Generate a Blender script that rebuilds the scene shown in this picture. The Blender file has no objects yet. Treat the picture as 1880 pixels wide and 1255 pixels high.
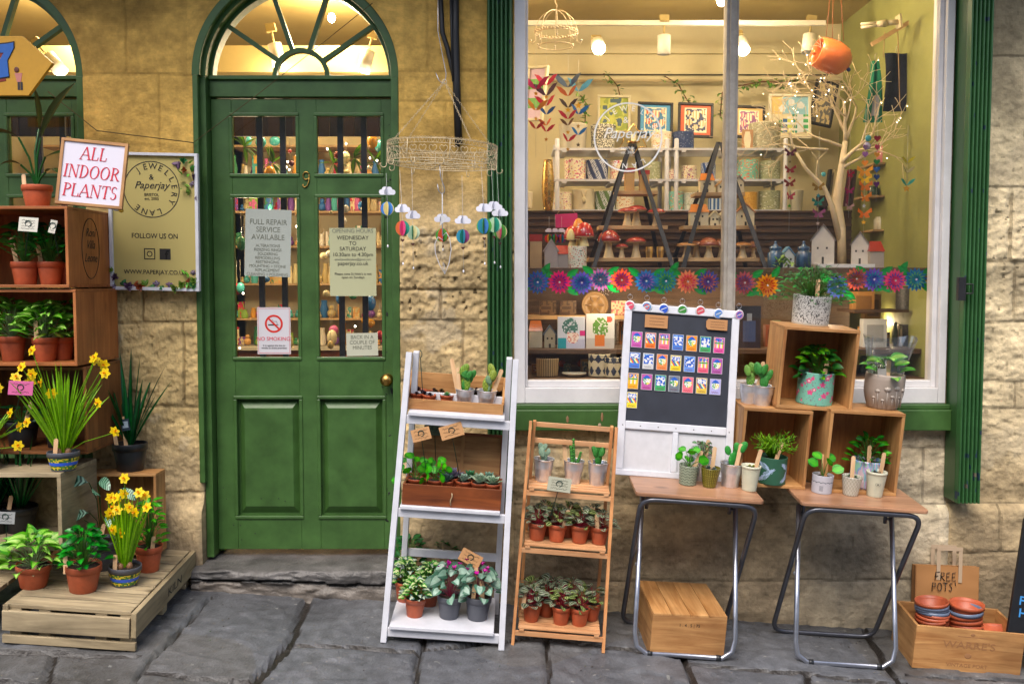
import bpy, math, random
from mathutils import Vector as V, Matrix as Mx, Euler, noise as NZ
R = math.radians; pi = math.pi; sin = math.sin; cos = math.cos
SCN = bpy.context.scene; COL = SCN.collection
rng = random.Random(7)
# ---------------------------------------------------------------- camera, sky, sun, exposure
F = 1828.0; CX, CY = 940.0, 627.5; D = 4.44; EZ = 1.6; PIT = math.atan(112.5 / F)
CAM = V((0, -D, EZ))
cd = bpy.data.cameras.new('camera'); cam = bpy.data.objects.new('camera', cd); COL.objects.link(cam)
cam.location = CAM; cam.rotation_euler = (pi / 2 - PIT, 0, 0)
cd.sensor_width = 36; cd.lens = 36 * F / 1880; cd.clip_end = 500; SCN.camera = cam
w = bpy.data.worlds.new('World'); SCN.world = w; w.use_nodes = True
nt = w.node_tree; bg = nt.nodes['Background']; sky = nt.nodes.new('ShaderNodeTexSky')
sky.sky_type = 'NISHITA'; sky.sun_disc = False; sky.sun_elevation = R(58); sky.sun_rotation = R(200)
sky.dust_density = 4; sky.air_density = 1.0
nt.links.new(sky.outputs[0], bg.inputs[0]); bg.inputs[1].default_value = 0.15
sl = bpy.data.lights.new('sun', 'SUN'); sl.energy = 1.2; sl.angle = R(35); sl.color = (1, .95, .87)
so = bpy.data.objects.new('sun', sl); COL.objects.link(so); so.rotation_euler = (R(38), 0, R(-14))
vs = SCN.view_settings; vs.view_transform = 'Standard'; vs.look = 'None'; vs.gamma = 1; vs.exposure = 0.9
# ---------------------------------------------------------------- picture geometry: where a ray meets a depth or a surface
def ray(px, py):
    x = (px - CX) / F; y = (CY - py) / F
    return V((x, cos(PIT) + y * sin(PIT), -sin(PIT) + y * cos(PIT)))
def at(px, py, Y):
    d = ray(px, py); return CAM + d * ((Y + D) / d.y)
def hit(px, py, P):
    d = ray(px, py); return CAM + d * ((P[0] - CAM).dot(P[1]) / d.dot(P[1]))
def sc(Y): return F / (D + Y)
SL = .068; TILT = math.atan(SL); CS = .07; CT = math.atan(CS)
def G(x): return .147 - SL * x
NRM = V((SL, -CS, 1)).normalized()
def plane(px, py, Y): return (at(px, py, Y), NRM)
GP = (V((0, 0, .147)), NRM)
def rest(px, py, Y, P):
    p = at(px, py, Y); p.z = P[0].z - (P[1].x * (p.x - P[0].x) + P[1].y * (p.y - P[0].y)) / P[1].z; return p
# ---------------------------------------------------------------- mesh builder
def rgb(h):
    c = [int(h[i:i + 2], 16) / 255 for i in (0, 2, 4)]
    return tuple(x / 12.92 if x <= .04045 else ((x + .055) / 1.055) ** 2.4 for x in c)
class MB:
    def __init__(s): s.v = []; s.f = []; s.c = []; s.s = []; s.col = (.5, .5, .5); s.T = None
    def add(s, vs, fs, col=None, sm=False, cols=None):
        o = len(s.v)
        s.v += [(s.T @ V(p)) if s.T else V(p) for p in vs]
        for k, f in enumerate(fs):
            s.f.append(tuple(i + o for i in f)); s.c.append(cols[k] if cols else (col or s.col)); s.s.append(sm)
        return s
    def box(s, c, d, rot=None, col=None):
        x, y, z = d[0] / 2, d[1] / 2, d[2] / 2
        vs = [V((a * x, b * y, e * z)) for a in (-1, 1) for b in (-1, 1) for e in (-1, 1)]
        m = Euler(rot).to_matrix() if rot else None
        vs = [V(c) + ((m @ p) if m else p) for p in vs]
        return s.add(vs, [(0, 1, 3, 2), (4, 6, 7, 5), (0, 4, 5, 1), (2, 3, 7, 6), (0, 2, 6, 4), (1, 5, 7, 3)], col)
    def bx(s, x0, x1, y0, y1, z0, z1, col=None):
        return s.box(((x0 + x1) / 2, (y0 + y1) / 2, (z0 + z1) / 2), (abs(x1 - x0), abs(y1 - y0), abs(z1 - z0)), None, col)
    def beam(s, a, b, wd, th, up=(0, 0, 1), col=None):
        a = V(a); b = V(b); d = (b - a); L = d.length; d.normalize(); x = d.cross(V(up))
        if x.length < 1e-4: x = V((1, 0, 0))
        x.normalize(); y = x.cross(d)
        vs = [a + d * (L * e) + x * (wd / 2 * p) + y * (th / 2 * q) for p in (-1, 1) for q in (-1, 1) for e in (0, 1)]
        return s.add(vs, [(0, 1, 3, 2), (4, 6, 7, 5), (0, 4, 5, 1), (2, 3, 7, 6), (0, 2, 6, 4), (1, 5, 7, 3)], col)
    def lathe(s, prof, seg=24, col=None, paint=None, c=(0, 0, 0), sm=True, sx=1, sy=1):
        vs = []; fs = []; cs = []; n = len(prof)
        for r, z in prof:
            for k in range(seg):
                a = 2 * pi * k / seg; vs.append((c[0] + r * cos(a) * sx, c[1] + r * sin(a) * sy, c[2] + z))
        for i in range(n - 1):
            for k in range(seg):
                k2 = (k + 1) % seg
                fs.append((i * seg + k, i * seg + k2, (i + 1) * seg + k2, (i + 1) * seg + k))
                cs.append(paint((k + .5) / seg, (prof[i][1] + prof[i + 1][1]) / 2, i) if paint else (col or s.col))
        return s.add(vs, fs, None, sm, cs)
    def disc(s, c, r, seg=20, col=None):
        vs = [V(c)] + [(c[0] + r * cos(2 * pi * k / seg), c[1] + r * sin(2 * pi * k / seg), c[2]) for k in range(seg)]
        return s.add(vs, [(0, k + 1, (k + 1) % seg + 1) for k in range(seg)], col)
    def tube(s, pts, r, seg=6, col=None, closed=False, cap=True):
        pts = [V(p) for p in pts]; n = len(pts); rr = r if isinstance(r, (list, tuple)) else [r] * n
        vs = []; fs = []; u = None
        for i, p in enumerate(pts):
            a = pts[(i - 1) % n] if (closed or i > 0) else p; b = pts[(i + 1) % n] if (closed or i < n - 1) else p
            t = (b - a).normalized()
            if u is None: u = t.orthogonal().normalized()
            u = (u - t * u.dot(t)); u = u.normalized() if u.length > 1e-6 else t.orthogonal().normalized(); q = t.cross(u)
            vs += [p + (u * cos(2 * pi * k / seg) + q * sin(2 * pi * k / seg)) * rr[i] for k in range(seg)]
        for i in range(n if closed else n - 1):
            j = (i + 1) % n
            fs += [(i * seg + k, i * seg + (k + 1) % seg, j * seg + (k + 1) % seg, j * seg + k) for k in range(seg)]
        if cap and not closed: fs += [tuple(range(seg))[::-1], tuple(range((n - 1) * seg, n * seg))]
        return s.add(vs, fs, col, True)
    def ell(s, c, r, rot=None, seg=12, ring=8, col=None, paint=None):
        m = Euler(rot).to_matrix() if rot else None; vs = []; fs = []; cs = []
        for i in range(ring + 1):
            th = pi * i / ring
            for k in range(seg):
                a = 2 * pi * k / seg; p = V((r[0] * sin(th) * cos(a), r[1] * sin(th) * sin(a), r[2] * cos(th)))
                vs.append(V(c) + ((m @ p) if m else p))
        for i in range(ring):
            for k in range(seg):
                fs.append((i * seg + k, (i + 1) * seg + k, (i + 1) * seg + (k + 1) % seg, i * seg + (k + 1) % seg))
                cs.append(paint(k / seg, i / ring) if paint else (col or s.col))
        return s.add(vs, fs, None, True, cs)
    def prism(s, out, y0, y1, col=None, cb=None):   # outline in x,z, extruded along y
        n = len(out); vs = [(x, y0, z) for x, z in out] + [(x, y1, z) for x, z in out]
        fs = [tuple(range(n)), tuple(range(2 * n - 1, n - 1, -1))] + [((i + 1) % n, i, n + i, n + (i + 1) % n) for i in range(n)]
        return s.add(vs, fs, col)
    def panel(s, x0, x1, z0, z1, y, nx, nz, paint):  # a painted sheet facing -y
        vs = [(x0 + (x1 - x0) * i / nx, y, z0 + (z1 - z0) * j / nz) for j in range(nz + 1) for i in range(nx + 1)]
        fs = []; cs = []
        for j in range(nz):
            for i in range(nx):
                a = j * (nx + 1) + i; fs.append((a, a + 1, a + nx + 2, a + nx + 1)); cs.append(paint((i + .5) / nx, (j + .5) / nz))
        return s.add(vs, fs, None, False, cs)
    def leaf(s, p, d, L, W, kind='oval', cols=((.1, .3, .05),), droop=.5, fold=.2, seg=5, roll=0, n=None):
        p = V(p); d = V(d).normalized(); up = V(n) if n else V((0, 0, 1)); sd = d.cross(up)
        if sd.length < .05: sd = d.cross(V((cos(roll * 7), sin(roll * 7), .1)))
        sd.normalize()
        if roll: sd = Mx.Rotation(roll, 3, d) @ sd
        nc = len(cols); us = [(-1 + k / nc) for k in range(nc)] + [0] + [(k + 1) / nc for k in range(nc)]
        m = len(us); vs = []; fs = []; cs = []
        for i in range(seg + 1):
            t = i / seg
            if kind == 'strap': wv = min(1, .6 + 2 * t, (1 - t) * 3.2) ** .8 if t < 1 else 0.02
            elif kind == 'lance': wv = max(0.03, sin(pi * min(1, t ** .75)) ** .9)
            elif kind == 'round': wv = max(.12, 2 * math.sqrt(max(0, t * (1 - t))))
            elif kind == 'heart': wv = max(.03, (.62, .98, .98, .8, .5, .03)[min(5, int(t * 5 + .5))])
            elif kind == 'arrow': wv = max(.03, (.75, .9, .66, .46, .25, .02)[min(5, int(t * 5 + .5))])
            elif kind == 'ivy': wv = (.5, .75, 1, .5, .42, .03)[min(5, int(t * 5 + .5))]
            else: wv = max(.06, sin(pi * t) ** .75)
            nn = sd.cross(d)
            for u in us:
                back = (.22 * u * u * (1 - t) ** 2 * L if kind in ('heart', 'arrow', 'ivy') else 0)
                vs.append(p + sd * (u * wv * W / 2) + nn * (fold * abs(u) * wv * W / 2) - d * back)
            p = p + d * (L / seg); d = (d + V((0, 0, -droop / seg))).normalized()
        for i in range(seg):
            for k in range(m - 1):
                a = i * m + k; fs.append((a, a + 1, a + m + 1, a + m)); cs.append(cols[k if k < nc else 2 * nc - 1 - k])
        return s.add(vs, fs, None, True, cs)
    def mesh(s, name, mat):
        me = bpy.data.meshes.new(name); me.from_pydata([tuple(p) for p in s.v], [], s.f); me.update()
        me.polygons.foreach_set('use_smooth', s.s)
        ca = me.color_attributes.new('Col', 'FLOAT_COLOR', 'CORNER'); arr = []
        for pg, c in zip(me.polygons, s.c): arr += [c[0], c[1], c[2], 1.0] * pg.loop_total
        ca.data.foreach_set('color', arr); me.materials.append(mat); return me
# ---------------------------------------------------------------- objects
def ob(name, data, parent=None, loc=None, rot=None, bev=0):
    o = bpy.data.objects.new(name, data); COL.objects.link(o)
    if parent: o.parent = parent
    if loc is not None: o.location = loc
    if rot is not None: o.rotation_euler = rot
    if bev:
        m = o.modifiers.new('bevel', 'BEVEL'); m.width = bev; m.segments = 2; m.limit_method = 'ANGLE'
    return o
def thing(name, label, cat, loc=(0, 0, 0), rot=(0, 0, 0), group=None):
    o = ob(name, None, None, loc, rot); o.empty_display_size = .05; o['label'] = label; o['category'] = cat
    if group: o['group'] = group
    return o
def part(name, mb, mat, parent, loc=None, rot=None, bev=0, label=None):
    o = ob(name, mb.mesh(name, mat) if isinstance(mb, MB) else mb, parent, loc, rot, bev)
    if label: o['label'] = label
    return o
def solo(name, mb, mat, label, cat, loc=None, rot=None, group=None, bev=0):
    o = ob(name, mb.mesh(name, mat) if isinstance(mb, MB) else mb, None, loc, rot, bev); o['label'] = label; o['category'] = cat
    if group: o['group'] = group
    return o
def struct(name, mb, mat, kind='structure'):
    o = ob(name, mb.mesh(name, mat)); o['kind'] = kind; return o
def kids(o): return list(o.children)
def dup(o, loc=None, rot=None, label=None, group=None, parent=None, scale=None):
    c = o.copy(); COL.objects.link(c)
    if parent: c.parent = parent
    if loc is not None: c.location = loc
    if rot is not None: c.rotation_euler = rot
    if scale: c.scale = (scale,) * 3
    if label: c['label'] = label
    if group: c['group'] = group
    for k in kids(o):
        if k is not c: dup(k, parent=c)
    return c
def tilt(rz=0, t=TILT): return (Mx.Rotation(t, 4, 'Y') @ Mx.Rotation(CT if t == TILT else 0, 4, 'X') @ Mx.Rotation(rz, 4, 'Z')).to_euler()
def textmesh(body, size, mat, align='CENTER', ext=.0006, shear=0, sx=1, spacing=1, bold=0):
    cu = bpy.data.curves.new('lettering', 'FONT'); cu.body = body; cu.size = size; cu.align_x = align; cu.extrude = ext
    cu.shear = shear; cu.space_character = spacing; cu.resolution_u = 3; cu.offset = bold; cu.space_line = 1
    o = bpy.data.objects.new('lettering', cu); COL.objects.link(o)
    bpy.context.view_layer.update()
    me = bpy.data.meshes.new_from_object(o.evaluated_get(bpy.context.evaluated_depsgraph_get())); bpy.data.objects.remove(o)
    for v in me.vertices: v.co = (v.co.x * sx, -v.co.z, v.co.y)
    me.materials.clear(); me.materials.append(mat); me.name = 'lettering'; return me
# ---------------------------------------------------------------- materials
def mat(name, col=None, rough=.5, metal=0, var=None, bump=None, rnd=0, transl=0, coat=0, spec=.5, alpha=1, emit=0):
    m = bpy.data.materials.new(name); m.use_nodes = True; N = m.node_tree.nodes; L = m.node_tree.links; b = N['Principled BSDF']
    b.inputs['Roughness'].default_value = rough; b.inputs['Metallic'].default_value = metal
    b.inputs['Specular IOR Level'].default_value = spec; b.inputs['Coat Weight'].default_value = coat
    if col is None:
        a = N.new('ShaderNodeAttribute'); a.attribute_name = 'Col'; src = a.outputs['Color']
    else:
        a = N.new('ShaderNodeRGB'); a.outputs[0].default_value = (*col, 1); src = a.outputs[0]
    tc = N.new('ShaderNodeTexCoord')
    if var or rnd:
        h = N.new('ShaderNodeHueSaturation'); L.new(src, h.inputs['Color']); src = h.outputs[0]
        if var:
            n = N.new('ShaderNodeTexNoise'); n.inputs['Scale'].default_value = var[0]; n.inputs['Detail'].default_value = 6
            n.inputs['Roughness'].default_value = .65
            L.new(tc.outputs['Object'], n.inputs['Vector']); mr = N.new('ShaderNodeMapRange')
            mr.inputs['From Min'].default_value = .3; mr.inputs['From Max'].default_value = .7
            mr.inputs['To Min'].default_value = 1 - var[1]; mr.inputs['To Max'].default_value = 1 + var[1]; L.new(n.outputs[0], mr.inputs['Value'])
            v = mr.outputs[0]
            rr = N.new('ShaderNodeMapRange'); rr.inputs['To Min'].default_value = max(0, rough - .12); rr.inputs['To Max'].default_value = min(1, rough + .12)
            L.new(n.outputs[0], rr.inputs['Value']); L.new(rr.outputs[0], b.inputs['Roughness'])
        else: v = None
        if rnd:
            oi = N.new('ShaderNodeObjectInfo'); ma = N.new('ShaderNodeMath'); ma.operation = 'MULTIPLY_ADD'
            ma.inputs[1].default_value = 2 * rnd; ma.inputs[2].default_value = 1 - rnd; L.new(oi.outputs['Random'], ma.inputs[0])
            if v:
                mm = N.new('ShaderNodeMath'); mm.operation = 'MULTIPLY'; L.new(v, mm.inputs[0]); L.new(ma.outputs[0], mm.inputs[1]); v = mm.outputs[0]
            else: v = ma.outputs[0]
        L.new(v, h.inputs['Value'])
    if name in ('leaf', 'glossy_leaf', 'petal') and (var or rnd): h.inputs['Saturation'].default_value = 1.12
    L.new(src, b.inputs['Base Color'])
    if bump:
        n2 = N.new('ShaderNodeTexNoise'); n2.inputs['Scale'].default_value = bump[0]; n2.inputs['Detail'].default_value = 8
        L.new(tc.outputs['Object'], n2.inputs['Vector']); bp = N.new('ShaderNodeBump'); bp.inputs['Strength'].default_value = bump[1]
        bp.inputs['Distance'].default_value = bump[2] if len(bump) > 2 else .004
        L.new(n2.outputs[0], bp.inputs['Height']); L.new(bp.outputs[0], b.inputs['Normal'])
    if emit:
        L.new(src, b.inputs['Emission Color']); b.inputs['Emission Strength'].default_value = emit
    if transl:
        t = N.new('ShaderNodeBsdfTranslucent'); L.new(src, t.inputs[0]); mx = N.new('ShaderNodeMixShader'); mx.inputs[0].default_value = transl
        L.new(b.outputs[0], mx.inputs[1]); L.new(t.outputs[0], mx.inputs[2]); L.new(mx.outputs[0], N['Material Output'].inputs[0])
    return m
def wood(name, c1, c2, axis=0, rough=.55, sc_=9, bumps=.25):
    m = bpy.data.materials.new(name); m.use_nodes = True; N = m.node_tree.nodes; L = m.node_tree.links; b = N['Principled BSDF']
    b.inputs['Roughness'].default_value = rough
    tc = N.new('ShaderNodeTexCoord'); oi = N.new('ShaderNodeObjectInfo'); va = N.new('ShaderNodeVectorMath'); va.operation = 'MULTIPLY_ADD'
    cx = N.new('ShaderNodeCombineXYZ')
    for k in range(3): L.new(oi.outputs['Random'], cx.inputs[k])
    va.inputs[1].default_value = (17, 13, 11); L.new(cx.outputs[0], va.inputs[0]); L.new(tc.outputs['Object'], va.inputs[2])
    mp = N.new('ShaderNodeMapping'); s = [sc_] * 3; s[axis] = sc_ * .09; mp.inputs['Scale'].default_value = s; L.new(va.outputs[0], mp.inputs[0])
    n = N.new('ShaderNodeTexNoise'); n.inputs['Scale'].default_value = 3.2; n.inputs['Detail'].default_value = 7; n.inputs['Distortion'].default_value = 1.1
    n.inputs['Roughness'].default_value = .62; L.new(mp.outputs[0], n.inputs[0])
    n3 = N.new('ShaderNodeTexNoise'); n3.inputs['Scale'].default_value = 5; n3.inputs['Detail'].default_value = 5; L.new(va.outputs[0], n3.inputs[0])
    cr = N.new('ShaderNodeValToRGB'); cr.color_ramp.elements[0].position = .3; cr.color_ramp.elements[1].position = .68
    cr.color_ramp.elements[0].color = (*c1, 1); cr.color_ramp.elements[1].color = (*c2, 1); L.new(n.outputs[0], cr.inputs[0])
    h = N.new('ShaderNodeHueSaturation'); mr = N.new('ShaderNodeMapRange'); mr.inputs['From Min'].default_value = .3; mr.inputs['From Max'].default_value = .7
    mr.inputs['To Min'].default_value = .74; mr.inputs['To Max'].default_value = 1.18; L.new(n3.outputs[0], mr.inputs[0]); L.new(mr.outputs[0], h.inputs['Value'])
    vo = N.new('ShaderNodeTexVoronoi'); vo.inputs['Scale'].default_value = 5.5; vo.inputs['Randomness'].default_value = 1; s2 = [1.0] * 3; s2[axis] = .55; mp2 = N.new('ShaderNodeMapping'); mp2.inputs['Scale'].default_value = s2
    L.new(va.outputs[0], mp2.inputs[0]); L.new(mp2.outputs[0], vo.inputs['Vector']); kr = N.new('ShaderNodeMapRange'); kr.inputs['From Min'].default_value = .045; kr.inputs['From Max'].default_value = .12; kr.inputs['To Min'].default_value = .8; kr.inputs['To Max'].default_value = 0
    L.new(vo.outputs['Distance'], kr.inputs[0]); mk = N.new('ShaderNodeMix'); mk.data_type = 'RGBA'; L.new(kr.outputs[0], mk.inputs[0]); L.new(cr.outputs[0], mk.inputs[6]); mk.inputs[7].default_value = (c1[0] * .4, c1[1] * .35, c1[2] * .3, 1)
    L.new(mk.outputs[2], h.inputs['Color']); L.new(h.outputs[0], b.inputs['Base Color'])
    bp = N.new('ShaderNodeBump'); bp.inputs['Strength'].default_value = bumps; bp.inputs['Distance'].default_value = .002
    L.new(n.outputs[0], bp.inputs['Height']); L.new(bp.outputs[0], b.inputs['Normal']); return m
def glassmat(name, tint=(1, 1, 1), gl=.12, rough=.02):
    m = bpy.data.materials.new(name); m.use_nodes = True; N = m.node_tree.nodes; L = m.node_tree.links
    t = N.new('ShaderNodeBsdfTransparent'); t.inputs[0].default_value = (*tint, 1); g = N.new('ShaderNodeBsdfGlossy'); g.inputs['Roughness'].default_value = rough
    fr = N.new('ShaderNodeLayerWeight'); fr.inputs[0].default_value = .35; ad = N.new('ShaderNodeMath'); ad.operation = 'MULTIPLY_ADD'
    ad.inputs[1].default_value = .5; ad.inputs[2].default_value = gl * .3; L.new(fr.outputs['Fresnel'], ad.inputs[0])
    mx = N.new('ShaderNodeMixShader'); L.new(ad.outputs[0], mx.inputs[0]); L.new(t.outputs[0], mx.inputs[1]); L.new(g.outputs[0], mx.inputs[2])
    L.new(mx.outputs[0], N['Material Output'].inputs[0]); return m
M = {}
M['stone'] = mat('bath_stone', None, .9, var=(13, .26), bump=(60, .75, .008), spec=.25)
M['pave'] = mat('paving_stone', None, .46, var=(16, .3), bump=(85, .7, .006), spec=.5)
M['green'] = mat('green_gloss_paint', (.043, .108, .024), .42, var=(9, .26), bump=(22, .12, .003))
M['greensh'] = mat('green_shutter_paint', None, .42, var=(6, .18), bump=(25, .2, .003))
M['white'] = mat('white_paint', (.62, .61, .62), .45, var=(8, .08), bump=(30, .12, .002))
M['oldwhite'] = mat('aged_white_paint', (.33, .30, .26), .55, var=(14, .25), bump=(40, .4, .003))
M['ladderw'] = mat('white_wood_paint', (.6, .61, .66), .5, var=(12, .1), bump=(40, .15, .002))
M['vc'] = mat('coloured', None, .5, var=(30, .06))
M['vcgloss'] = mat('coloured_gloss', None, .22, var=(20, .05), coat=.4)
M['paper'] = mat('paper', None, .85)
M['leaf'] = mat('leaf', None, .46, var=(45, .28), bump=(90, .4, .002), rnd=.08, transl=.22)
M['leafg'] = mat('glossy_leaf', None, .32, var=(40, .28), transl=.12)
M['petal'] = mat('petal', None, .5, var=(60, .1), transl=.3)
M['cact'] = mat('cactus', None, .55, var=(70, .2), bump=(160, .6, .004))
M['terra'] = mat('terracotta_plastic', (.40, .085, .032), .46, var=(22, .22), rnd=.22)
M['grey'] = mat('grey_plastic', (.085, .09, .11), .45, var=(14, .1))
M['black'] = mat('black_plastic', (.014, .016, .02), .4, var=(14, .15))
M['tin'] = mat('galvanised_tin', (.72, .74, .79), .36, .85, var=(30, .12), bump=(14, .1, .003))
M['steel'] = mat('grey_steel_tube', (.36, .38, .44), .33, .85, var=(12, .18))
M['dsteel'] = mat('dark_steel_tube', (.11, .115, .135), .34, .75, var=(12, .2))
M['brass'] = mat('brass', (.42, .26, .07), .3, 1, var=(15, .2))
M['soil'] = mat('soil', (.022, .013, .008), .95, var=(80, .5), bump=(120, 1, .01))
M['stick'] = wood('stick_wood', rgb('c79a6c'), rgb('e0bd93'), 2, .6, 14)
M['crx'] = wood('pine_crate', rgb('8e5c30'), rgb('c3935c'), 0)
M['crz'] = wood('pine_upright', rgb('8e5c30'), rgb('c3935c'), 2)
M['cry'] = wood('pine_depth', rgb('96622f'), rgb('cb9a62'), 1)
M['crd'] = wood('dark_crate', rgb('5f3417'), rgb('8f5a2c'), 2)
M['crdx'] = wood('dark_crate_flat', rgb('5a3216'), rgb('8a5528'), 0)
M['palx'] = wood('pallet_wood', rgb('7d6e54'), rgb('b8a684'), 0, .75, 8, .5)
M['paly'] = wood('pallet_wood_side', rgb('76684e'), rgb('ac9a78'), 1, .75, 8, .5)
M['lad'] = wood('ladder_wood', rgb('b06f3b'), rgb('d49a66'), 2)
M['ladx'] = wood('ladder_slat', rgb('b87c4c'), rgb('dcab7d'), 0)
M['table'] = wood('table_laminate', rgb('8f6448'), rgb('b88c6c'), 0, .32, 7, .1)
M['drawer'] = wood('mahogany', rgb('55270f'), rgb('87461e'), 0, .45)
M['mdf'] = mat('cream_wall', rgb('d9cfa8'), .8, var=(3, .08))
M['ceil'] = mat('cream_ceiling', rgb('b09c60'), .8, var=(3, .1))
M['olive'] = mat('olive_wall', rgb('8f9150'), .7, var=(4, .12))
M['dkwood'] = wood('dark_board', rgb('42301f'), rgb('6b513a'), 0)
M['paleboard'] = wood('pale_board', rgb('a8855a'), rgb('c9a878'), 0)
M['cream'] = mat('cream_metal', rgb('c9b795'), .45, .1, var=(60, .3), bump=(90, .3, .002))
M['blackp'] = mat('black_paint', (.012, .012, .014), .5, var=(20, .2))
M['ink'] = mat('dark_ink', (.02, .018, .016), .7)
M['inkg'] = mat('grey_ink', (.16, .17, .13), .7)
M['inkr'] = mat('red_ink', rgb('c8203a'), .7)
M['glass'] = glassmat('window_glass')
M['cello'] = glassmat('cellophane', (.93, .95, .95), .6, .12)
M['jar'] = glassmat('jar_glass', (.8, .9, .92), .4, .05)
M['branch'] = mat('pale_branch', rgb('dcc9a4'), .7, var=(20, .12))
M['gold'] = mat('gold_metal', (.75, .5, .16), .28, 1, var=(30, .2))
def lampmat(n, c, e):
    m = bpy.data.materials.new(n); m.use_nodes = True; b = m.node_tree.nodes['Principled BSDF']
    b.inputs['Base Color'].default_value = (*c, 1); b.inputs['Emission Color'].default_value = (*c, 1); b.inputs['Emission Strength'].default_value = e; return m
M['bulb'] = lampmat('lit_bulb', (1, .86, .6), 25)
M['fairy'] = lampmat('fairy_light', (1, .85, .6), 8)
# ================================================================ the street: paving, facade, far side
def sstep(a, b, x):
    t = max(0, min(1, (x - a) / (b - a))); return t * t * (3 - 2 * t)
def seg_d(x, y, s):
    (ax, ay), (bx, by) = s; dx, dy = bx - ax, by - ay; t = max(0, min(1, ((x - ax) * dx + (y - ay) * dy) / (dx * dx + dy * dy)))
    return math.hypot(x - ax - dx * t, y - ay - dy * t)
JP = [((565, 1098), (530, 1185)), ((530, 1185), (458, 1262)), ((385, 1096), (258, 1234)), ((258, 1234), (205, 1330)), ((258, 1234), (458, 1252)),
      ((528, 1186), (768, 1196)), ((800, 1108), (772, 1190)), ((768, 1194), (756, 1330)), ((772, 1192), (1002, 1172)), ((1002, 1120), (1002, 1172)),
      ((1002, 1172), (1012, 1330)), ((1006, 1174), (1246, 1206)), ((1205, 1138), (1262, 1218)), ((1262, 1218), (1292, 1330)), ((1262, 1218), (1478, 1238)),
      ((1478, 1238), (1500, 1330)), ((1585, 1155), (1650, 1256)), ((1650, 1256), (1700, 1330)), ((1478, 1238), (1660, 1256)), ((-60, 1190), (252, 1206)),
      ((1665, 1240), (2000, 1262)), ((458, 1262), (430, 1330)), ((100, 1205), (60, 1330)), ((340, 1244), (420, 1246))]
segs = []
for a, b in JP:
    p, q = hit(*a, GP), hit(*b, GP); segs.append(((p.x, p.y), (q.x, q.y)))
for k in range(10): segs.append(((-3.2 + k * .72, -1.05), (-3.35 + k * .72, -1.75)))
segs.append(((-3.4, -1.02), (3.2, -1.08))); segs.append(((-3.4, -.82), (-1.6, -.8)))
mb = MB(); nx, ny = 520, 190; x0, x1, y0, y1 = -2.9, 2.9, -1.75, .06
vs_ = []; cs_ = []
for j in range(ny + 1):
    for i in range(nx + 1):
        x = x0 + (x1 - x0) * i / nx; y = y0 + (y1 - y0) * j / ny
        wx = x + .012 * NZ.noise((x * 9, y * 9, 0)); wy = y + .012 * NZ.noise((x * 9, y * 9, 5))
        d = min(seg_d(wx, wy, s) for s in segs)
        wid = .003 + .006 * (NZ.noise((x * 2, y * 2, 9)) + .5)
        if seg_d(wx, wy, segs[0]) == d or seg_d(wx, wy, segs[1]) == d: wid += .009
        g = 1 - sstep(wid, wid + .009, d)
        n = NZ.fractal((x * 2.2, y * 2.2, 1), 1, 2, 5); n2 = NZ.noise((x * 14, y * 14, 3)); n3 = NZ.fractal((x * 22, y * 22, 7), 1, 2, 4)
        layer = sstep(.02, .1, NZ.fractal((x * 3.1, y * 4.2, 12), 1, 2, 4))
        z = G(x) + CS * y + n * .006 + n2 * .0012 + n3 * .0016 - g * (.024 + .01 * n2) + layer * .006
        vs_.append((x, y, z))
        base = V((.098, .103, .114)) * (1 + .42 * n + .22 * n3)
        if NZ.noise((x * 1.1, y * 1.4, 30)) > .1: base = base * .86 + V((.012, .008, 0))
        sp = NZ.noise((x * 34, y * 34, 21)) + .4 * NZ.noise((x * 90, y * 90, 4))
        if sp > .74: base = base * .4 + V((.16, .16, .15))
        if sp < -.8: base = base * .55
        base = base * (1 - g) + V((.018, .015, .013)) * g
        wall_dark = sstep(-.14, .0, y) * .45; base = base * (1 - wall_dark)  # paving colour darkens towards the foot of the wall
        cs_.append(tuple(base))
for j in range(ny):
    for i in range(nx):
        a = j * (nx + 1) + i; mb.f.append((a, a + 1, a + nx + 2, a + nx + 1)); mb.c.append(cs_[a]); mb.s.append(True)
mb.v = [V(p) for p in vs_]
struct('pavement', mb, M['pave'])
mb = MB(); mb.col = (.085, .088, .095); xs = [-60, -6, -2.9, 0, 2.9, 6, 60]
for k in range(6):
    a, b = xs[k], xs[k + 1]; za, zb = [G(max(-6, min(6, q))) - .03 for q in (a, b)]
    e_ = CS * 1.7; mb.add([(a, -60, za - e_), (b, -60, zb - e_), (b, -1.7, zb - e_), (a, -1.7, za - e_)], [(0, 1, 2, 3)])
    if abs(a + b) > 6: mb.add([(a, -1.7, za - e_), (b, -1.7, zb - e_), (b, .1, zb), (a, .1, za)], [(0, 1, 2, 3)])
struct('road', mb, M['pave'])
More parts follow.
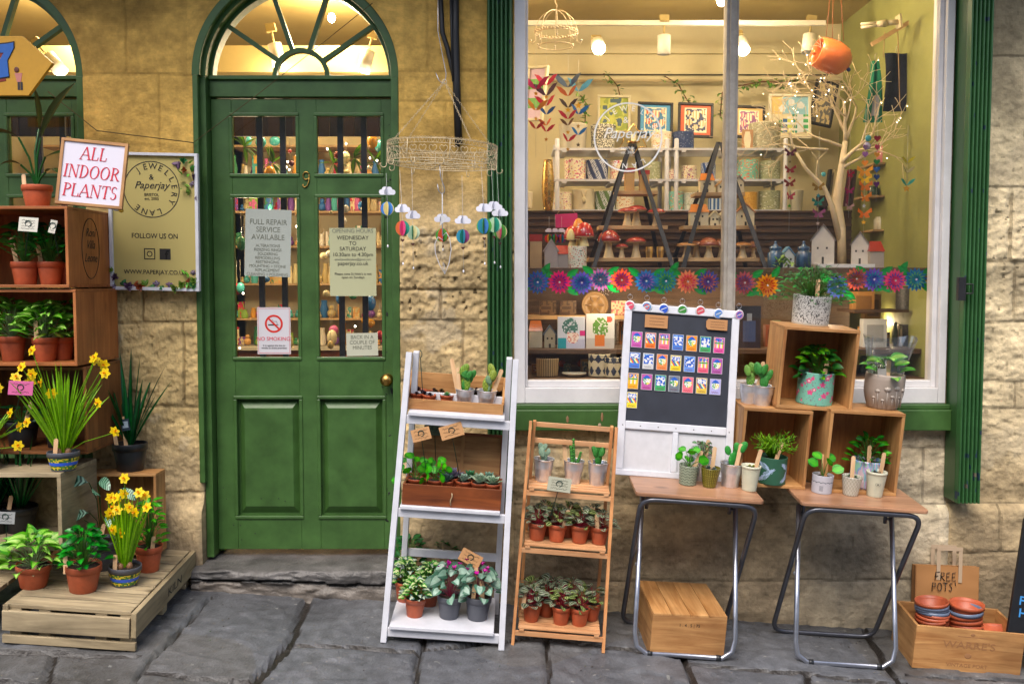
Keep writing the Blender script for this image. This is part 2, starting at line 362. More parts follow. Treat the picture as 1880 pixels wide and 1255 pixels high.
# facade
OPR = .445; OZ = at(500, 138, 0).z
DC = -.945; DC2 = -2.335
def arch_half(z): return OPR if z < OZ else (math.sqrt(max(0, OPR ** 2 - (z - OZ) ** 2)) if z < OZ + OPR else 0)
WX0 = at(940, 400, 0).x + .008; WX1 = at(1750, 400, 0).x; WZ0 = at(1300, 790, 0).z; WZ1 = 3.02
PLZ = at(600, 918, 0).z
def jz(py, px): return at(px, py, 0).z
ROWS = {
 'A': ([jz(138, 250), jz(330, 250), jz(592, 300), jz(748, 330), jz(905, 330)], [(0, 242), (1, 300), (2, 262), (3, 335)]),
 'B': ([jz(132, 800), jz(187, 800), jz(432, 800), jz(532, 800), jz(588, 800), jz(700, 800), jz(905, 800)], [(0, 787), (2, 820), (4, 808), (5, 850)]),
 'C': ([jz(822, 1300), jz(925, 1300), jz(1060, 1300)], [(1, 1205), (1, 1480), (1, 1700), (2, 1350), (0, 1090), (0, 1330)]),
 'D': ([jz(103, 1840), jz(345, 1840), jz(480, 1840), jz(591, 1840), jz(700, 1840), jz(750, 1840), jz(922, 1840), jz(1010, 1850)], [(3, 1862), (5, 1869), (2, 1850), (7, 1838)])}
def wallpt(x, z, sec):
    rows, vj = ROWS[sec]; wx = x + .006 * NZ.noise((x * 11, z * 11, 2)); wz = z + .008 * NZ.noise((x * 6, z * 6, 8))
    rs = sorted(rows); k = sum(1 for r in rs if r < wz); d = min(abs(wz - r) for r in rs); top = len(rs) - k
    for r, px in vj:
        jx = (px - CX) / F * D * 1.0
        if r == top - 0 and True: d = min(d, abs(wx - jx))
    smooth = sstep(jz(440, 900), jz(400, 900), z) if sec in 'AB' else (sstep(jz(330, 1800), jz(100, 1800), z) * .5)
    rough = (1 - smooth); g = 1 - sstep(.001, .009, d)
    n = NZ.fractal((x * 3.5, 1.7, z * 5), 1, 2, 5); nf = NZ.fractal((x * 26, 3, z * 38), .6, 2.1, 5); pit = sstep(.34, .6, NZ.noise((x * 45, 6, z * 45))); ridge = abs(NZ.fractal((x * 5, 8, z * 13), .8, 2.2, 6))
    if sec == 'B': rough *= 1 + 1.2 * sstep(jz(590, 800), jz(560, 800), z) * sstep(jz(400, 800), jz(445, 800), z)
    if sec == 'D': rough *= 1 + .9 * sstep(jz(620, 1800), jz(560, 1800), z) * sstep(jz(330, 1800), jz(400, 1800), z)
    if z < PLZ: rough *= .55
    y = -(n * .003 * (.25 + rough) + nf * .0042 * (.15 + rough) - ridge * .0045 * rough - pit * .004 * rough) + g * (.004 + .005 * rough)
    # plinth
    y -= .045 * sstep(PLZ + .012, PLZ - .055, z + .01 * n)
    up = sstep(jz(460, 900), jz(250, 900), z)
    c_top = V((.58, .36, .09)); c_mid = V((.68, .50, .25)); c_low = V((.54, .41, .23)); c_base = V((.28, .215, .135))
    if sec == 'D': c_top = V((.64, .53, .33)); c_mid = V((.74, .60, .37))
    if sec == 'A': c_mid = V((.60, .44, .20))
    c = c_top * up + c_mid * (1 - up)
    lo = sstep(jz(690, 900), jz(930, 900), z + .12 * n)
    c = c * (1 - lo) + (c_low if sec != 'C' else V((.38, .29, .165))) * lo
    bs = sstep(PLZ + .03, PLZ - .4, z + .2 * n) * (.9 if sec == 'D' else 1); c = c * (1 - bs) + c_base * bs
    if sec == 'C' and x > 1.15:
        k2 = sstep(1.15, 1.5, x); c = c * (1 - k2) + V((.60, .51, .36)) * k2 * (1 - .45 * bs) + c * 0
    cell = NZ.cell((x * 2.1 + top * 3, 0, top * 1.7)); c = c * (1 + .10 * cell)
    c = c * (1 + .24 * n + .16 * nf - .18 * ridge * rough) * (1 - .35 * pit * rough)
    stn = NZ.fractal((x * 1.3, 20, z * 2.3), 1, 2, 4)
    if stn > .12: c = c * (1 - min(.35, (stn - .12) * 1.3))
    pale = NZ.fractal((x * 4, 40, z * 4), 1, 2, 4)
    c = c.lerp(V((.50, .41, .27)), .55 * sstep(.3, .5, pale + .1 * nf) * min(1, rough))
    c = c * (1 - g * (.42 if rough > .5 else .2))
    plinth_band = sstep(PLZ - .02, PLZ + .02, z) * sstep(PLZ + .13, PLZ + .03, z)  # darker band just above the plinth
    if sec != 'A': c = c * (1 - .35 * plinth_band)
    return y, tuple(max(.01, q) for q in c)
wall = MB()
def patch(sec, fl, fr, z0, z1, res=.0085, base=False):
    nz_ = max(2, int((z1 - z0) / res)); wmax = max(fr(z0 + (z1 - z0) * q / 8) - fl(z0 + (z1 - z0) * q / 8) for q in range(9)); nx_ = max(2, int(wmax / res))
    vs = []; cs = []
    for j in range(nz_ + 1):
        z = z0 + (z1 - z0) * j / nz_; a, b = fl(z), fr(z)
        for i in range(nx_ + 1):
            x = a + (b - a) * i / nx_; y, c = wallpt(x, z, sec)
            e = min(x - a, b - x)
            if e < .012: y += .006 * (1 - e / .012)
            vs.append((x, y, z)); cs.append(c)
    fs = []; cc = []
    for j in range(nz_):
        for i in range(nx_):
            q = j * (nx_ + 1) + i; fs.append((q, q + 1, q + nx_ + 2, q + nx_ + 1)); cc.append(cs[q])
    wall.add(vs, fs, None, True, cc)
    for side in (0, nx_):   # reveals
        rv = []; rc = []; rf = []
        for j in range(nz_ + 1):
            p = V(vs[j * (nx_ + 1) + side]); rv += [p, p + V((0, .11, 0)), p + V((0, .24, 0))]; rc.append(cs[j * (nx_ + 1) + side])
        for j in range(nz_):
            for t in (0, 1):
                q = j * 3 + t; rf.append((q, q + 1, q + 4, q + 3)); 
        wall.add(rv, rf, None, True, [rc[k // 2] for k in range(len(rf))])
ZT = OZ + OPR + .01
patch('A', lambda z: DC2 + arch_half(z), lambda z: DC - arch_half(z), .0, ZT)
patch('B', lambda z: DC + arch_half(z), lambda z: WX0, .0, ZT)
patch('C', lambda z: WX0, lambda z: WX1, -.12, WZ0, .009)
patch('D', lambda z: WX1, lambda z: 2.75, -.15, ZT)
patch('A', lambda z: -3.6, lambda z: DC2 - arch_half(z), .1, ZT, .02)
patch('D', lambda z: -3.6, lambda z: WX0, ZT, 4.6, .05)
patch('D', lambda z: WX1, lambda z: 2.75, ZT, 4.6, .05)
patch('D', lambda z: WX0, lambda z: WX1, WZ1, 4.6, .05)
patch('D', lambda z: 2.75, lambda z: 8, -.5, 4.6, .06)
patch('D', lambda z: -9, lambda z: -3.6, -.1, 4.6, .06)
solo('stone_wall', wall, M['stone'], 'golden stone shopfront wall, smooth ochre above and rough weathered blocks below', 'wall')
# unseen canopy added to shade the wall top; far side closes the lane
mb = MB(); mb.col = (.35, .3, .22); mb.bx(-9, 8, -.85, .0, 3.42, 3.66); solo('added_canopy', mb, M['stone'], 'unseen canopy added above the arches to shade the top of the wall', 'canopy')
mb = MB(); mb.col = (.36, .35, .33); mb.bx(-9, 9, -8.4, -8.0, -.9, 5.2); solo('opposite_wall', mb, M['stone'], 'plain stone building across the lane from the shop', 'building')
# doorstep
mb = MB(); nx, ny = 90, 46; xa, xb = DC - .475, DC + .5; prof = []
zt = hit(560, 1014, (V((0, .08, 0)), V((0, 1, 0)))).z - .012
vs = []; cs = []; fs = []
for j in range(ny + 1):
    t = j / ny
    for i in range(nx + 1):
        x = xa + (xb - xa) * i / nx
        n = NZ.fractal((x * 5, t * 4, 2), 1, 2, 5); r = NZ.fractal((x * 14, t * 12, 5), 1, 2, 4)
        if t < .5: y = .2 - (.30 + .012 * n) * t * 2; z = zt - .004 * n - .012 * (t * 2) - max(0, t - .42) * .12
        else:
            u = (t - .5) * 2; y = -.1 - .02 * u - .028 * abs(n) + (.028 if .34 < u + .12 * n < .42 else 0) + (.012 if u > .42 else 0); z = zt - .022 - (zt - .022 - G(x) + .03) * u
        vs.append((x, y, z + .002 * r)); b = V((.105, .10, .098)) * (1 + .5 * n + .25 * r)
        if t > .68: b = b * .7 + V((.06, .045, .03))
        if t > .5 and .32 < (t - .5) * 2 + .12 * n < .42: b = b * .3
        cs.append(tuple(max(.008, q) for q in b))
for j in range(ny):
    for i in range(nx): q = j * (nx + 1) + i; fs.append((q, q + nx + 1, q + nx + 2, q + 1))
mb.add(vs, fs, None, True, [cs[f[0]] for f in fs])
solo('doorstep', mb, M['pave'], 'worn cracked dark stone doorstep under the green door', 'step')
# ---------------------------------------------------------------- doors
def arc(c, r, a0, a1, n, z0): return [(c + r * cos(a0 + (a1 - a0) * k / n), z0 + r * sin(a0 + (a1 - a0) * k / n)) for k in range(n + 1)]
def bar_arc(mb, cx, z0, r0, r1, ya, yb, a0=0, a1=pi, n=40, col=None):
    vs = []; fs = []
    for k in range(n + 1):
        a = a0 + (a1 - a0) * k / n
        for r, y in ((r0, ya), (r1, ya), (r1, yb), (r0, yb)): vs.append((cx + r * cos(a), y, z0 + r * sin(a)))
    for k in range(n):
        for q in range(4): fs.append((k * 4 + q, k * 4 + (q + 1) % 4, k * 4 + 4 + (q + 1) % 4, k * 4 + 4 + q))
    mb.add(vs, fs, col)
ZTR = at(560, 147, .1).z; ZTB = at(560, 180, .1).z; ZDB = at(560, 1007, .09).z
def fan_door(cx, main):
    who = 'main' if main else 'left'
    fr = thing('door_frame', 'green arched door frame with sunburst fanlight ' + ('above the closed door' if main else 'at the left edge behind the yellow arrow sign'), 'door frame', (cx, 0, 0))
    m = MB(); w2 = OPR
    for s in (-1, 1):
        m.bx(s * (w2 - .002), s * (w2 - .036), .02, .19, ZDB - .02, ZTR)
        m.bx(s * (w2 - .036), s * (w2 - .052), .125, .19, ZDB - .02, ZTR)
    bar_arc(m, 0, ZTR, w2 - .036, w2 + .02, .02, .19); bar_arc(m, 0, ZTR, w2 - .052, w2 - .036, .075, .14)
    if main: m.bx(-w2 + .012, -w2 - .012, -.016, .02, at(380, 885, 0).z, ZTR); bar_arc(m, 0, ZTR, w2 - .02, w2 + .014, -.016, .02, pi * .5, pi)
    part('frame', m, M['green'], fr, bev=.003)
    m = MB(); m.bx(-w2 + .036, w2 - .036, .07, .15, ZTB, ZTR - .006); m.bx(-w2 + .036, w2 - .036, .055, .15, ZTR - .006, ZTR + .012); part('transom', m, M['green'], fr, bev=.003)
    ri = w2 - .052; rh = .118; m = MB(); bar_arc(m, 0, ZTR + .01, rh - .01, rh + .01, .08, .115, n=24); part('fanlight_hub', m, M['green'], fr)
    for a in (36, 72, 108, 144):
        m = MB(); a = R(a); m.beam((cos(a) * rh, .097, ZTR + .01 + sin(a) * rh), (cos(a) * ri, .097, ZTR + sin(a) * ri), .02, .03, up=(0, 1, 0)); part('glazing_bar', m, M['green'], fr)
    m = MB(); m.add([(0, .1, ZTR + .005)] + [(x, .1, z) for x, z in arc(0, ri + .004, 0, pi, 40, ZTR + .005)], [(0, k + 1, k + 2) for k in range(40)]); part('fanlight_glass', m, M['glass'], fr)
    # leaf
    dr = thing('door', 'closed panelled green door numbered 9 with barred glass panes' if main else 'green glazed door half hidden behind the crates of plants', 'door', (cx, 0, ZDB))
    def X(px): return at(px, 500, .1).x - DC
    def Z(py): return at(560, py, .1).z - ZDB
    lw = w2 - .038; xs = [-lw, X(431), X(549), X(585), X(703), lw]
    H = ZTB - ZDB - .008; zs = [.0, Z(946), Z(730), Z(656), Z(362), Z(321), Z(213), H]
    m = MB()
    for a, b in ((0, 1), (4, 5), (2, 3)): m.bx(xs[a] + (0), xs[b], .085, .125, 0, H)
    for c0, c1 in ((1, 2), (3, 4)):
        for a, b in ((0, 1), (2, 3), (4, 5), (6, 7)): m.bx(xs[c0], xs[c1], .086, .124, zs[a], zs[b])
    lf = part('leaf', m, M['green'], dr, bev=.002)
    for c0, c1 in ((1, 2), (3, 4)):
        for a, b, glass in ((1, 2, 0), (3, 4, 1), (5, 6, 1)):
            xa, xb, za, zb = xs[c0], xs[c1], zs[a], zs[b]
            m = MB(); t = .012
            for q0, q1, r0, r1 in ((xa - t, xb + t, za - t, za + .004), (xa - t, xb + t, zb - .004, zb + t), (xa - t, xa + .004, za + .004, zb - .004), (xb - .004, xb + t, za + .004, zb - .004)):
                m.bx(q0, q1, .079, .1, r0, r1)
            part('moulding', m, M['green'], dr, bev=.004)
            if glass:
                m = MB(); m.bx(xa, xb, .103, .106, za, zb); part('glass_pane', m, M['glass'], dr)
            else:
                m = MB(); i1 = .012; i2 = .036
                o1 = [(xa + i1, .112, za + i1), (xb - i1, .112, za + i1), (xb - i1, .112, zb - i1), (xa + i1, .112, zb - i1)]
                o2 = [(xa + i2, .09, za + i2 + .01), (xb - i2, .09, za + i2 + .01), (xb - i2, .09, zb - i2 - .01), (xa + i2, .09, zb - i2 - .01)]
                o0 = [(xa, .112, za), (xb, .112, za), (xb, .112, zb), (xa, .112, zb)]
                m.add(o0 + o1 + o2, [(0, 1, 5, 4), (1, 2, 6, 5), (2, 3, 7, 6), (3, 0, 4, 7), (4, 5, 9, 8), (5, 6, 10, 9), (6, 7, 11, 10), (7, 4, 8, 11), (8, 9, 10, 11)])
                part('raised_panel', m, M['green'], dr, bev=.0015)
    for px in (470, 513, 620, 664):
        m = MB(); m.bx(X(px) - .013, X(px) + .013, .2, .215, .5, H + .0); part('security_bar', m, M['blackp'], dr)
    if main:
        m = MB(); r9 = random.Random(9)
        for k in range(26):
            zz = r9.choice((r9.uniform(1.5, 1.95), r9.uniform(1.3, 1.7), r9.uniform(.02, 1.9))); xx = lw - .01 - abs(r9.gauss(0, .025)); s9 = r9.uniform(.3, 1); m.ell((xx, .0848, zz), (.006 * s9, .0008, .011 * s9 * r9.uniform(.5, 1.6)), (0, r9.uniform(-1, 1), 0), 7, 4, (.012, .014, .012))
        for k in range(14): m.ell((r9.uniform(-lw + .02, lw - .02), .0848, r9.uniform(.01, .3)), (.003, .0006, .003), None, 6, 4, (.02, .03, .015))
        part('flaked_paint', m, M['vc'], dr)
        m = MB(); p = at(709, 698, .03); kx, kz = p.x - cx, p.z - ZDB
        prof = [(.012, 0), (.012, .02), (.02, .028), (.028, .042), (.029, .052), (.022, .064), (.008, .07), (.0005, .071)]
        m.lathe([(.026, 0), (.026, .004), (.013, .008)] + prof[1:], 24)
        for v in m.v: v.xyz = (v.x, -v.z, v.y)
        part('door_knob', m, M['brass'], dr, (kx, .085, kz))
        m = MB(); p = at(562, 330, .08); pts = []
        for k in range(15): a = pi * .1 + 2 * pi * k / 14; pts.append((.014 * cos(a), 0, .018 + .017 * sin(a)))
        pts2 = [(.014, 0, .02), (.012, 0, -.008), (.004, 0, -.028), (-.008, 0, -.034), (-.016, 0, -.027), (-.013, 0, -.02)]
        m.tube(pts, .0032); m.tube(pts2, .0032); part('number_nine', m, M['brass'], dr, (p.x - cx, .080, p.z - ZDB))
    return fr, dr
fan_door(DC, True); fan_door(DC2, False)
# ---------------------------------------------------------------- shop window
GX0, GX1 = at(969, 400, .04).x, at(1711, 400, .04).x; GZ0 = at(1200, 697, .04).z; MX0, MX1 = at(1330, 400, .0).x, at(1352, 400, 0).x
wn = thing('shop_window', 'wide white framed shop window with central mullion beside the green door', 'window', (0, 0, 0))
FX0, FX1, FZ0 = at(944, 500, -.02).x, at(1742, 500, -.02).x, at(1300, 740, -.02).z
m = MB()
m.bx(FX0, GX0 - .012, -.02, .08, FZ0, WZ1); m.bx(GX1 + .022, FX1, -.02, .08, FZ0, WZ1); m.bx(GX0 - .012, GX1 + .022, -.018, .08, FZ0, GZ0 - .03)
m.bx(GX0 - .012, GX1 + .022, -.018, .08, WZ1 - .1, WZ1)
m.bx(GX0 - .012, GX0, .01, .078, GZ0 - .03, WZ1 - .1); m.bx(GX1, GX1 + .022, .01, .078, GZ0 - .03, WZ1 - .1); m.bx(GX0, GX1, .01, .078, GZ0 - .03, GZ0)
part('frame', m, M['white'], wn, bev=.003)
m = MB(); m.bx(MX0, MX1, .0, .07, GZ0 + .0, WZ1 - .1); m.bx(MX0 + .014, MX1 - .014, -.012, .0, GZ0, WZ1 - .1); part('mullion', m, M['oldwhite'], wn, bev=.002)
for a, b in ((GX0, MX0), (MX1, GX1)):
    m = MB(); m.bx(a, b, .038, .042, GZ0, WZ1 - .1); part('glass_pane', m, M['glass'], wn)
m = MB(); z1_ = FZ0 - .002; z0_ = at(1300, 790, -.06).z; m.bx(FX0 - .005, FX1 + .01, -.065, .03, z0_, z1_ - .022); m.bx(FX0 - .005, FX1 + .01, -.05, .03, z1_ - .022, z1_, )
so_ = solo('window_sill', m, M['green'], 'chipped green painted timber sill below the shop window', 'window sill', bev=.004)
m = MB()
for k in range(5):
    px = rng.choice((1045, 1052, 1100, 1700, 1640)); p = at(px + rng.uniform(-6, 6), 762 + rng.uniform(-8, 20), -.0655)
    m.ell((p.x - .0, -.0655, p.z), (.006 + .006 * rng.random(), .0012, .006 + .018 * rng.random()), seg=8, ring=5, col=rng.choice(((.25, .14, .07), (.4, .3, .2), (.03, .06, .09))))
part('paint_chips', m, M['vc'], so_)
# vinyl logo on the glass
p = at(1153, 252, .036); vn = thing('window_decal', 'white round shop name lettering stuck on the window glass', 'decal', (p.x, .036, p.z))
m = MB(); bar_arc(m, 0, 0, .146, .153, -.0005, .0, 0, 2 * pi, 64); part('ring', m, mat('vinyl', (.88, .87, .82), .6), vn)
def ringtext(word, parent, r, size, a0, step, y, mt, flip=1, ext=.0006):
    for k, ch in enumerate(word):
        if ch == ' ': continue
        a = a0 - step * k * flip
        me = textmesh(ch, size, mt, ext=ext)
        part('letter', me, mt, parent, (r * cos(a), y, r * sin(a)), (0, -(a - pi / 2) if flip > 0 else -(a + pi / 2), 0))
VIN = bpy.data.materials['vinyl']
ringtext('JEWELLERY LANE', vn, .116, .034, R(138), R(19.5), -.001, VIN)
part('lettering', textmesh('&', .04, VIN), VIN, vn, (-.01, -.001, .062)); part('lettering', textmesh('Paperjay', .066, VIN, shear=.35), VIN, vn, (.0, -.001, -.004))
part('lettering', textmesh('BRISTOL\nest. 2005', .017, VIN), VIN, vn, (0, -.001, -.055))
# shutters (folded, fluted)
def shutter(px0, px1, pyb, yf, label, side, nfl):
    xa, xb = at(px0, 400, yf).x, at(px1, 400, yf).x; zb = at((px0 + px1) / 2, pyb, yf).z; t = thing('shutter', label, 'shutter', ((xa + xb) / 2, 0, zb)); w_ = (xb - xa) / 2
    m = MB(); H = 3.15 - zb; m.col = (.025, .085, .024) ; m.bx(-w_, w_, yf + .034, -.004 if yf < -.1 else .0, 0, H)
    part('side_board', m, M['greensh'], t, bev=.003)
    m = MB(); n = nfl; prof = []
    for k in range(n):
        x = -w_ + 2 * w_ * k / n; s_ = 2 * w_ / n
        for a, dd in ((0, .032), (.05, .03), (.12, .012), (.22, .005), (.38, .0), (.56, .0), (.72, .005), (.82, .012), (.89, .03)): prof.append((x + s_ * a, yf + dd))
    prof.append((w_, yf + .032)); vs = []; fs = []; cs = []; nzz = 150
    for j in range(nzz + 1):
        for x, y in prof: vs.append((x, y, H * j / nzz))
    L_ = len(prof)
    for j in range(nzz):
        for i in range(L_ - 1):
            q = j * L_ + i; fs.append((q, q + 1, q + 1 + L_, q + L_)); z = H * j / nzz; c = (.028, .105, .03)
            nn = NZ.noise((prof[i][0] * 60 + px0, 3, z * 22)) + .35 * NZ.noise((prof[i][0] * 200, 3, z * 60)); thr = .62 - .28 * sstep(.45, .0, z)
            if nn > thr: c = (.012, .03, .06) if nn < thr + .2 or z > .3 else (.14, .11, .08)
            cs.append(c)
    m.add(vs, fs, None, True, cs); part('fluted_face', m, M['greensh'], t)
    return t
shutter(894, 941, 922, -.05, 'narrow folded green fluted shutter left of the window, behind the wire ring', 1, 6)
t = shutter(1773, 1817, 924, -.15, 'tall folded green fluted shutter right of the window with a black latch', -1, 6)
m = MB(); p = at(1760, 530, -.15); m.bx(-.03, .002, -.012, .012, -.05, .05); m.tube([(.002, -.01, .02), (.03, -.014, .02), (.03, -.014, -.02), (.002, -.01, -.02)], .004)
lt = part('latch', m, M['blackp'], t, (p.x - t.location.x + .02, -.16, p.z - t.location.z), bev=.003)
# left shutter lower piece is chipped: joint band
# ---------------------------------------------------------------- cable and cord
m = MB()
def pts(L, Y): return [at(a, b, Y) for a, b in L]
m.tube(pts([(806, -60), (812, 60), (822, 90), (836, 150), (840, 270)], -.03), .011, 8); m.tube(pts([(836, -60), (836, 60), (838, 150), (842, 265)], -.04), .017, 8)
m.tube(pts([(826, -60), (829, 60), (832, 150)], -.05), .006, 6)
solo('cable_bundle', m, M['blackp'], 'black cables running down the ochre wall behind the wire ring', 'cable')
m = MB(); a, b, c, d = at(88, 168, -.02), at(178, 240, -.03), at(355, 262, -.03), at(684, 6, -.03)
m.tube([a, b, c], .0022, 5); m.tube([c, c.lerp(d, .33) + V((0, 0, -.008)), c.lerp(d, .66) + V((0, 0, -.006)), d], .0016, 5); m.tube([c, c + V((.002, 0, -.06))], .0012, 5)
solo('cord', m, mat('cord', (.09, .06, .02), .8), 'thin brown cord strung across the wall and over the door', 'cord')
# ================================================================ inside the shop: room, lamps, display shelving
ZC = 3.1; YB = 1.5; YD = 2.4; XP = -.12; XR = 1.93
m = MB(); m.bx(XP, XR, YB, YB + .1, 0, ZC); m.bx(-3.2, XP, YD, YD + .1, 0, ZC); m.bx(XP - .05, XP, YB, YD, 0, ZC); m.bx(-3.25, -3.2, .24, YD, 0, ZC); m.bx(-3.2, WX0 + .03, .24, .26, OZ + OPR + .02, ZC)
m.bx(XP, XR, YB - .03, YB, at(1200, 100, YB).z, at(1200, 84, YB).z); m.bx(XP, XR, YB - .05, YB, at(1200, 150, YB).z, at(1200, 133, YB).z)
solo('back_wall', m, M['mdf'], 'cream panelled wall at the back of the shop', 'wall')
m = MB(); m.bx(XR, XR + .1, .08, YB + .1, 0, ZC); solo('side_wall', m, M['olive'], 'olive green side wall inside the right of the shop window', 'wall')
m = MB(); m.bx(-3.3, XR + .1, .25, YD + .1, ZC, ZC + .05); m.bx(-3.3, XR + .1, .085, .25, WZ1 + .0, ZC + .05)
c = struct('ceiling', m, M['ceil'])
m = MB(); m.bx(-3.3, XR + .1, .26, YD + .1, .2, .25); m.col = (.1, .06, .03); struct('shop_floor', m, M['dkwood'])
m = MB(); m.bx(-2.9, XP - .05, 1.0, 1.16, 2.72, 2.86); m.bx(-2.9, XP - .05, 1.9, 1.95, 2.6, 2.64); solo('ceiling_beam', m, M['ceil'], 'cream beam crossing the shop ceiling behind the fanlight', 'beam')
def lamp(px, py, Y, e, r=.03, col=(1, .78, .5)):
    l = bpy.data.lights.new('lamp_light', 'POINT'); l.energy = e * .78; l.color = col; l.shadow_soft_size = r
    o = bpy.data.objects.new('lamp_light', l); COL.objects.link(o); o.location = at(px, py, Y); return o
def spot(px, py, Y, label, lit, rot=(0, 0, 0), e=0, hgt=.105, rad=.035):
    p = at(px, py, Y); t = thing('spotlight', label, 'spotlight', p, rot, 'ceiling spotlights in the shop')
    m = MB(); m.lathe([(rad * .55, hgt / 2), (rad, hgt / 2 - .006), (rad, -hgt / 2), (rad - .005, -hgt / 2), (rad - .008, -hgt / 2 + .02)], 20, (.75, .72, .62)); part('housing', m, M['vc'], t)
    m = MB(); m.tube([(0, 0, hgt / 2), (0, 0, hgt / 2 + .06)], .006); m.box((0, 0, hgt / 2 + .08), (.05, .03, .04), col=(.75, .72, .62)); m.col = (.75, .72, .62); part('bracket', m, M['ceil'], t)
    m = MB(); m.ell((0, 0, -hgt / 2 + .008), (rad * .75, rad * .75, .012)); part('bulb', m, M['bulb'] if lit else M['tin'], t)
    if lit:
        m.v = m.v
        l = bpy.data.lights.new('lamp_light', 'POINT'); l.energy = e * .78; l.color = (1, .78, .5); l.shadow_soft_size = .03
        o = bpy.data.objects.new('lamp_light', l); COL.objects.link(o); o.parent = t; o.location = (0, 0, -hgt / 2 - .035)
    return t
spot(1098, 84, .75, 'bright lit spotlight shining through the left window pane', True, (R(-62), 0, 0), 7)
spot(1219, 82, .95, 'unlit white spotlight under the track left of the mullion', False)
spot(1362, 84, .95, 'lit spotlight just right of the window mullion', True, (R(-50), 0, 0), 5)
spot(1485, 80, .95, 'unlit white spotlight under the track near the orange pot', False, (R(-10), R(8), 0))
spot(508, 100, .9, 'lit white spotlight behind the left of the fanlight', True, (0, R(-12), 0), 6, .12, .036)
spot(672, 112, .9, 'shaded white spotlight behind the right of the fanlight', True, (0, R(15), 0), 6, .12, .036)
spot(100, 118, .7, 'lit spotlight behind the leftmost fanlight', True, (0, R(-40), 0), 6, .12, .036)
m = MB(); m.col = (.8, .77, .66); a, b = at(968, 43, .95), at(1515, 38, .95); m.bx(a.x, b.x, .935, .965, a.z - .012, a.z + .012); solo('light_track', m, M['vc'], 'cream lighting track across the ceiling above the window display', 'lighting track')
for px, py, Y, e in ((1326, -14, .8, 8), (1120, 20, .5, 5), (1560, 10, .45, 6)): 
    p = at(px, py, Y)
lamp(1326, 2, .8, 8); m = MB(); p = at(1325, 0, .8); m.ell((0, 0, 0), (.028, .028, .034)); solo('light_bulb', m, M['bulb'], 'glowing round bulb at the ceiling beside the mullion', 'bulb', p)
# bulbs added, mostly out of view, to brighten the shop and its display
for x, y, z, e, n in ((-.95, .9, 2.98, 26, 0), (-2.3, .9, 2.98, 20, 1), (.45, .2, 2.97, 9, 2), (1.35, .2, 2.97, 9, 3), (.45, .225, 1.615, 5, 4), (1.45, .225, 1.615, 5, 5), (-1.42, 1.0, 1.9, 9, 6)):
    m = MB(); m.ell((0, 0, 0), (.008, .008, .01) if n in (4, 5) else (.02, .02, .025)); t = solo('light_bulb', m, M['bulb'], ['added ceiling bulb brightening the room inside the green door', 'added ceiling bulb brightening the left doorway', 'added ceiling bulb brightening the left window display', 'added ceiling bulb brightening the right window display', 'small added bulb brightening the shelves under the left display board', 'small added bulb brightening the shelves under the right display board', 'small added bulb brightening the goods behind the door'][n], 'bulb', (x, y, z))
    l = bpy.data.lights.new('lamp_light', 'POINT'); l.energy = e * .78; l.color = (1, .78, .5); l.shadow_soft_size = .05; o = bpy.data.objects.new('lamp_light', l); COL.objects.link(o); o.parent = t; o.location = (0, 0, -.04)
# display shelving under and in the window
B1 = at(1200, 492, .22).z; B2 = at(1200, 640, .25).z; B3 = at(1200, 694, .14).z
m = MB(); m.bx(WX0 + .02, XR - .0, .2, .95, B1 - .028, B1); m.bx(WX0 + .02, XR, .185, .2, B1 - .06, B1 + .002); sh = solo('display_board', m, M['dkwood'], 'long dark wooden display board at eye level across the window', 'shelf', bev=.003)
m = MB(); m.bx(WX0 + .02, XR, .24, .8, B2 - .024, B2); solo('display_board', m, M['dkwood'], 'lower wooden display shelf carrying boxes and small houses', 'shelf', bev=.003)
m = MB(); m.bx(WX0 + .02, XR, .085, .9, B3 - .03, B3 - .003); solo('display_board', m, M['dkwood'], 'window bottom shelf carrying striped and navy pots', 'shelf', bev=.003)
m = MB(); zt2 = at(1200, 389, .88).z; m.bx(WX0 + .02, at(1560, 450, .88).x, .86, .9, B3, zt2)
for k in range(9): m.bx(WX0 + .02, at(1560, 450, .88).x, .85, .86, B1 + .02 + k * .035, B1 + .03 + k * .035)
m.bx(WX0 + .02, at(1560, 450, .88).x, .9, 1.45, zt2 - .03, zt2); solo('display_counter', m, M['dkwood'], 'dark boarded counter behind the ladders carrying the white shelves', 'counter')
# white slatted shelf units
def shelf_unit(pxa, pxb, label):
    Y0, Y1 = .92, 1.2; xa, xb = at(pxa, 330, Y0).x, at(pxb, 330, Y0).x; t = thing('slatted_shelf', label, 'shelf unit', (xa, Y0, zt2)); Wd = xb - xa
    LZ = [at(1100, y, Y0).z - zt2 for y in (386, 330, 273)]
    for x in (.012, Wd - .012):
        for y in (.012, Y1 - Y0 - .012):
            m = MB(); m.lathe([(.0125, 0), (.0125, LZ[2] + .05), (.009, LZ[2] + .055), (.0002, LZ[2] + .056)], 10, c=(x, y, 0)); part('post', m, M['ladderw'], t)
    for z in LZ:
        m = MB()
        for k in range(6): y = .0 + k * .05; m.bx(-.01, Wd + .01, y, y + .034, z - .008, z + .004)
        for x in (.05, Wd / 2, Wd - .05): m.bx(x - .012, x + .012, 0, Y1 - Y0, z - .018, z - .0085)
        part('shelf', m, M['ladderw'], t)
    return [z + zt2 + .004 for z in LZ]
LZ = shelf_unit(1019, 1229, 'white slatted shelf unit behind the left window pane'); shelf_unit(1238, 1447, 'white slatted shelf unit behind the mullion and right window pane')
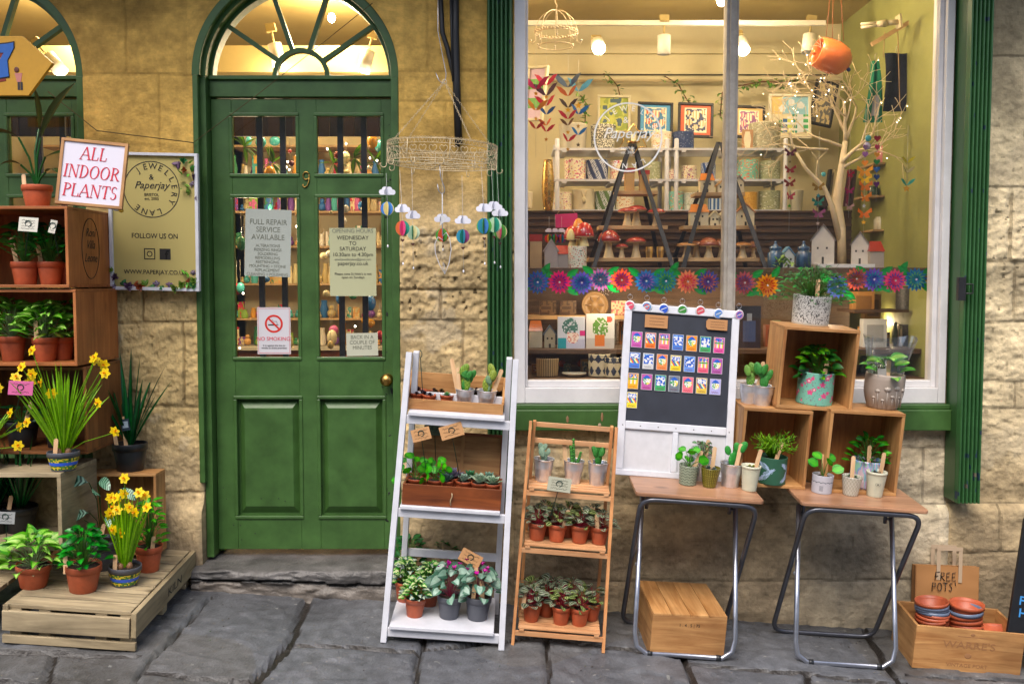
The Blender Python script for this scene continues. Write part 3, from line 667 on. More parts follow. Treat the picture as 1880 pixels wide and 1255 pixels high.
# ---------------------------------------------------------------- decorated pots
def dots(bgc, cols, dens=.35, su=14, sv=5, seed=0, ctr=None):
    def f(u, z, i):
        n = NZ.noise((cos(2 * pi * u) * su * .35, sin(2 * pi * u) * su * .5, z * sv * 30 + seed * 7))
        if n > .42 - dens * .22: return cols[0]
        n2 = NZ.noise((cos(2 * pi * u) * su * .5 + 9, sin(2 * pi * u) * su * .5, z * sv * 30 + seed))
        if n2 > .5 - dens * .22: return cols[min(1, len(cols) - 1)]
        if n2 < -.55 + dens * .22 and len(cols) > 2: return cols[2]
        return bgc
    return f
def fronds(bgc, c):
    def f(u, z, i):
        a = (u * 7 + z * 9) % 1; b = (u * 28 - z * 70) % 1
        return c if abs(a - .5) < .27 and b < .62 and abs(a - .5) > .02 else bgc
    return f
def stripesv(c1, c2, n): return lambda u, z, i: c1 if (u * n) % 1 < .5 else c2
def plain(c): return lambda u, z, i: c
def cyl(w_, h, n=26, taper=1.0, t=.004):
    pr = [(w_ * taper * .96, 0)] + [(w_ * (taper + (1 - taper) * k / n), .001 + (h - .001) * k / n) for k in range(n + 1)] + [(w_ - t, h + .001), (w_ - t - .001, h - .03), (.001, h - .03)]
    return pr
def dpot(px, py, wpx, hpx, Y, paint, label, z=None, taper=1.0, group='decorated pots in the window display', seg=90, name='decorated_pot', cat='pot', mt='vc'):
    s = sc(Y); p = at(px, py, Y + wpx / s / 2)
    if z is not None: p.z = z
    m = MB(); m.lathe(cyl(wpx / s / 2 * 1.02, hpx / s, taper=taper), seg, paint=paint); m.disc((0, 0, .001), wpx / s / 2 * taper * .95)
    return solo(name, m, M[mt], label, cat, p, group=group)
W_ = rgb('e6ddc0'); PK = rgb('d0527e'); PL = rgb('8c4a7a'); NV = rgb('2c3f6b'); SG = rgb('9fa57f'); AQ = rgb('7fc4ae'); CO = rgb('e8785c'); YL = rgb('e0b840'); GN = rgb('4a7a4e'); LW = rgb('d8dde4')
Y1s = .93
for r in (
 (1052, 271, 52, 46, plain(rgb('b4ad98')), 'large pale grey pot on the upper left white shelf', 2, .85),
 (1107, 271, 46, 44, lambda u, z, i: rgb('dcd8c4') if NZ.noise((u * 60, z * 160, 0)) > .05 else rgb('5d5c50'), 'grey pot with white scribble pattern behind the window lettering', 2, .9),
 (1214, 271, 36, 31, dots(W_, (rgb('d19a4a'), rgb('c0603c')), .2), 'white pot with orange flowers on the top white shelf', 2, 1),
 (1254, 271, 38, 31, dots(NV, (rgb('5d6b8e'), rgb('8892a8')), .2), 'dark navy patterned pot on the top shelf left of the mullion', 2, 1),
 (1404, 271, 58, 48, dots(rgb('a9a589'), (rgb('c9c7ae'), rgb('8f8d74')), .6, 20, 9), 'big sage scalloped pot on the top shelf right of the mullion', 2, .86),
 (1056, 327, 39, 37, dots(W_, (PK, PL, YL), .5, 12, 4, 1), 'pink floral pot at the left of the middle white shelf', 1, 1),
 (1096, 327, 40, 36, fronds(NV, LW), 'navy pot with white palm trees on the middle shelf', 1, 1),
 (1136, 327, 32, 34, dots(W_, (rgb('d0475c'), PK), .5, 12, 4, 2), 'white pot with red roses behind the left ladder top', 1, 1),
 (1198, 327, 30, 32, dots(SG, (rgb('c6cbaa'), W_), .2, 12, 5, 3), 'small sage pot at the right end of the left middle shelf', 1, 1),
 (1232, 327, 20, 18, dots(W_, (rgb('a8345e'), PK), .6, 12, 8, 4), 'tiny white and magenta pot between the shelf units', 1, 1),
 (1265, 327, 28, 25, dots(W_, (rgb('a23a74'), PL, YL), .5, 13, 6, 5), 'small white pot with purple flowers on the middle shelf', 1, 1),
 (1300, 327, 26, 30, fronds(rgb('2e5596'), LW), 'bright blue leaf pot behind the right ladder top', 1, 1),
 (1372, 327, 38, 36, dots(AQ, (CO, rgb('e8a44a'), W_), .45, 10, 4, 6), 'aqua pot with coral flowers on the middle shelf right of the mullion', 1, 1),
 (1413, 327, 37, 34, dots(SG, (rgb('d8dbc0'), rgb('5b5147')), .15, 14, 5, 7), 'sage pot with small birds on the middle right shelf', 1, 1),
 (1033, 384, 32, 32, dots(W_, (rgb('c26a86'), YL, PL), .35, 12, 5, 8), 'pale floral pot at the left of the lowest white shelf', 0, 1),
 (1071, 384, 40, 37, plain(rgb('d2c8a8')), 'cream pot with a hare face on the lowest white shelf', 0, 1),
 (1111, 384, 37, 34, fronds(rgb('5c7a48'), LW), 'green pot with white leaves behind the left ladder', 0, 1),
 (1147, 384, 34, 32, dots(W_, (rgb('cf8a3c'), rgb('b8613b')), .2, 12, 5, 9), 'cream pot with tiny orange dots behind the left ladder', 0, 1),
 (1237, 384, 34, 33, dots(AQ, (CO, rgb('e8a44a'), W_), .45, 10, 4, 10), 'aqua and coral floral pot on the lowest shelf left of the right ladder', 0, 1),
 (1270, 384, 30, 31, dots(rgb('cfd2c6'), (rgb('a9b29c'), rgb('7f8b78')), .4, 14, 6, 11), 'pale grey leaf pot beside the right ladder', 0, 1),
 (1314, 384, 28, 27, stripesv(rgb('2f5f9c'), rgb('c8d4dc'), 12), 'blue and white striped pot behind the right ladder', 0, 1),
 (1374, 384, 30, 32, dots(rgb('d2a13c'), (rgb('b87a1e'), rgb('e6c25a')), .6, 16, 12, 12), 'pot covered in yellow sunflowers behind the ladder right of the mullion', 0, 1),
 (1412, 384, 38, 35, dots(SG, (rgb('d8dbc0'), rgb('5b5147')), .15, 14, 5, 13), 'sage bird pot at the right of the lowest white shelf', 0, 1)):
    o = dpot(r[0], r[1], r[2], r[3], Y1s, r[4], r[5], LZ[r[6]], r[7])
    if 'hare' in r[5]:
        m = MB(); m.col = rgb('c8bd9a'); m.ell((0, -.058, .05), (.012, .012, .02)); m.ell((-.01, -.058, .085), (.005, .006, .022), (0, R(-14), 0)); m.ell((.01, -.058, .085), (.005, .006, .022), (0, R(14), 0)); part('face', m, M['vc'], o)
dpot(963, 383, 30, 30, .8, plain(W_), 'cream pot with a wire handle at the far left of the display', None, .9)
dpot(1462, 387, 24, 40, .9, plain(rgb('a8a48e')), 'grey tin bucket at the right end of the white shelves', zt2, .8)
m = MB(); p = at(1006, 386, .85); m.lathe([(.02, 0), (.03, .01), (.03, .16), (.018, .28), (.014, .29), (.012, .28)], 20, paint=lambda u, z, i: (.35, .24, .09)); m.lathe([(.0001, .012), (.028, .012)], 12)
v0 = MB(); 
vs = []
prof = [(.022 + .010 * sin(pi * min(1, k / 30)) + (.002 if k % 2 else 0), k * .0085) for k in range(32)]; v0.lathe(prof, 24, (.42, .28, .1)); solo('bronze_vase', v0, M['gold'], 'tall bronze hammered vase at the left of the white shelves', 'vase', p)
# pictures
def frame_picture(px, py, wpx, hpx, Y, fc, paint, label, rx=-6, ry=0, rz=0, fw=.014):
    s = sc(Y); p = at(px, py, Y); t = thing('framed_picture', label, 'picture', p, (R(rx), R(ry), R(rz)), 'framed papercut pictures'); a, b = wpx / s / 2, hpx / s / 2; m = MB(); m.col = fc
    m.bx(-a, a, -.01, .01, b - fw, b); m.bx(-a, a, -.01, .01, -b, -b + fw); m.bx(-a, -a + fw, -.01, .01, -b + fw, b - fw); m.bx(a - fw, a, -.01, .01, -b + fw, b - fw); part('frame', m, M['vc'], t, bev=.002)
    m = MB(); m.panel(-a + fw, a - fw, -b + fw, b - fw, .0, 30, 34, paint); m.bx(-a + fw, a - fw, .002, .008, -b + fw, b - fw, fc); part('artwork', m, M['vc'], t)
    return t
def balloons(c0, c1, c2, cb):
    ps = [(.5, .68, .15), (.25, .75, .09), (.76, .78, .09), (.28, .42, .11), (.72, .4, .11), (.5, .27, .09)]
    def f(u, v):
        if not (.12 < u < .88 and .1 < v < .9): return c0
        if not (.16 < u < .84 and .13 < v < .87): return W_
        for x, y, r in ps:
            d = math.hypot(u - x, (v - y) * 1.05)
            if d < r: return c2 if int((u - x) / r * 3 + 9) % 2 else W_
            if abs(u - x) < r * .25 and -r * 1.6 < v - y < 0: return W_
        return W_ if NZ.noise((u * 8, v * 12, 4)) > .22 else c1
    return f
def town(u, v):
    if v > .55:
        for x, y in ((.3, .7), (.55, .85), (.8, .78)):
            if math.hypot(u - x, v - y) < .09: return LW
        return (rgb('8fc0d8') if u > .3 else rgb('e0c27a'))
    k = int(u * 7); top = .2 + .05 * k
    if v < top + .15 and v > .08 and u > .2: return [rgb('4a8fb0'), rgb('5a9a58'), rgb('3c6aa0'), rgb('c9d25a'), rgb('2f8f7c'), LW, rgb('4aa86a')][k] if int(v * 14) % 2 else LW
    return rgb('d9cfae')
def leafart(u, v): n = NZ.noise((u * 5, v * 5, 2)); return rgb('8a9a2c') if n > .1 else (rgb('b5b94c') if n > -.25 else rgb('3c5a6a'))
def darkart(u, v): n = NZ.noise((u * 7, v * 9, 6)); return rgb('cbb98c') if n > .0 else rgb('6b6a6c')
frame_picture(1127, 210, 60, 70, 1.25, rgb('c9c2a4'), leafart, 'pale framed green leaf picture behind the window lettering', -8, 1)
frame_picture(1203, 219, 64, 62, 1.22, rgb('1c1a18'), balloons(rgb('4a94c4'), rgb('3f7aa8'), rgb('c4603c'), 0), 'black framed blue balloon picture behind the window lettering', -8, 2)
frame_picture(1277, 221, 64, 64, 1.22, rgb('161412'), balloons(rgb('cf5a2c'), rgb('2e3a60'), rgb('b08a3c'), 0), 'black framed orange and navy balloon picture left of the mullion', -8, 2)
frame_picture(1375, 224, 58, 60, 1.22, rgb('161412'), balloons(rgb('d8b070'), rgb('8a5a8c'), rgb('c46a80'), 0), 'black framed purple balloon picture right of the mullion', -8, 2)
frame_picture(1450, 214, 76, 82, 1.2, rgb('d8d4c0'), town, 'white framed picture of balloons over a harbour town', -8, 1)
frame_picture(1512, 190, 42, 84, 1.25, rgb('1c1a1a'), darkart, 'tilted black framed sketch left of the orange hanging pot', -8, 12)
frame_picture(983, 172, 44, 100, .9, rgb('cfc8aa'), lambda u, v: rgb('5fa03c') if int(v * 5) % 2 else rgb('c9b0cc'), 'white framed green and pink picture at the left edge of the window', -6, 4, -35)
m = MB(); p = at(1372, 258, .95); m.prism([(-.03, 0), (.03, 0), (.03, .1), (-.03, .1)], -.002, .0, rgb('b58a60')); m.prism([(-.012, .0), (.012, .0), (.02, .05), (.012, .09), (-.012, .09), (-.02, .05)], -.004, -.002, W_); solo('stag_card', m, M['vc'], 'kraft brown card with a white stag head on the top shelf', 'card', (p.x, .95, LZ[2]))
# ---------------------------------------------------------------- black display ladders with wooden treads
def aladder(apx, apy, lpx, rpx, bpy_, label, treads):
    Ya, Yb = .55, .34; A = at(apx, apy, Ya); L_, R_ = at(lpx, bpy_, Yb), at(rpx, bpy_, Yb); L_.z = R_.z = B1; t = thing('display_ladder', label, 'display ladder', (A.x, .5, B1), group='black display ladders in the window'); o = V((A.x, .5, B1))
    for nm, b, dy in (('leg', L_, 0), ('leg', R_, 0), ('leg', L_, .4), ('leg', R_, .4)):
        m = MB(); q = V((b.x, b.y + dy, B1)); top = V((A.x + (q.x - A.x) * .04, Ya, A.z)); m.beam(top - o, q - o, .02, .008, up=(0, 1, 0)); part(nm, m, M['blackp'], t)
    m = MB(); m.tube([A - o + V((-.008, -.01, 0)), A - o + V((.008, .02, 0))], .004); part('hinge', m, M['blackp'], t)
    out = []
    for a, b, y, yy in treads:
        m = MB(); pa, pb = at(a, y, yy), at(b, y, yy); m.bx(pa.x - o.x, pb.x - o.x, yy - o.y, yy - o.y + .14, pa.z - o.z - .018, pa.z - o.z); part('tread', m, M['paleboard'], t, bev=.001); out.append((pa.z, yy))
    return out
TL = aladder(1161, 262, 1090, 1236, 489, 'black A-frame display ladder of red roofed houses and toadstools left of the mullion', ((1130, 1208, 350, .5), (1100, 1226, 414, .44), (1080, 1246, 473, .38)))
TR = aladder(1322, 262, 1254, 1406, 489, 'black A-frame display ladder of little houses and brown mushrooms behind the mullion', ((1277, 1368, 353, .5), (1255, 1388, 414, .44), (1236, 1410, 473, .38)))
def house(px, zy, wpx, hpx, wc, rc, label, roof='gable', dep=.05, rz=0, win=True, group='small pottery and wooden houses'):
    z, Y = zy; s = sc(Y); p = at(px, 400, Y + .02); p.z = z; t = thing('model_house', label, 'model house', p, (0, 0, rz), group); a = wpx / s / 2; h = hpx / s; hb = h * (.62 if roof != 'flat' else .8)
    m = MB(); m.col = wc
    if roof == 'gable': m.prism([(-a, 0), (a, 0), (a, hb), (0, h - .004), (-a, hb)], 0, dep)
    else: m.bx(-a, a, 0, dep, 0, hb)
    part('wall', m, M['vc'], t, bev=.001); m = MB(); m.col = rc
    if roof == 'gable':
        for s_ in (-1, 1): m.beam((s_ * a * .5 * 1.0, dep / 2, (hb + h) / 2 + .0), (s_ * a * .5, dep / 2, (hb + h) / 2), 1, 1) if 0 else None
        e = .006; m.prism([(-a - e, hb - e), (-a - e, hb + .001), (0, h + e), (a + e, hb + .001), (a + e, hb - e), (0, h - .003)], -e, dep + e)
    elif roof == 'slope': m.add([(-a - .003, -.004, hb), (a + .003, -.004, hb), (a + .003, dep + .002, hb), (-a - .003, dep + .002, hb), (-a * .8, dep / 2, h), (a * .8, dep / 2, h)], [(0, 1, 5, 4), (2, 3, 4, 5), (1, 2, 5), (3, 0, 4), (0, 3, 2, 1)])
    else: m.bx(-a - .002, a + .002, -.002, dep + .002, hb, h)
    part('roof', m, M['vcgloss'] if roof == 'slope' else M['vc'], t)
    if win:
        m = MB(); m.col = (.03, .025, .02); m.bx(-.005, .005, -.001, 0, 0, hb * .3); part('door', m, M['vc'], t)
        for wx in (-.5, .3): m = MB(); m.col = (.03, .025, .02); m.bx(a * wx - .002, a * wx + .006, -.001, 0, hb * .62, hb * .62 + .01); part('window', m, M['vc'], t)
    return t
WC = rgb('d8cca8'); WDN = rgb('c39a5c'); RD = rgb('a02a20'); OR = rgb('c0702a'); GR = rgb('7c7570')
house(1156, TL[0], 17, 42, WDN, RD, 'narrow wooden house with red roof on the left ladder top tread', 'flat', win=False); house(1183, TL[0], 17, 38, WDN, RD, 'second narrow red topped wooden house right of its twin on the left ladder', 'flat', win=False)
house(1298, TR[0], 26, 36, WC, OR, 'glazed house with amber roof on the right ladder top tread', 'slope'); house(1326, TR[0], 18, 22, WC, WDN, 'small cream cottage on the top tread just left of the mullion', 'gable'); house(1356, TR[0], 18, 30, WC, GR, 'cream house with grey roof on the top tread right of the mullion', 'gable')
house(1284, TR[1], 34, 40, rgb('cfc5a6'), OR, 'wide pottery house with orange roof and tiny windows on the middle tread', 'slope'); house(1313, TR[1], 18, 26, WC, rgb('bdb08c'), 'cream arched cottage on the middle tread', 'gable'); house(1327, TR[1], 15, 24, WC, WC, 'thin white cottage touching the mullion on the middle tread', 'gable'); house(1369, TR[1], 32, 40, WC, rgb('b07a48'), 'cream house with tan roof right of the mullion on the middle tread', 'gable')
def mush(px, zy, wpx, hpx, cap, stem, label, spots=False, group='model mushrooms in the window', lift=0, dome=.42, flat=False):
    z, Y = zy; s = sc(Y); p = at(px, 400, Y + .04); p.z = z; t = thing('model_mushroom', label, 'model mushroom', p, (0, 0, px), group); a = wpx / s / 2; h = hpx / s; r2 = random.Random(px)
    m = MB(); m.lathe([(a * .5, 0), (a * .46, h * .06), (a * .3, h * .3), (a * .24, h * .62), (a * .2, h * .72)], 14, stem); part('stem', m, M['vc'], t)
    m = MB(); cz = h * (1 - dome); pr = [(a * .2, cz + .004), (a * .8, cz - h * .04), (a, cz)] + [(a * cos(q), cz + h * dome * sin(q) * (.45 if flat else 1)) for q in [pi / 2 * k / 7 for k in range(1, 8)]]
    m.lathe(pr, 20, paint=lambda u, zz, i: (rgb('d8c8a4') if i < 2 else cap)); part('cap', m, M['vcgloss'], t)
    if spots:
        for k in range(12):
            m = MB(); m.col = (.8, .76, .68); q, b = .15 + .28 * (k % 4), 2.4 * k; r = a * cos(q); m.ell((r * cos(b), r * sin(b), cz + h * dome * sin(q)), (.0035,) * 3, seg=6, ring=4); part('spot', m, M['vc'], t)
CR = rgb('9c3028'); ST = rgb('cdb68a'); BR = rgb('8a5634')
mush(1152, TL[1], 38, 44, CR, ST, 'toadstool with flat red cap at the left of the middle tread', flat=True); mush(1168, (TL[1][0], TL[1][1] + .04), 40, 50, rgb('a83a30'), ST, 'taller toadstool behind the others on the middle tread', flat=True); mush(1205, TL[1], 34, 42, CR, ST, 'red capped toadstool at the right of the middle tread', flat=True)
mush(1118, TL[2], 42, 52, CR, ST, 'fat red spotted toadstool at the left of the lowest tread', True); mush(1142, TL[2], 25, 34, CR, ST, 'small red toadstool between the two big ones on the lowest tread', flat=True); mush(1168, TL[2], 38, 50, CR, ST, 'tall toadstool with flat cap on the lowest left tread', flat=True)
mush(1262, TR[2], 40, 38, rgb('96693c'), ST, 'brown mushroom at the left of the lowest right tread', flat=True); mush(1279, (TR[2][0], TR[2][1] + .05), 34, 42, BR, ST, 'tall tan mushroom behind on the lowest right tread', flat=True); mush(1302, TR[2], 38, 38, rgb('8c4c34'), ST, 'glossy russet mushroom on the lowest tread left of the mullion')
mush(1324, (TR[2][0], TR[2][1] + .05), 26, 36, BR, ST, 'dark mushroom half behind the mullion'); mush(1364, TR[2], 36, 38, rgb('a06a34'), ST, 'amber mushroom right of the mullion', flat=True); mush(1384, (TR[2][0], TR[2][1] + .04), 22, 32, BR, ST, 'small brown mushroom by the right ladder leg')
for k, (px, lab) in enumerate(((1192, 'amber glass mug at the right of the lowest left tread'), (1212, 'second amber glass mug beside the ladder leg'))):
    m = MB(); m.lathe([(.016, 0), (.019, .03), (.018, .055), (.016, .054), (.016, .01)], 16, paint=stripesv((.45, .27, .06), (.22, .12, .03), 12)); p = at(px, 470, .45); solo('amber_mug', m, M['vcgloss'], lab, 'mug', (p.x, .45, TL[2][0]), group='amber mugs')
# things on the eye-level board
BZ = (B1, .3)
house(957, BZ, 26, 62, WDN, rgb('7c3a24'), 'tall wooden house cut off by the left window frame', 'gable'); house(984, BZ, 22, 62, rgb('bba27a'), RD, 'tall beige house with flat red front at the left of the board', 'flat', win=False); house(1012, (B1, .26), 24, 52, rgb('a59c9a'), rgb('a59c9a'), 'pale grey stone gabled house on the board', 'gable', win=False); house(1032, (B1, .28), 26, 42, rgb('9c9490'), rgb('b0302a'), 'grey house with glossy red roof beside the floral pot', 'slope', win=False)
dpot(1060, 487, 34, 40, .26, dots(rgb('d4d6c8'), (rgb('c8422c'), rgb('2a5a48')), .3, 16, 8, 21), 'white pot with red wildflowers on the eye level board', B1, .97)
mush(1073, (B1 + .105, .27), 36, 44, rgb('b01c1c'), rgb('d8c890'), 'large bright red spotted toadstool in the floral pot', True, dome=.6); mush(1050, (B1 + .10, .3), 30, 40, rgb('b82a1c'), rgb('d8c890'), 'smaller red toadstool leaning in the floral pot', True, dome=.6); mush(1062, (B1 + .10, .34), 24, 54, rgb('d88a2c'), rgb('d8c890'), 'orange toadstool at the back of the floral pot', dome=.5); mush(1048, (B1 + .1, .27), 16, 34, rgb('d8cc8a'), rgb('d8c890'), 'cream toadstool at the front of the floral pot', dome=.6)
t = thing('hanging_sign', 'bright pink hanging sign on strings above the red toadstools', 'sign', at(1040, 405, .45), (0, R(-3), 0)); m = MB(); m.col = rgb('c82a6e'); m.bx(-.054, .054, -.003, .003, -.033, .033); part('board', m, M['vc'], t, bev=.001)
m = MB(); m.tube([(-.045, 0, .033), (0, 0, .09), (.045, 0, .033)], .0012, 4); part('string', m, M['cream'], t); part('lettering', textmesh('home sweet\nhome'.replace('home sweet\nhome', '~ ~ ~\n~ ~'), .02, M['inkr']), M['inkr'], t, (0, -.0045, 0))
for px, lab, c in ((1423, 'blue glass jar at the left of the houses', rgb('33506c')), (1475, 'second blue glass jar beside the grey roofed houses', rgb('2c4560'))):
    m = MB(); s = .9 if px > 1450 else 1; m.lathe([(.03, 0), (.036, .006), (.037, .07), (.028, .08), (.024, .083), (.029, .09), (.029, .1), (.012, .108), (.006, .12), (.009, .126), (.0002, .13)], 24, paint=lambda u, z, i: c if (u * 20) % 1 < .6 else tuple(q * 1.7 for q in c)); p = at(px, 487, .3); solo('glass_jar', m, M['vcgloss'], lab, 'jar', (p.x, .3, B1), group='blue glass jars')
house(1449, BZ, 22, 38, rgb('c8ccc4'), rgb('5f8aa8'), 'small white cottage with blue roof between the blue jars', 'gable'); house(1512, (B1 + .02, .32), 40, 72, rgb('c9c0b4'), GR, 'large white birdhouse with slate grey roof left of the tree trunk', 'gable', .09, R(-18)); house(1580, (B1 + .02, .34), 30, 58, rgb('c9c0b4'), GR, 'narrower white birdhouse with grey roof right of the tree trunk', 'gable', .08, R(-18)); house(1612, (B1, .3), 26, 50, rgb('a89c90'), RD, 'beige house with red roof near the right window frame', 'slope', .06, 0, False)
m = MB(); m.col = (.7, .7, .68); a, b = at(1500, 485, .3), at(1604, 485, .3); m.bx(a.x, b.x, .28, .44, B1, B1 + .02); solo('white_plinth', m, M['vc'], 'white base board under the two birdhouses', 'board', bev=.001)
# lower level
BY = (B2, .3)
house(984, BY, 24, 50, rgb('c4c2ac'), rgb('b8682a'), 'small house with orange roof at the left of the lower shelf', 'slope', win=False); house(1010, BY, 20, 40, rgb('b9b49a'), rgb('6a7c8c'), 'small house with slate blue roof on the lower shelf', 'gable')
def plantphoto(kind):
    def f(u, v):
        if kind == 0:
            if math.hypot(u - .55, (v - .38)) < .22 and v < .5: return rgb('e0d4c8') if NZ.noise((u * 30, v * 30, 0)) < .2 else rgb('c0503c')
            if math.hypot(u - .45, v - .68) < .28 and NZ.noise((u * 14, v * 14, 0)) > -.2: return rgb('3c7068')
            if u < .3 and v < .32: return rgb('1f8f9c')
            if u > .8 and .4 < v < .58: return rgb('c82a7c')
            return rgb('b0b4cc') if v < .3 else rgb('c3ccd8')
        if math.hypot(u - .82, v - .85) < .1: return rgb('c0503c')
        if .32 < u < .66 and .08 < v < .4: return rgb('c8702a')
        if math.hypot(u - .5, (v - .6) * .9) < .28 and NZ.noise((u * 16, v * 16, 3)) > -.15: return rgb('5a8c34')
        return rgb('b8b4ac') if v < .3 else rgb('d4d4ce')
    return f
for px, w_, h, k, lab in ((1049, 50, 58, 0, 'boxed planter kit printed with a blue leaved plant'), (1102, 52, 63, 1, 'boxed planter kit printed with a basil plant in an orange pot')):
    p = at(px, 636, .27); s = sc(.27); t = thing('gift_box', lab, 'box', (p.x, .27, B2), group='printed boxes'); a = w_ / s / 2; m = MB(); m.col = (.6, .6, .58); m.bx(-a, a, .001, .05, 0, h / s); part('box', m, M['vc'], t); m = MB(); m.panel(-a, a, 0, h / s, 0, 26, 30, plantphoto(k)); part('printed_front', m, M['paper'], t)
m = MB(); m.lathe([(.0001, 0), (.066, 0), (.068, .004), (.066, .012), (.058, .012), (.056, .009), (.03, .009), (.028, .013), (.0002, .013)], 40, rgb('8a6a3c')); 
for k in range(6): m.ell((.03 * cos(k * 1.05), .03 * sin(k * 1.05), .011), (.018, .006, .003), (0, 0, k * 1.05), col=rgb('6e5028'))
p = at(1092, 560, .5); solo('round_plaque', m, M['vc'], 'round carved wooden plaque with a moth above the printed boxes', 'plaque', p, (R(82), 0, 0))
for px, lab in ((1005, 'brown tile box at the left under the flower garland'), (1042, 'dark tile box beside the round plaque'), (1135, 'cream floral tile box right of the round plaque')):
    p = at(px, 575, .55); m = MB(); m.panel(-.04, .04, 0, .07, -.001, 10, 10, (lambda u, v: rgb('6b5234') if NZ.noise((u * 5, v * 5, 1)) > 0 else rgb('4a3420')) if px < 1100 else (lambda u, v: rgb('b05a5c') if NZ.noise((u * 7, v * 7, 3)) > .1 else rgb('d0bc94'))); m.bx(-.04, .04, 0, .03, 0, .07, (.2, .14, .08)); solo('tile_box', m, M['vc'], lab, 'box', (p.x, .5, at(1040, 578, .5).z))
m = MB(); m.bx(WX0 + .02, at(1330, 560, .5).x, .46, .6, at(1040, 578, .5).z - .02, at(1040, 578, .5).z - .001); solo('display_board', m, M['paleboard'], 'short pale shelf under the tile boxes', 'shelf')
B3Y = .2
dpot(1005, 695, 42, 33, B3Y, stripesv(rgb('a08a62'), rgb('5f4c2e'), 30), 'brown ribbed pot in the bottom left corner of the window', B3, .92)
def azt(u, z, i): return rgb('1f2c44') if (abs(((u * 9) % 1) - .5) + abs(((z * 18) % 1) - .5)) < .42 or (i in (20, 21)) else rgb('c8bc98')
dpot(1100, 695, 41, 41, B3Y, azt, 'taller navy and cream patterned pot behind the magnet board', B3, .96); dpot(1128, 695, 38, 36, .17, azt, 'shorter navy and cream patterned pot beside its taller twin', B3, .96)
for px, lab in ((1032, 'orange ball ornament left in the window bottom'), (1066, 'orange ball ornament right in the window bottom')):
    m = MB(); m.ell((0, 0, .018), (.018, .018, .018), col=rgb('c85a2c')); p = at(px, 680, .5); solo('ball_ornament', m, M['vcgloss'], lab, 'ornament', (p.x, .5, B3 + .02))
m = MB(); m.lathe([(.03, 0), (.055, .01), (.06, .016), (.055, .012), (.0002, .006)], 28, W_); p = at(1054, 694, .25); solo('shallow_dish', m, M['vc'], 'shallow cream dish between the striped and navy pots', 'dish', (p.x, .25, B3))
# right lower display
m = MB(); p = at(1375, 636, .3); m.bx(-.055, .055, 0, .06, 0, .2, rgb('1f2638')); m.bx(-.03, .03, -.002, 0, .03, .13, rgb('34507c')); m.bx(-.012, .012, -.0021, 0, .13, .165, rgb('8f9aa8')); solo('bottle_box', m, M['vc'], 'tall navy gift box printed with a blue bottle beside the magnet board', 'box', (p.x, .3, B2))
for k, (px, py, w_, h, c, Y, lab) in enumerate(((1606, 640, 44, 52, rgb('c8c8c4'), .35, 'small white box frame behind the cellophane wrapped plant'), (1585, 575, 40, 40, rgb('a8783c'), .45, 'stack of carved wooden blocks behind the white pot'), (1602, 590, 30, 50, rgb('b08a3c'), .5, 'gold gift bag behind the paper flowers'), (1420, 640, 30, 40, rgb('7c3c24'), .4, 'dark red wooden box with a paper tag behind the top crate'))):
    p = at(px, py, Y); s = sc(Y); a = w_ / s / 2; m = MB(); m.bx(-a, a, 0, .05, 0, h / s, c); m.bx(-a * .7, a * .7, -.002, 0, h / s * .2, h / s * .8, tuple(q * .55 for q in c)); solo('gift_box', m, M['vc'], lab, 'box', (p.x, Y, B2 if k in (0, 3) else p.z), bev=.001)
for px, py, w_, h, lab in ((1666, 568, 42, 42, 'dark grey textured pot right of the wooden blocks'), (1668, 640, 38, 40, 'mid grey textured pot on the lower right shelf')): dpot(px, py, w_, h, .4, dots(rgb('44423e'), (rgb('5f5c56'), rgb('302e2c')), .5, 30, 20), lab, B2 if py > 600 else None, .96)
a, b = at(1560, 645, .4), at(1700, 645, .4); m = MB(); m.bx(a.x, XR - .02, .35, .6, at(1660, 568, .4).z - .012, at(1660, 568, .4).z); solo('display_board', m, M['dkwood'], 'short dark shelf in the lower right corner of the window', 'shelf')
# wall shelves at the right with jars
for k, (a, b, y, lab) in enumerate(((1604, 1706, 298, 'upper small wooden wall shelf with pink jar'), (1592, 1706, 358, 'middle small wooden wall shelf with dark green jars'), (1602, 1690, 421, 'lower small wooden wall shelf with glass jars'))):
    Y = .75; pa, pb = at(a, y, Y), at(b, y, Y); m = MB(); m.bx(pa.x, XR - .002, Y, Y + .2, pa.z - .01, pa.z); o = solo('wall_shelf', m, M['paleboard'], lab, 'shelf', group='small wall shelves')
    for j, (dx, w_, h, c) in enumerate(([(.09, .045, .11, rgb('c77a80'))], [(.06, .03, .05, rgb('1f3826')), (.13, .034, .055, rgb('22402a'))], [(.07, .035, .07, rgb('b5b09a')), (.15, .035, .06, rgb('a8a088'))])[k]):
        m = MB(); m.lathe([(w_ * .9, 0), (w_, .006), (w_, h * .8), (w_ * .75, h * .9), (w_ * .8, h)], 20, paint=stripesv(c, tuple(min(1, q * 1.5) for q in c), 16)); solo('storage_jar', m, M['vcgloss'], [['pink ribbed glass jar on the upper wall shelf'], ['left dark green jar on the middle wall shelf', 'right dark green jar on the middle wall shelf'], ['left clear jar on the lower wall shelf', 'right clear jar on the lower wall shelf']][k][j], 'jar', (pa.x + dx, Y + .08, pa.z), group='jars on the wall shelves')
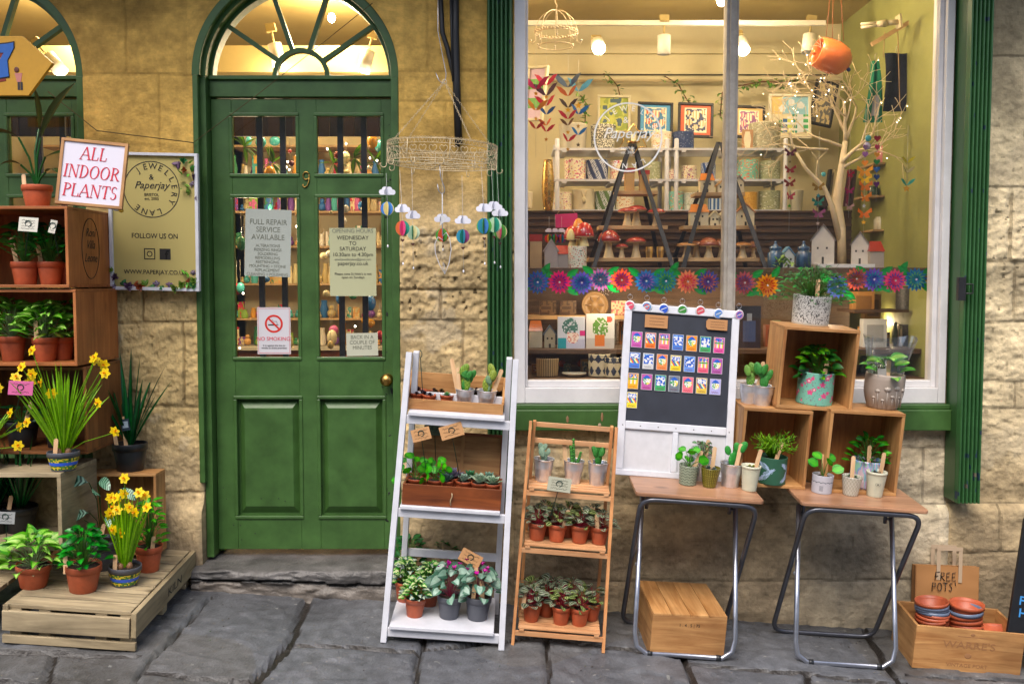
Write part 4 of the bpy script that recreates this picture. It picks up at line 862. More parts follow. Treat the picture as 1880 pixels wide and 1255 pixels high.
# rolled cards standing behind the tree
m = MB()
for k in range(6): p = at(1520 + k * 9, 345, 1.1); m.box((p.x, 1.1, p.z), (.014, .04, .2), (0, R(6), 0), [rgb('2c2826'), rgb('c8b890'), rgb('3a2a22'), rgb('d0c4a0'), rgb('7c2c4a'), rgb('4a3a30')][k])
solo('standing_cards', m, M['vc'], 'row of upright books and cards behind the white tree', 'books')
m = MB(); 
for k in range(4): p = at(1500 + k * 3, 470 - k * 22, .95); m.box((p.x, .95, p.z + .05), (.05, .03, .16), (0, R(14 - 6 * k), 0), [rgb('2a2420'), rgb('5c4430'), rgb('b8a880'), rgb('3c3028')][k])
solo('leaning_frames', m, M['vc'], 'dark leaning frames behind the left birdhouse', 'frames')
# behind the doors: shelves of bright goods
DZ = [at(500, y, 1.6).z for y in (655, 585, 520, 450, 385, 322, 262)]
for ci, (cx, nm) in enumerate(((DC, 'green door'), (DC2, 'left doorway'))):
    t = thing('goods_shelf', 'wooden shelving full of bright cards and toys behind the ' + nm, 'shelving', (cx, 1.6, .25)); xa_, xb_ = (-1.1, .95) if ci == 0 else (-.55, .62)
    m = MB(); m.bx(xa_, xb_, .02, .34, -.0, DZ[0] - .25 + .04); part('counter', m, M['drawer'], t); m = MB(); m.bx(xa_, xb_, .36, .38, 0, 2.3); part('back_panel', m, M['mdf'], t)
    for z in DZ[1:]:
        m = MB(); m.bx(xa_, xb_, .1, .36, z - .25 - .012, z - .25); part('shelf', m, M['paleboard'], t)
    m = MB(); m.col = (.62, .56, .42); m.bx(xa_, xb_, .0, .36, DZ[0] - .25 + .04, DZ[0] - .25 + .06); part('counter_top', m, M['vc'], t)
r3 = random.Random(5); PAL = [rgb(h) for h in ('c8304a', 'e0a030', '3a8a5c', 'e8d8a8', 'd86a9c', 'e8d8a8', 'd8c890', '7a4a9c', '48a8a0', 'e8e0cc', 'd8a25c', '8ab040', 'e8e0cc', '2f70b0', 'c8b070')]
n = 0
for z in DZ[:-1]:
    x = -1.95
    while x < .0:
        w_ = r3.uniform(.025, .06); h = r3.uniform(.05, .14); c = r3.choice(PAL); kd = r3.random(); m = MB()
        if kd < .2: m.panel(-w_ / 2, w_ / 2, 0, h, -.001, 6, 8, lambda u, v, c=c, q=r3.random() * 50: c if NZ.noise((u * 4, v * 4, q)) > -.05 else PAL[int(q) % 12]); m.bx(-w_ / 2, w_ / 2, 0, .006, 0, h, c); nm, ct = 'greeting_card', 'card'
        elif kd < .55: m.lathe([(w_ * .4, 0), (w_ * .5, h * .4), (w_ * .3, h * .8), (w_ * .34, h)], 12, c); nm, ct = 'small_vase', 'vase'
        else: m.ell((0, 0, w_ * .5), (w_ * .5, w_ * .5, w_ * .5), col=c, seg=10, ring=6); m.ell((0, 0, w_ * 1.15), (w_ * .3, w_ * .3, w_ * .3), col=c, seg=10, ring=6); nm, ct = 'soft_toy', 'toy'
        zz = z if z != DZ[0] else z + .065
        solo(nm, m, M['vc'], {'greeting_card': 'small bright card on the shelves behind the green door', 'small_vase': 'small coloured vase on the shelves behind the green door', 'soft_toy': 'small round toy on the shelves behind the green door'}[nm], ct, (x, 1.6 + r3.uniform(.11, .2), zz), group={'greeting_card': 'cards behind the door', 'small_vase': 'vases behind the door', 'soft_toy': 'toys behind the door'}[nm]); n += 1
        x += w_ * r3.uniform(.75, 1.05)
for k, (px, py, Y, w_, h, c, lab) in enumerate(((620, 285, .6, .04, .04, rgb('a83a2c'), 'red bauble hanging inside the upper right door pane'), (608, 390, .5, .02, .02, rgb('e0c890'), 'pale bauble hanging inside the lower right door pane'), (532, 278, .7, .02, .02, rgb('c03a3c'), 'red bead hanging inside the upper left door pane'), (535, 300, .7, .03, .03, rgb('6a2a4c'), 'plum bauble hanging inside the upper left door pane'))):
    p = at(px, py, Y); m = MB(); m.ell((0, 0, 0), (w_ / 2,) * 3, col=c, seg=12, ring=8); m.tube([(0, 0, 0), (0, 0, .12)], .0008, 4, col=(.3, .3, .3)); solo('hanging_bauble', m, M['vcgloss'], lab, 'bauble', p)

for cx, nm in ((DC, 'main door'), (DC2, 'left doorway')):
    m = MB(); z = at(500, 250, .45).z
    for k in range(14): m.bx(-.42 + k * .06, -.42 + k * .06 + .058, .0 if k % 2 else .004, .02, 0, .16, rgb('4a2f1c') if k % 2 else rgb('382418'))
    solo('pleated_pelmet', m, M['vc'], 'brown pleated cloth pelmet behind the top panes of the ' + nm, 'pelmet', (cx, .45, z))

r6 = random.Random(12)
for k in range(46):   # strings of small things hanging between the bars and the shelves
    px = r6.choice((r6.uniform(428, 548), r6.uniform(585, 705))); py = r6.choice((r6.uniform(258, 318), r6.uniform(375, 650), r6.uniform(375, 650))); Y = r6.uniform(.6, 1.3); w_ = r6.uniform(.012, .034); p = at(px, py, Y); c = r6.choice(PAL); m = MB(); m.ell((0, 0, 0), (w_, w_ * .8, w_ * r6.uniform(.7, 1.5)), col=c, seg=10, ring=7); m.tube([(0, 0, 0), (0, 0, .16)], .0009, 4, (.4, .35, .25)); solo('hanging_bauble', m, M['vcgloss'], 'small coloured bauble among many hanging inside the green door', 'bauble', p, group='baubles behind the door glass')
for k in range(20):
    p = at(r6.choice((r6.uniform(430, 546), r6.uniform(588, 702))), r6.choice((r6.uniform(262, 316), r6.uniform(370, 640))), r6.uniform(.5, 1.4)); m = MB(); m.ell((0, 0, 0), (.005, .005, .006), seg=8, ring=5); solo('fairy_light', m, M['fairy'], 'tiny warm fairy light glowing behind the door glass', 'light', p, group='fairy lights behind the door')
for k in range(5):    # leafy plants hanging inside
    px, py = ((500, 300), (612, 300), (650, 290), (690, 300), (448, 270))[k]; p = at(px, py, .7); m = MB()
    for j in range(9): a = r6.uniform(0, 6.3); m.leaf((0, 0, 0), (cos(a), -.2, sin(a) - .3), .09, .03, 'lance', (rgb('3f6a1c'), rgb('6f9a2c')), .6, .2, 5)
    solo('leaf_spray', m, M['leaf'], ('green leaf spray low in the upper left door pane', 'green leaf spray at the left of the upper right door pane', 'green leaf spray in the middle of the upper right door pane', 'green leaf spray at the right of the upper right door pane', 'green leaf spray at the left of the upper left door pane')[k], 'plant', p)
# more stock on the two lower window levels and the counter behind
STK = [rgb(h) for h in ('b8a070', '8a5a34', '5c6a5c', 'c8b48c', '3a4a5c', '7c3a2c', 'd0c4a4', '4a3a2c', 'a87838', '6a7a5a')]
for lv, zz, Y0, x0_, x1_, n_ in ((0, B2, .42, 1140, 1700, 26), (1, B3, .35, 975, 1700, 24), (2, B2, .55, 975, 1500, 16)):
    for k in range(n_):
        px = x0_ + (x1_ - x0_) * (k + r6.random() * .6) / n_; Y = Y0 + r6.uniform(-.03, .08); p = at(px, 620, Y); w_ = r6.uniform(.022, .05); h = r6.uniform(.05, .13) if lv != 1 else r6.uniform(.04, .09); c = r6.choice(STK); m = MB(); kd = (k + lv) % 3
        if kd == 0: m.lathe([(w_ * .5, 0), (w_ * .52, .002)] + [(w_ * .52, h * j / 6) for j in range(1, 6)] + [(w_ * .5, h), (w_ * .3, h * 1.03), (.0002, h * 1.03)], 20, paint=stripesv(c, tuple(q * .55 for q in c), 14) if k % 2 else dots(c, (r6.choice(STK), r6.choice(STK)), .6, 12, 12, k)); nm = 'candle_tin'; ct = 'tin'; lb = 'small patterned tin standing on the lower window shelves'; gp = 'small tins in the window bottom'
        elif kd == 1: m.bx(-w_ * .6, w_ * .6, 0, .04, 0, h, c); m.panel(-w_ * .45, w_ * .45, h * .15, h * .85, -.001, 6, 8, lambda u, v, a=r6.choice(STK), b=r6.choice(STK), s=k: a if NZ.noise((u * 4, v * 5, s)) > 0 else b); nm = 'stock_box'; ct = 'box'; lb = 'small printed stock box standing on the lower window shelves'; gp = 'small boxes in the window bottom'
        else: m.lathe([(w_ * .3, 0), (w_ * .5, h * .2), (w_ * .55, h * .5), (w_ * .28, h * .8), (w_ * .32, h)], 16, c); nm = 'small_vase'; ct = 'vase'; lb = 'small plain vase standing on the lower window shelves'; gp = 'small vases in the window bottom'
        solo(nm, m, M['vcgloss' if kd == 2 else 'vc'], lb, ct, (p.x, Y, zz), group=gp)
for k, (px, c) in enumerate(((1170, 'd8b878'), (1290, 'd8b878'), (1620, 'd8b878'))):  # small bulbs added to brighten the lower shelves
    m = MB(); m.ell((0, 0, 0), (.006, .006, .008)); t = solo('light_bulb', m, M['bulb'], ('left', 'middle', 'right')[k] + ' small added bulb brightening the back of the lower window shelves', 'bulb', at(px, 590, .7)); l = bpy.data.lights.new('lamp_light', 'POINT'); l.energy = 1.1; l.color = (1, .75, .45); l.shadow_soft_size = .02; o = bpy.data.objects.new('lamp_light', l); COL.objects.link(o); o.parent = t; o.location = (0, -.03, 0)
# ================================================================ plants and pots
def C(h): return rgb(h)
LG = (C('4c7a1e'), C('6f9c34')); MG = (C('2c6120'), C('3f7a2a')); DG = (C('12401a'), C('1c5524')); YG = (C('6f9a2c'), C('9cc04a'))
def azs(n, r2): return [2 * pi * (k + r2.uniform(-.3, .3)) / n for k in range(n)]
def p_leafy(h, r, n, L, Wd, kind, cols, seed,  stem=(.08, .2, .04), h0=.15, droop=.9, fold=.18, tilt_=.35, sr=.0012, base_r=.4, nf=(0, -.5, 1)):
    def f(r2, z0):
        m = MB()
        for k in range(n):
            a = 2.4 * k + r2.uniform(-.3, .3); t = (k + .5) / n; q = math.sqrt(t) * r * r2.uniform(.8, 1.05); hh = h * (h0 + (1 - h0) * (1 - t ** 1.6) * r2.uniform(.8, 1.05))
            b = V((cos(a) * r * .12 * base_r, sin(a) * r * .12 * base_r, z0)); e = V((cos(a) * q, sin(a) * q, z0 + hh)); mid = b.lerp(e, .55) + V((0, 0, hh * .16))
            m.tube([b, mid, e], sr, 4, stem, cap=False)
            ct = cols[r2.randrange(len(cols))]; v_ = r2.uniform(.8, 1.15); ct = tuple(tuple(min(1, x * v_) for x in c) for c in ct)
            s_ = r2.uniform(.75, 1.15); d = V((cos(a + r2.uniform(-.5, .5)), sin(a + r2.uniform(-.5, .5)), tilt_ + r2.uniform(-.25, .35)))
            m.leaf(e, d, L * s_, Wd * s_, kind, ct, droop, fold, 5, r2.uniform(-.35, .35), V(nf) + V((r2.uniform(-.4, .4), r2.uniform(-.3, .3), 0)))
        return {'foliage': (m, 'leaf')}
    return f
def p_spear(h, n, Wd, spread, cols, droop=.25):
    def f(r2, z0):
        m = MB()
        for k in range(n):
            a = 2.4 * k; t = k / n; d = V((cos(a) * spread * (.2 + t), sin(a) * spread * (.2 + t), 1)); v_ = r2.uniform(.8, 1.2)
            m.leaf((cos(a) * .012, sin(a) * .012, z0), d, h * r2.uniform(.6, 1.05) * (1 - .25 * t), Wd, 'strap' if r2.random() < .0 else 'lance', tuple(tuple(x * v_ for x in c) for c in cols), droop * r2.uniform(.3, 1.6), .35, 9, r2.uniform(-.6, .6))
        return {'foliage': (m, 'leafg')}
    return f
FLOWER = None
def daff_mesh():
    global FLOWER
    if FLOWER: return FLOWER
    m = MB(); y1, y2 = C('f2cf10'), C('fae03a')
    for k in range(6):
        a = k * pi / 3; m.leaf((0, 0, 0), (cos(a), sin(a), .12), .024, .016, 'oval', (y2, y1), .15, .1, 4, 0)
    m.lathe([(.002, 0), (.004, .006), (.0052, .011), (.006, .0125), (.005, .012), (.003, .008), (.001, .004)], 12, C('f7b818'))
    FLOWER = m.mesh('flower', M['petal']); return FLOWER
def p_daff(h, n, nf, spread, dirs=None):
    def f(r2, z0):
        m = MB(); fl = []
        for k in range(n):
            a = 2.4 * k; t = (k + .5) / n; d = V((cos(a) * spread * t, sin(a) * spread * t, 1)); v_ = r2.uniform(.8, 1.15)
            m.leaf((cos(a) * .02 * t, sin(a) * .02 * t, z0), d, h * r2.uniform(.55, .85), .010, 'strap', tuple(tuple(x * v_ for x in c) for c in (C('6fa428'), C('8fc038'))), .3 * r2.uniform(.2, 2.4), .3, 8, r2.uniform(-1, 1))
        for k in range(nf):
            a = 2.4 * k + .5; q = spread * r2.uniform(.3, 1.0) if not dirs else 1; hh = h * r2.uniform(.72, 1.0)
            e = V((cos(a) * q * hh * .8, sin(a) * q * hh * .8, z0 + hh * .95)) if not dirs else V((dirs[k][0], dirs[k][1], z0 + dirs[k][2]))
            b = V((cos(a) * .012, sin(a) * .012, z0)); m.tube([b, b.lerp(e, .5) + V((-(e - b).x * .14, -(e - b).y * .14, 0)), e + V((0, 0, -.004))], .0018, 5, C('6f9c30'), cap=False)
            fl.append((e, (R(r2.uniform(55, 100)), R(r2.uniform(-15, 15)), R(r2.uniform(-60, 60)))))
        b = MB()
        for k in range(3): b.ell((.02 * cos(k * 2.1), .02 * sin(k * 2.1) - .006, z0 + .006), (.014, .014, .018), seg=10, ring=7, col=C('8a6242'))
        return {'foliage': (m, 'leaf'), 'bulbs': (b, 'vc'), '_fl': fl}
    return f
def p_opuntia(h, kind=0, col=('6f9c3a', '3f6e24'), n=5):
    c = C(col[0]); dk = C(col[1])
    def f(r2, z0):
        m = MB(); pads = [(0, 0, z0 + h * .28, h * .3, 0)]
        for k in range(n):
            b = pads[r2.randrange(min(3, len(pads)))]; s_ = r2.choice((-1, 1)); pads.append((b[0] + s_ * b[3] * .55 * r2.uniform(.6, 1.2), r2.uniform(-.012, .012), min(z0 + h * .8, b[2] + b[3] * r2.uniform(.8, 1.3)), h * .3 * r2.uniform(.55, .95), s_ * R(r2.uniform(8, 35))))
        for x, y, z, s_, ro in pads: m.ell((x, y, z), (s_ * .62, s_ * .2, s_), (0, ro, r2.uniform(-.5, .5)), 14, 12, None, lambda u, v: dk if (int(u * 14) + int(v * 12)) % 2 and kind == 0 else c)
        return {'foliage': (m, 'cact')}
    return f
def p_column(h, n=4, col=('3f8a2a', '2a6a20')):
    def f(r2, z0):
        m = MB()
        for k in range(n):
            a = 2.1 * k; x, y = .014 * cos(a) * (k > 0), .014 * sin(a) * (k > 0); hh = h * (1 if k == 0 else r2.uniform(.45, .85)); lean = r2.uniform(-.1, .1); r = .0085
            for q in range(11): t = q / 10; m.ell((x * (1 + t) + lean * hh * t, y, z0 + hh * t), (r * (1 - .25 * t), r * (1 - .25 * t), hh * .07), seg=10, ring=4, col=C(col[q % 2]))
        return {'foliage': (m, 'cact')}
    return f
def p_rosette(r, n=3, cols=('7d9a86', '56705f'), k1=16, spread=.9):
    def f(r2, z0):
        m = MB()
        for q in range(n):
            a0 = 2.1 * q; cx, cy = (r * spread * cos(a0), r * spread * sin(a0)) if n > 1 else (0, 0); rr = r * (1 if n == 1 else .75) * r2.uniform(.8, 1.1)
            for k in range(k1):
                t = k / k1; a = 2.4 * k; d = V((cos(a) * (1 - t * .6), sin(a) * (1 - t * .6), .15 + 1.3 * t)); m.leaf((cx, cy, z0 + .002 + .004 * t), d, rr * (1 - .5 * t), rr * .5 * (1 - .3 * t), 'oval', (C(cols[1]), C(cols[0])), -.5, .35, 4)
        return {'foliage': (m, 'leaf')}
    return f
def p_sticks(h, n, cols=('7ba83a', '5b8f2a'), spread=.8, sr=.0018):
    def f(r2, z0):
        m = MB()
        for k in range(n):
            a = r2.uniform(0, 6.3); q = spread * math.sqrt(r2.random()) * h; p = V((cos(a) * .01, sin(a) * .01, z0)); e = V((cos(a) * q, sin(a) * q, z0 + h * r2.uniform(.4, 1) - q * .3)); mid = p.lerp(e, .5) + V((0, 0, h * .22))
            c = C(r2.choice(cols)); m.tube([p, mid, e], sr, 4, c)
            for b in range(2): m.tube([mid.lerp(e, .5 * b + .2), mid.lerp(e, .5 * b + .2) + V((r2.uniform(-.02, .02), r2.uniform(-.02, .02), .022))], sr * .8, 4, c)
        return {'foliage': (m, 'leaf')}
    return f
def p_cyclamen(h, r):
    base = p_leafy(h, r, 26, .046, .05, 'heart', ((C('5f8070'), C('86a392')), (C('4a6f5c'), C('9ab3a4')), (C('3f6350'), C('7f9f8c'))), 0, (.25, .05, .08), .1, 1.3, .08, .1, nf=(0, -1.2, .8))
    def f(r2, z0):
        d = base(r2, z0); fl = []
        for k in range(8):
            a = 2.4 * k + .3; q = r * r2.uniform(.3, 1.0); fl.append((V((cos(a) * q, sin(a) * q * .7 - .01, z0 + h * r2.uniform(.75, 1.2))), (r2.uniform(-.3, .3), r2.uniform(-.4, .4), r2.uniform(0, 6))))
        for e, ro in fl: d['foliage'][0].tube([(0, 0, z0), (e.x * .6, e.y * .6, z0 + (e.z - z0) * .7), tuple(e)], .0011, 4, (.3, .06, .1), cap=False)
        d['_cy'] = fl; return d
    return f
CYC = None
def cyc_mesh():
    global CYC
    if CYC: return CYC
    m = MB()
    for k in range(5): a = k * 1.257; m.leaf((0, 0, 0), (cos(a) * .6, sin(a) * .6, 1), .02, .012, 'oval', (C('b01888'), C('d030a8')), .5, .2, 4)
    CYC = m.mesh('flower', M['petal']); return CYC
def p_mix(*fs):
    def f(r2, z0):
        d = {}
        for g in fs:
            for k, v in g(r2, z0).items():
                if k in d and k[0] != '_':
                    a = d[k][0]; b = v[0]; o = len(a.v); a.v += b.v; a.f += [tuple(i + o for i in q) for q in b.f]; a.c += b.c; a.s += b.s
                else: d[k] = v
        return d
    return f
# --- pots : returns list of (part name, MB, material), soil height
def k_terra(r, h, mt='terra'):
    m = MB(); rb = r * .74; m.lathe([(.0002, .0), (rb * .97, 0), (rb, .002), (r * .93, h * .74), (r * .93, h * .75), (r, h * .755), (r, h - .002), (r * .99, h), (r * .95, h), (r * .93, h * .8)], 30); return [('pot', m, mt)], h * .9
def k_grey(r, h): return k_terra(r, h, 'grey')
def k_black(r, h): return k_terra(r, h, 'black')
def k_label(r, h):
    ps, z = k_terra(r, h, 'grey'); m = MB(); blu = C('2f5bd0')
    def pt(u, zz, i):
        t = (zz - h * .1) / (h * .6)
        if .38 < t < .62: return blu
        n = NZ.noise((u * 30, t * 8, 2)); return C('d8c030') if n > .1 else (C('4a7a2c') if n > -.2 else C('24401c'))
    rb = r * .74
    m.lathe([((rb + (r * .93 - rb) * (t)) + .0012, h * (.1 + .6 * t)) for t in [k / 14 for k in range(15)]], 60, paint=pt); ps.append(('printed_label', m, 'vc')); return ps, z
def k_tin(r, h):
    m = MB(); rb = r * .7; pr = [(.0002, .002), (rb, .0), (rb + .001, .002)]
    for k in range(1, 13):
        t = k / 12; rr = rb + (r - rb) * t; pr.append((rr + (.0012 if k in (7, 8) else 0), h * t))
    pr += [(r + .002, h + .0015), (r + .001, h + .003), (r - .002, h), (r - .004, h * .85)]; m.lathe(pr, 36); return [('pot', m, 'tin')], h * .88
def k_cup(r, h, c=C('cfcdb8'), tp=.72, rim=1):
    def g(r=r, h=h):
        m = MB(); m.lathe([(.0002, 0), (r * tp, 0), (r * tp + .001, .003)] + [(r * (tp + (1 - tp) * k / 8), h * k / 8) for k in range(1, 8)] + [(r * .985, h * .9), (r * 1.01, h * .905), (r * 1.01, h), (r * .92, h), (r * .9, h * .8)], 32, c); return [('pot', m, 'vc')], h * .9
    return g
def k_paint(paint, tp=1.0, gloss=False, bulge=0, n=26, seg=80):
    def g(r, h):
        m = MB(); pr = [(.0002, 0), (r * tp * .96, 0)]
        for k in range(n + 1): t = k / n; pr.append((r * (tp + (1 - tp) * t + bulge * sin(pi * min(1, t * .8 + .1))), .001 + h * t))
        pr += [(r * .95, h + .001), (r * .93, h * .82)]; m.lathe(pr, seg, paint=lambda u, z, i: paint(u, z / h, i)); return [('pot', m, 'vcgloss' if gloss else 'vc')], h * .88
    return g
def stick_mb(L, wd=.0085):
    m = MB(); m.bx(-wd, wd, -.0011, .0011, 0, L - wd); o = [(wd * cos(a), L - wd + wd * sin(a)) for a in [pi * k / 8 for k in range(9)]]; m.prism(o, -.0011, .0011); return m
PROTO = {}
def potted(label, px, py, Y, surf, pot, wpx, hpx, plant, sticks=(), name='potted_plant', cat='potted plant', group=None, rot=None, seed=None, tl=TILT, key=None, rz=None, smat='stick'):
    if Y is None: p = hit(px, py, surf); Y = p.y
    s = sc(Y); r = wpx / s / 2; h = hpx / s; p = rest(px, py, Y + r * .9, surf); rt = tilt(rz if rz is not None else rng.uniform(0, 6), tl)
    if key and key in PROTO: return dup(PROTO[key], p, rt, label, group, scale=(r / PROTO[key]['_r']) if 0 else None)
    t = thing(name, label, cat, p, rt, group); r2 = random.Random(seed if seed is not None else int(px * 7 + py))
    if key: PROTO[key] = t
    ps, z0 = pot(r, h); pp = None
    for nm, m, mt in ps:
        o = part(nm, m, M[mt], t if nm == 'pot' else pp)
        if nm == 'pot': pp = o
    m = MB(); rr = r * .92
    for k in range(1): m.lathe([(rr, z0 - .002), (rr * .6, z0 + .002), (rr * .2, z0 + .003), (.0002, z0 + .003)], 16)
    part('soil', m, M['soil'], t)
    if plant:
        d = plant(r2, z0)
        for k, v in d.items():
            if k[0] != '_': part(k, v[0], M[v[1]], t)
        for e, ro in d.get('_fl', ()): part('flower', daff_mesh(), None, t, e, ro)
        for e, ro in d.get('_cy', ()): part('flower', cyc_mesh(), None, t, e, ro)
    for q in sticks:   # (dx/r, dy/r, length m, lean deg)
        m = stick_mb(q[2]); zr = rt.z; 
        v = Mx.Rotation(-(rz if rz is not None else 0), 3, 'Z') @ V((q[0] * r, q[1] * r, 0)) if rz is not None else V((q[0] * r, q[1] * r, 0))
        part('plant_marker', m, M['stick'], t, (v.x, v.y, z0 - .02), (R(-6), R(q[3]), 0))
    return t
def card(label, px, py, Y, wpx, hpx, ang, bx_, by_, surf_z=None, col=C('b88a5c'), lines=3, name='price_card', wirec='dkgreen', tx=None):
    """wire holder standing at pixel (bx_,by_) carrying a card at (px,py)"""
    s = sc(Y); b = at(bx_, by_, Y + .01); p = at(px, py, Y); t = thing(name, label, 'price card', b); m = MB(); o = p - b; a, c_ = wpx / s / 2, hpx / s / 2
    hp = o + V((0, .004, -c_ * .3)); pts_ = [V((0, 0, 0)), hp]; loop = [hp + V((.012 * sin(q), -.006, .012 - .012 * cos(q))) for q in [2 * pi * k / 10 for k in range(10)]]
    m.tube(pts_ + loop, .0016, 5); part('wire_holder', m, M['wire'], t)
    m = MB(); m.col = col; m.bx(-a, a, -.0008, .0008, -c_, c_); cdp = part('card', m, M['paper'], t, o, (R(-8), R(ang), R(4)))
    r2 = random.Random(int(px * 3 + py))
    for k in range(lines):
        m = MB(); z = c_ * (.55 - 1.15 * k / max(1, lines - 1)); xa = -a * .7; pp = []
        while xa < a * .72: pp.append((xa, -.0014, z + r2.uniform(-.12, .16) * c_)); xa += .0028
        m.tube(pp, .0006, 3); part('handwriting', m, M['ink'], cdp)
    return t
M['wire'] = mat('green_wire', (.02, .06, .045), .4, .3)
# ================================================================ left: crates, pallet, signs and their plants
CRX = at(125, 450, -.48).x            # right faces of the crate stack
def crate(label, x0, x1, y0, y1, z0, z1, mats=('crd', 'crdx', 'cry'), th=.012, name='wooden_crate', group=None, origin=None, rot=(0, 0, 0), side_label=None, open_='front', plank=1):
    """open-fronted box; coordinates local when origin is given"""
    o = V(origin) if origin is not None else V((x0, y0, z0)); sh = V((0, 0, 0)) if origin is not None else o
    t = thing(name, label, 'crate', o, rot, group); a = lambda q, w_: q - w_
    X0, X1, Y0, Y1, Z0, Z1 = x0 - sh.x, x1 - sh.x, y0 - sh.y, y1 - sh.y, z0 - sh.z, z1 - sh.z
    if open_ == 'front':
        pieces = (('top_panel', (X0, X1, Y0, Y1, Z1 - th, Z1), mats[1]), ('bottom_panel', (X0, X1, Y0, Y1, Z0, Z0 + th), mats[1]), ('side_panel', (X0, X0 + th, Y0 + .001, Y1, Z0 + th, Z1 - th), mats[0]), ('side_panel', (X1 - th, X1, Y0 + .001, Y1, Z0 + th, Z1 - th), mats[0]), ('back_panel', (X0 + th, X1 - th, Y1 - th, Y1 - .001, Z0 + th, Z1 - th), mats[0]))
    elif open_ == 'top':
        pieces = (('front_panel', (X0, X1, Y0, Y0 + th, Z0, Z1), mats[1]), ('back_panel', (X0, X1, Y1 - th, Y1, Z0, Z1), mats[1]), ('side_panel', (X0, X0 + th, Y0 + th, Y1 - th, Z0, Z1 - .002), mats[2]), ('side_panel', (X1 - th, X1, Y0 + th, Y1 - th, Z0, Z1 - .002), mats[2]), ('bottom_panel', (X0 + th, X1 - th, Y0 + th, Y1 - th, Z0 + .001, Z0 + th), mats[1]))
    else:
        pieces = (('front_panel', (X0, X1, Y0, Y0 + th, Z0, Z1), mats[1]), ('back_panel', (X0, X1, Y1 - th, Y1, Z0, Z1), mats[1]), ('side_panel', (X0, X0 + th, Y0 + th, Y1 - th, Z0, Z1 - .002), mats[2]), ('side_panel', (X1 - th, X1, Y0 + th, Y1 - th, Z0, Z1 - .002), mats[2]))
    for nm, b, mt in pieces: m = MB(); m.bx(*b); part(nm, m, M[mt], t, bev=.0015)
    if open_ == 'closed':
        n = 4
        for k in range(n): m = MB(); m.bx(X0 + (X1 - X0) * k / n + .0008, X0 + (X1 - X0) * (k + 1) / n - .0008, Y0, Y1, Z1, Z1 + th * .7); part('lid_board', m, M[mats[2]], t, bev=.001)
    return t
ZL = lambda py, px=60, Y=-.48: at(px, py, Y).z
XL = -2.32
ORC = ('cor', 'corx', 'cor')
M['cor'] = wood('orange_pine', rgb('8a4a1e'), rgb('b5713a'), 2); M['corx'] = wood('orange_pine_flat', rgb('84461c'), rgb('b06c36'), 0)
cA = crate('dark stained wine crate with an oval stamp holding pots under the indoor plants sign', XL, CRX, -.48, -.06, ZL(528), ZL(378), ORC)
cB = crate('plain reddish crate full of pale green arrowhead plants, second from the top', XL, CRX + .02, -.47, -.05, ZL(672), ZL(531), ORC)
cC = crate('dark crate behind the daffodils holding plastic wrapped pots', XL, CRX + .03, -.42, -.05, ZL(838), ZL(676), ('crd', 'crdx', 'cry'))
# stamp on the side of the top crate
m = MB(); zc = (ZL(528) + ZL(378)) / 2; o = cA.location; pts_ = [(CRX - o.x + .0008, -.27 - o.y + .085 * cos(a), zc - o.z + .125 * sin(a)) for a in [2 * pi * k / 40 for k in range(41)]]
m.tube(pts_, .0016, 4); part('oval_stamp', m, M['ink'], cA)
for k, (tx, dz) in enumerate((('Roni', .05), ('Villa', .0), ('Leone', -.055))):
    me = textmesh(tx, .05, M['ink'], shear=.4, ext=.0002); part('stamped_lettering', me, M['ink'], cA, (CRX - o.x + .0008, -.27 - o.y, zc - o.z + dz), (0, 0, pi / 2))
# low crate carrying the daffodils, and small orange crate
zD = at(120, 868, -.56).z; zDb = at(60, 1010, -.56).z
cD = crate('weathered crate with dark hollow front under the potted daffodils', -2.3, -1.775, -.565, -.225, zDb, zD, ('paly', 'palx', 'paly'), th=.016)
# pallet
PX0, PX1, PY0, PY1 = -1.93, -1.425, -.745, -.04; pz = G((PX0 + PX1) / 2) + CS * (PY0 + PY1) / 2; PH = .158
t = thing('wooden_pallet', 'pale weathered wooden pallet on the pavement carrying pots and flowering daffodils', 'pallet', ((PX0 + PX1) / 2, (PY0 + PY1) / 2, pz), tilt(0)); hw = (PX1 - PX0) / 2; hd = (PY1 - PY0) / 2
r2 = random.Random(3)
for k in range(8):
    y = -hd + .012 + k * (2 * hd - .012) / 8; m = MB(); m.bx(-hw + r2.uniform(0, .006), hw - .022 - r2.uniform(0, .004), y, y + 2 * hd / 8 - .011 - r2.uniform(0, .006), PH - .016, PH); part('top_board', m, M['palx'], t, bev=.002)
m = MB(); m.bx(-hw, hw - .024, -hd - .006, -hd + .010, PH - .1, PH - .022); part('front_board', m, M['palx'], t, bev=.002)
m = MB(); m.bx(-hw, hw - .0, -hd - .004, -hd + .012, .008, .04); part('front_board', m, M['palx'], t, bev=.002)
for x in (hw - .02, -hw): m = MB(); m.bx(x, x + .02, -hd, hd, PH - .1, PH - .002); part('side_board', m, M['paly'], t, bev=.002)
for x in (-hw + .02, -hw + .13, hw - .16, hw - .066):
    for y in (-hd + .014, 0, hd - .07): m = MB(); m.bx(x, x + .045, y, y + .05, 0, PH - .017); part('block', m, M['palx'], t, bev=.002)
me = textmesh('KILN', .05, M['ink'], ext=.0002, sx=1.6); part('stencil', me, M['ink'], t, (hw + .0006, .08, PH - .075), (0, 0, pi / 2))
PAL_ = (V(((PX0 + PX1) / 2, (PY0 + PY1) / 2, pz)) + NRM * PH, NRM)
cE = crate('small orange pine crate standing behind the pallet under the black pot', at(160, 880, -.21).x, at(287, 880, -.21).x, -.215, -.10, PAL_[0].z + .03, at(250, 868, -.2).z, ('crz', 'crx', 'cry'))
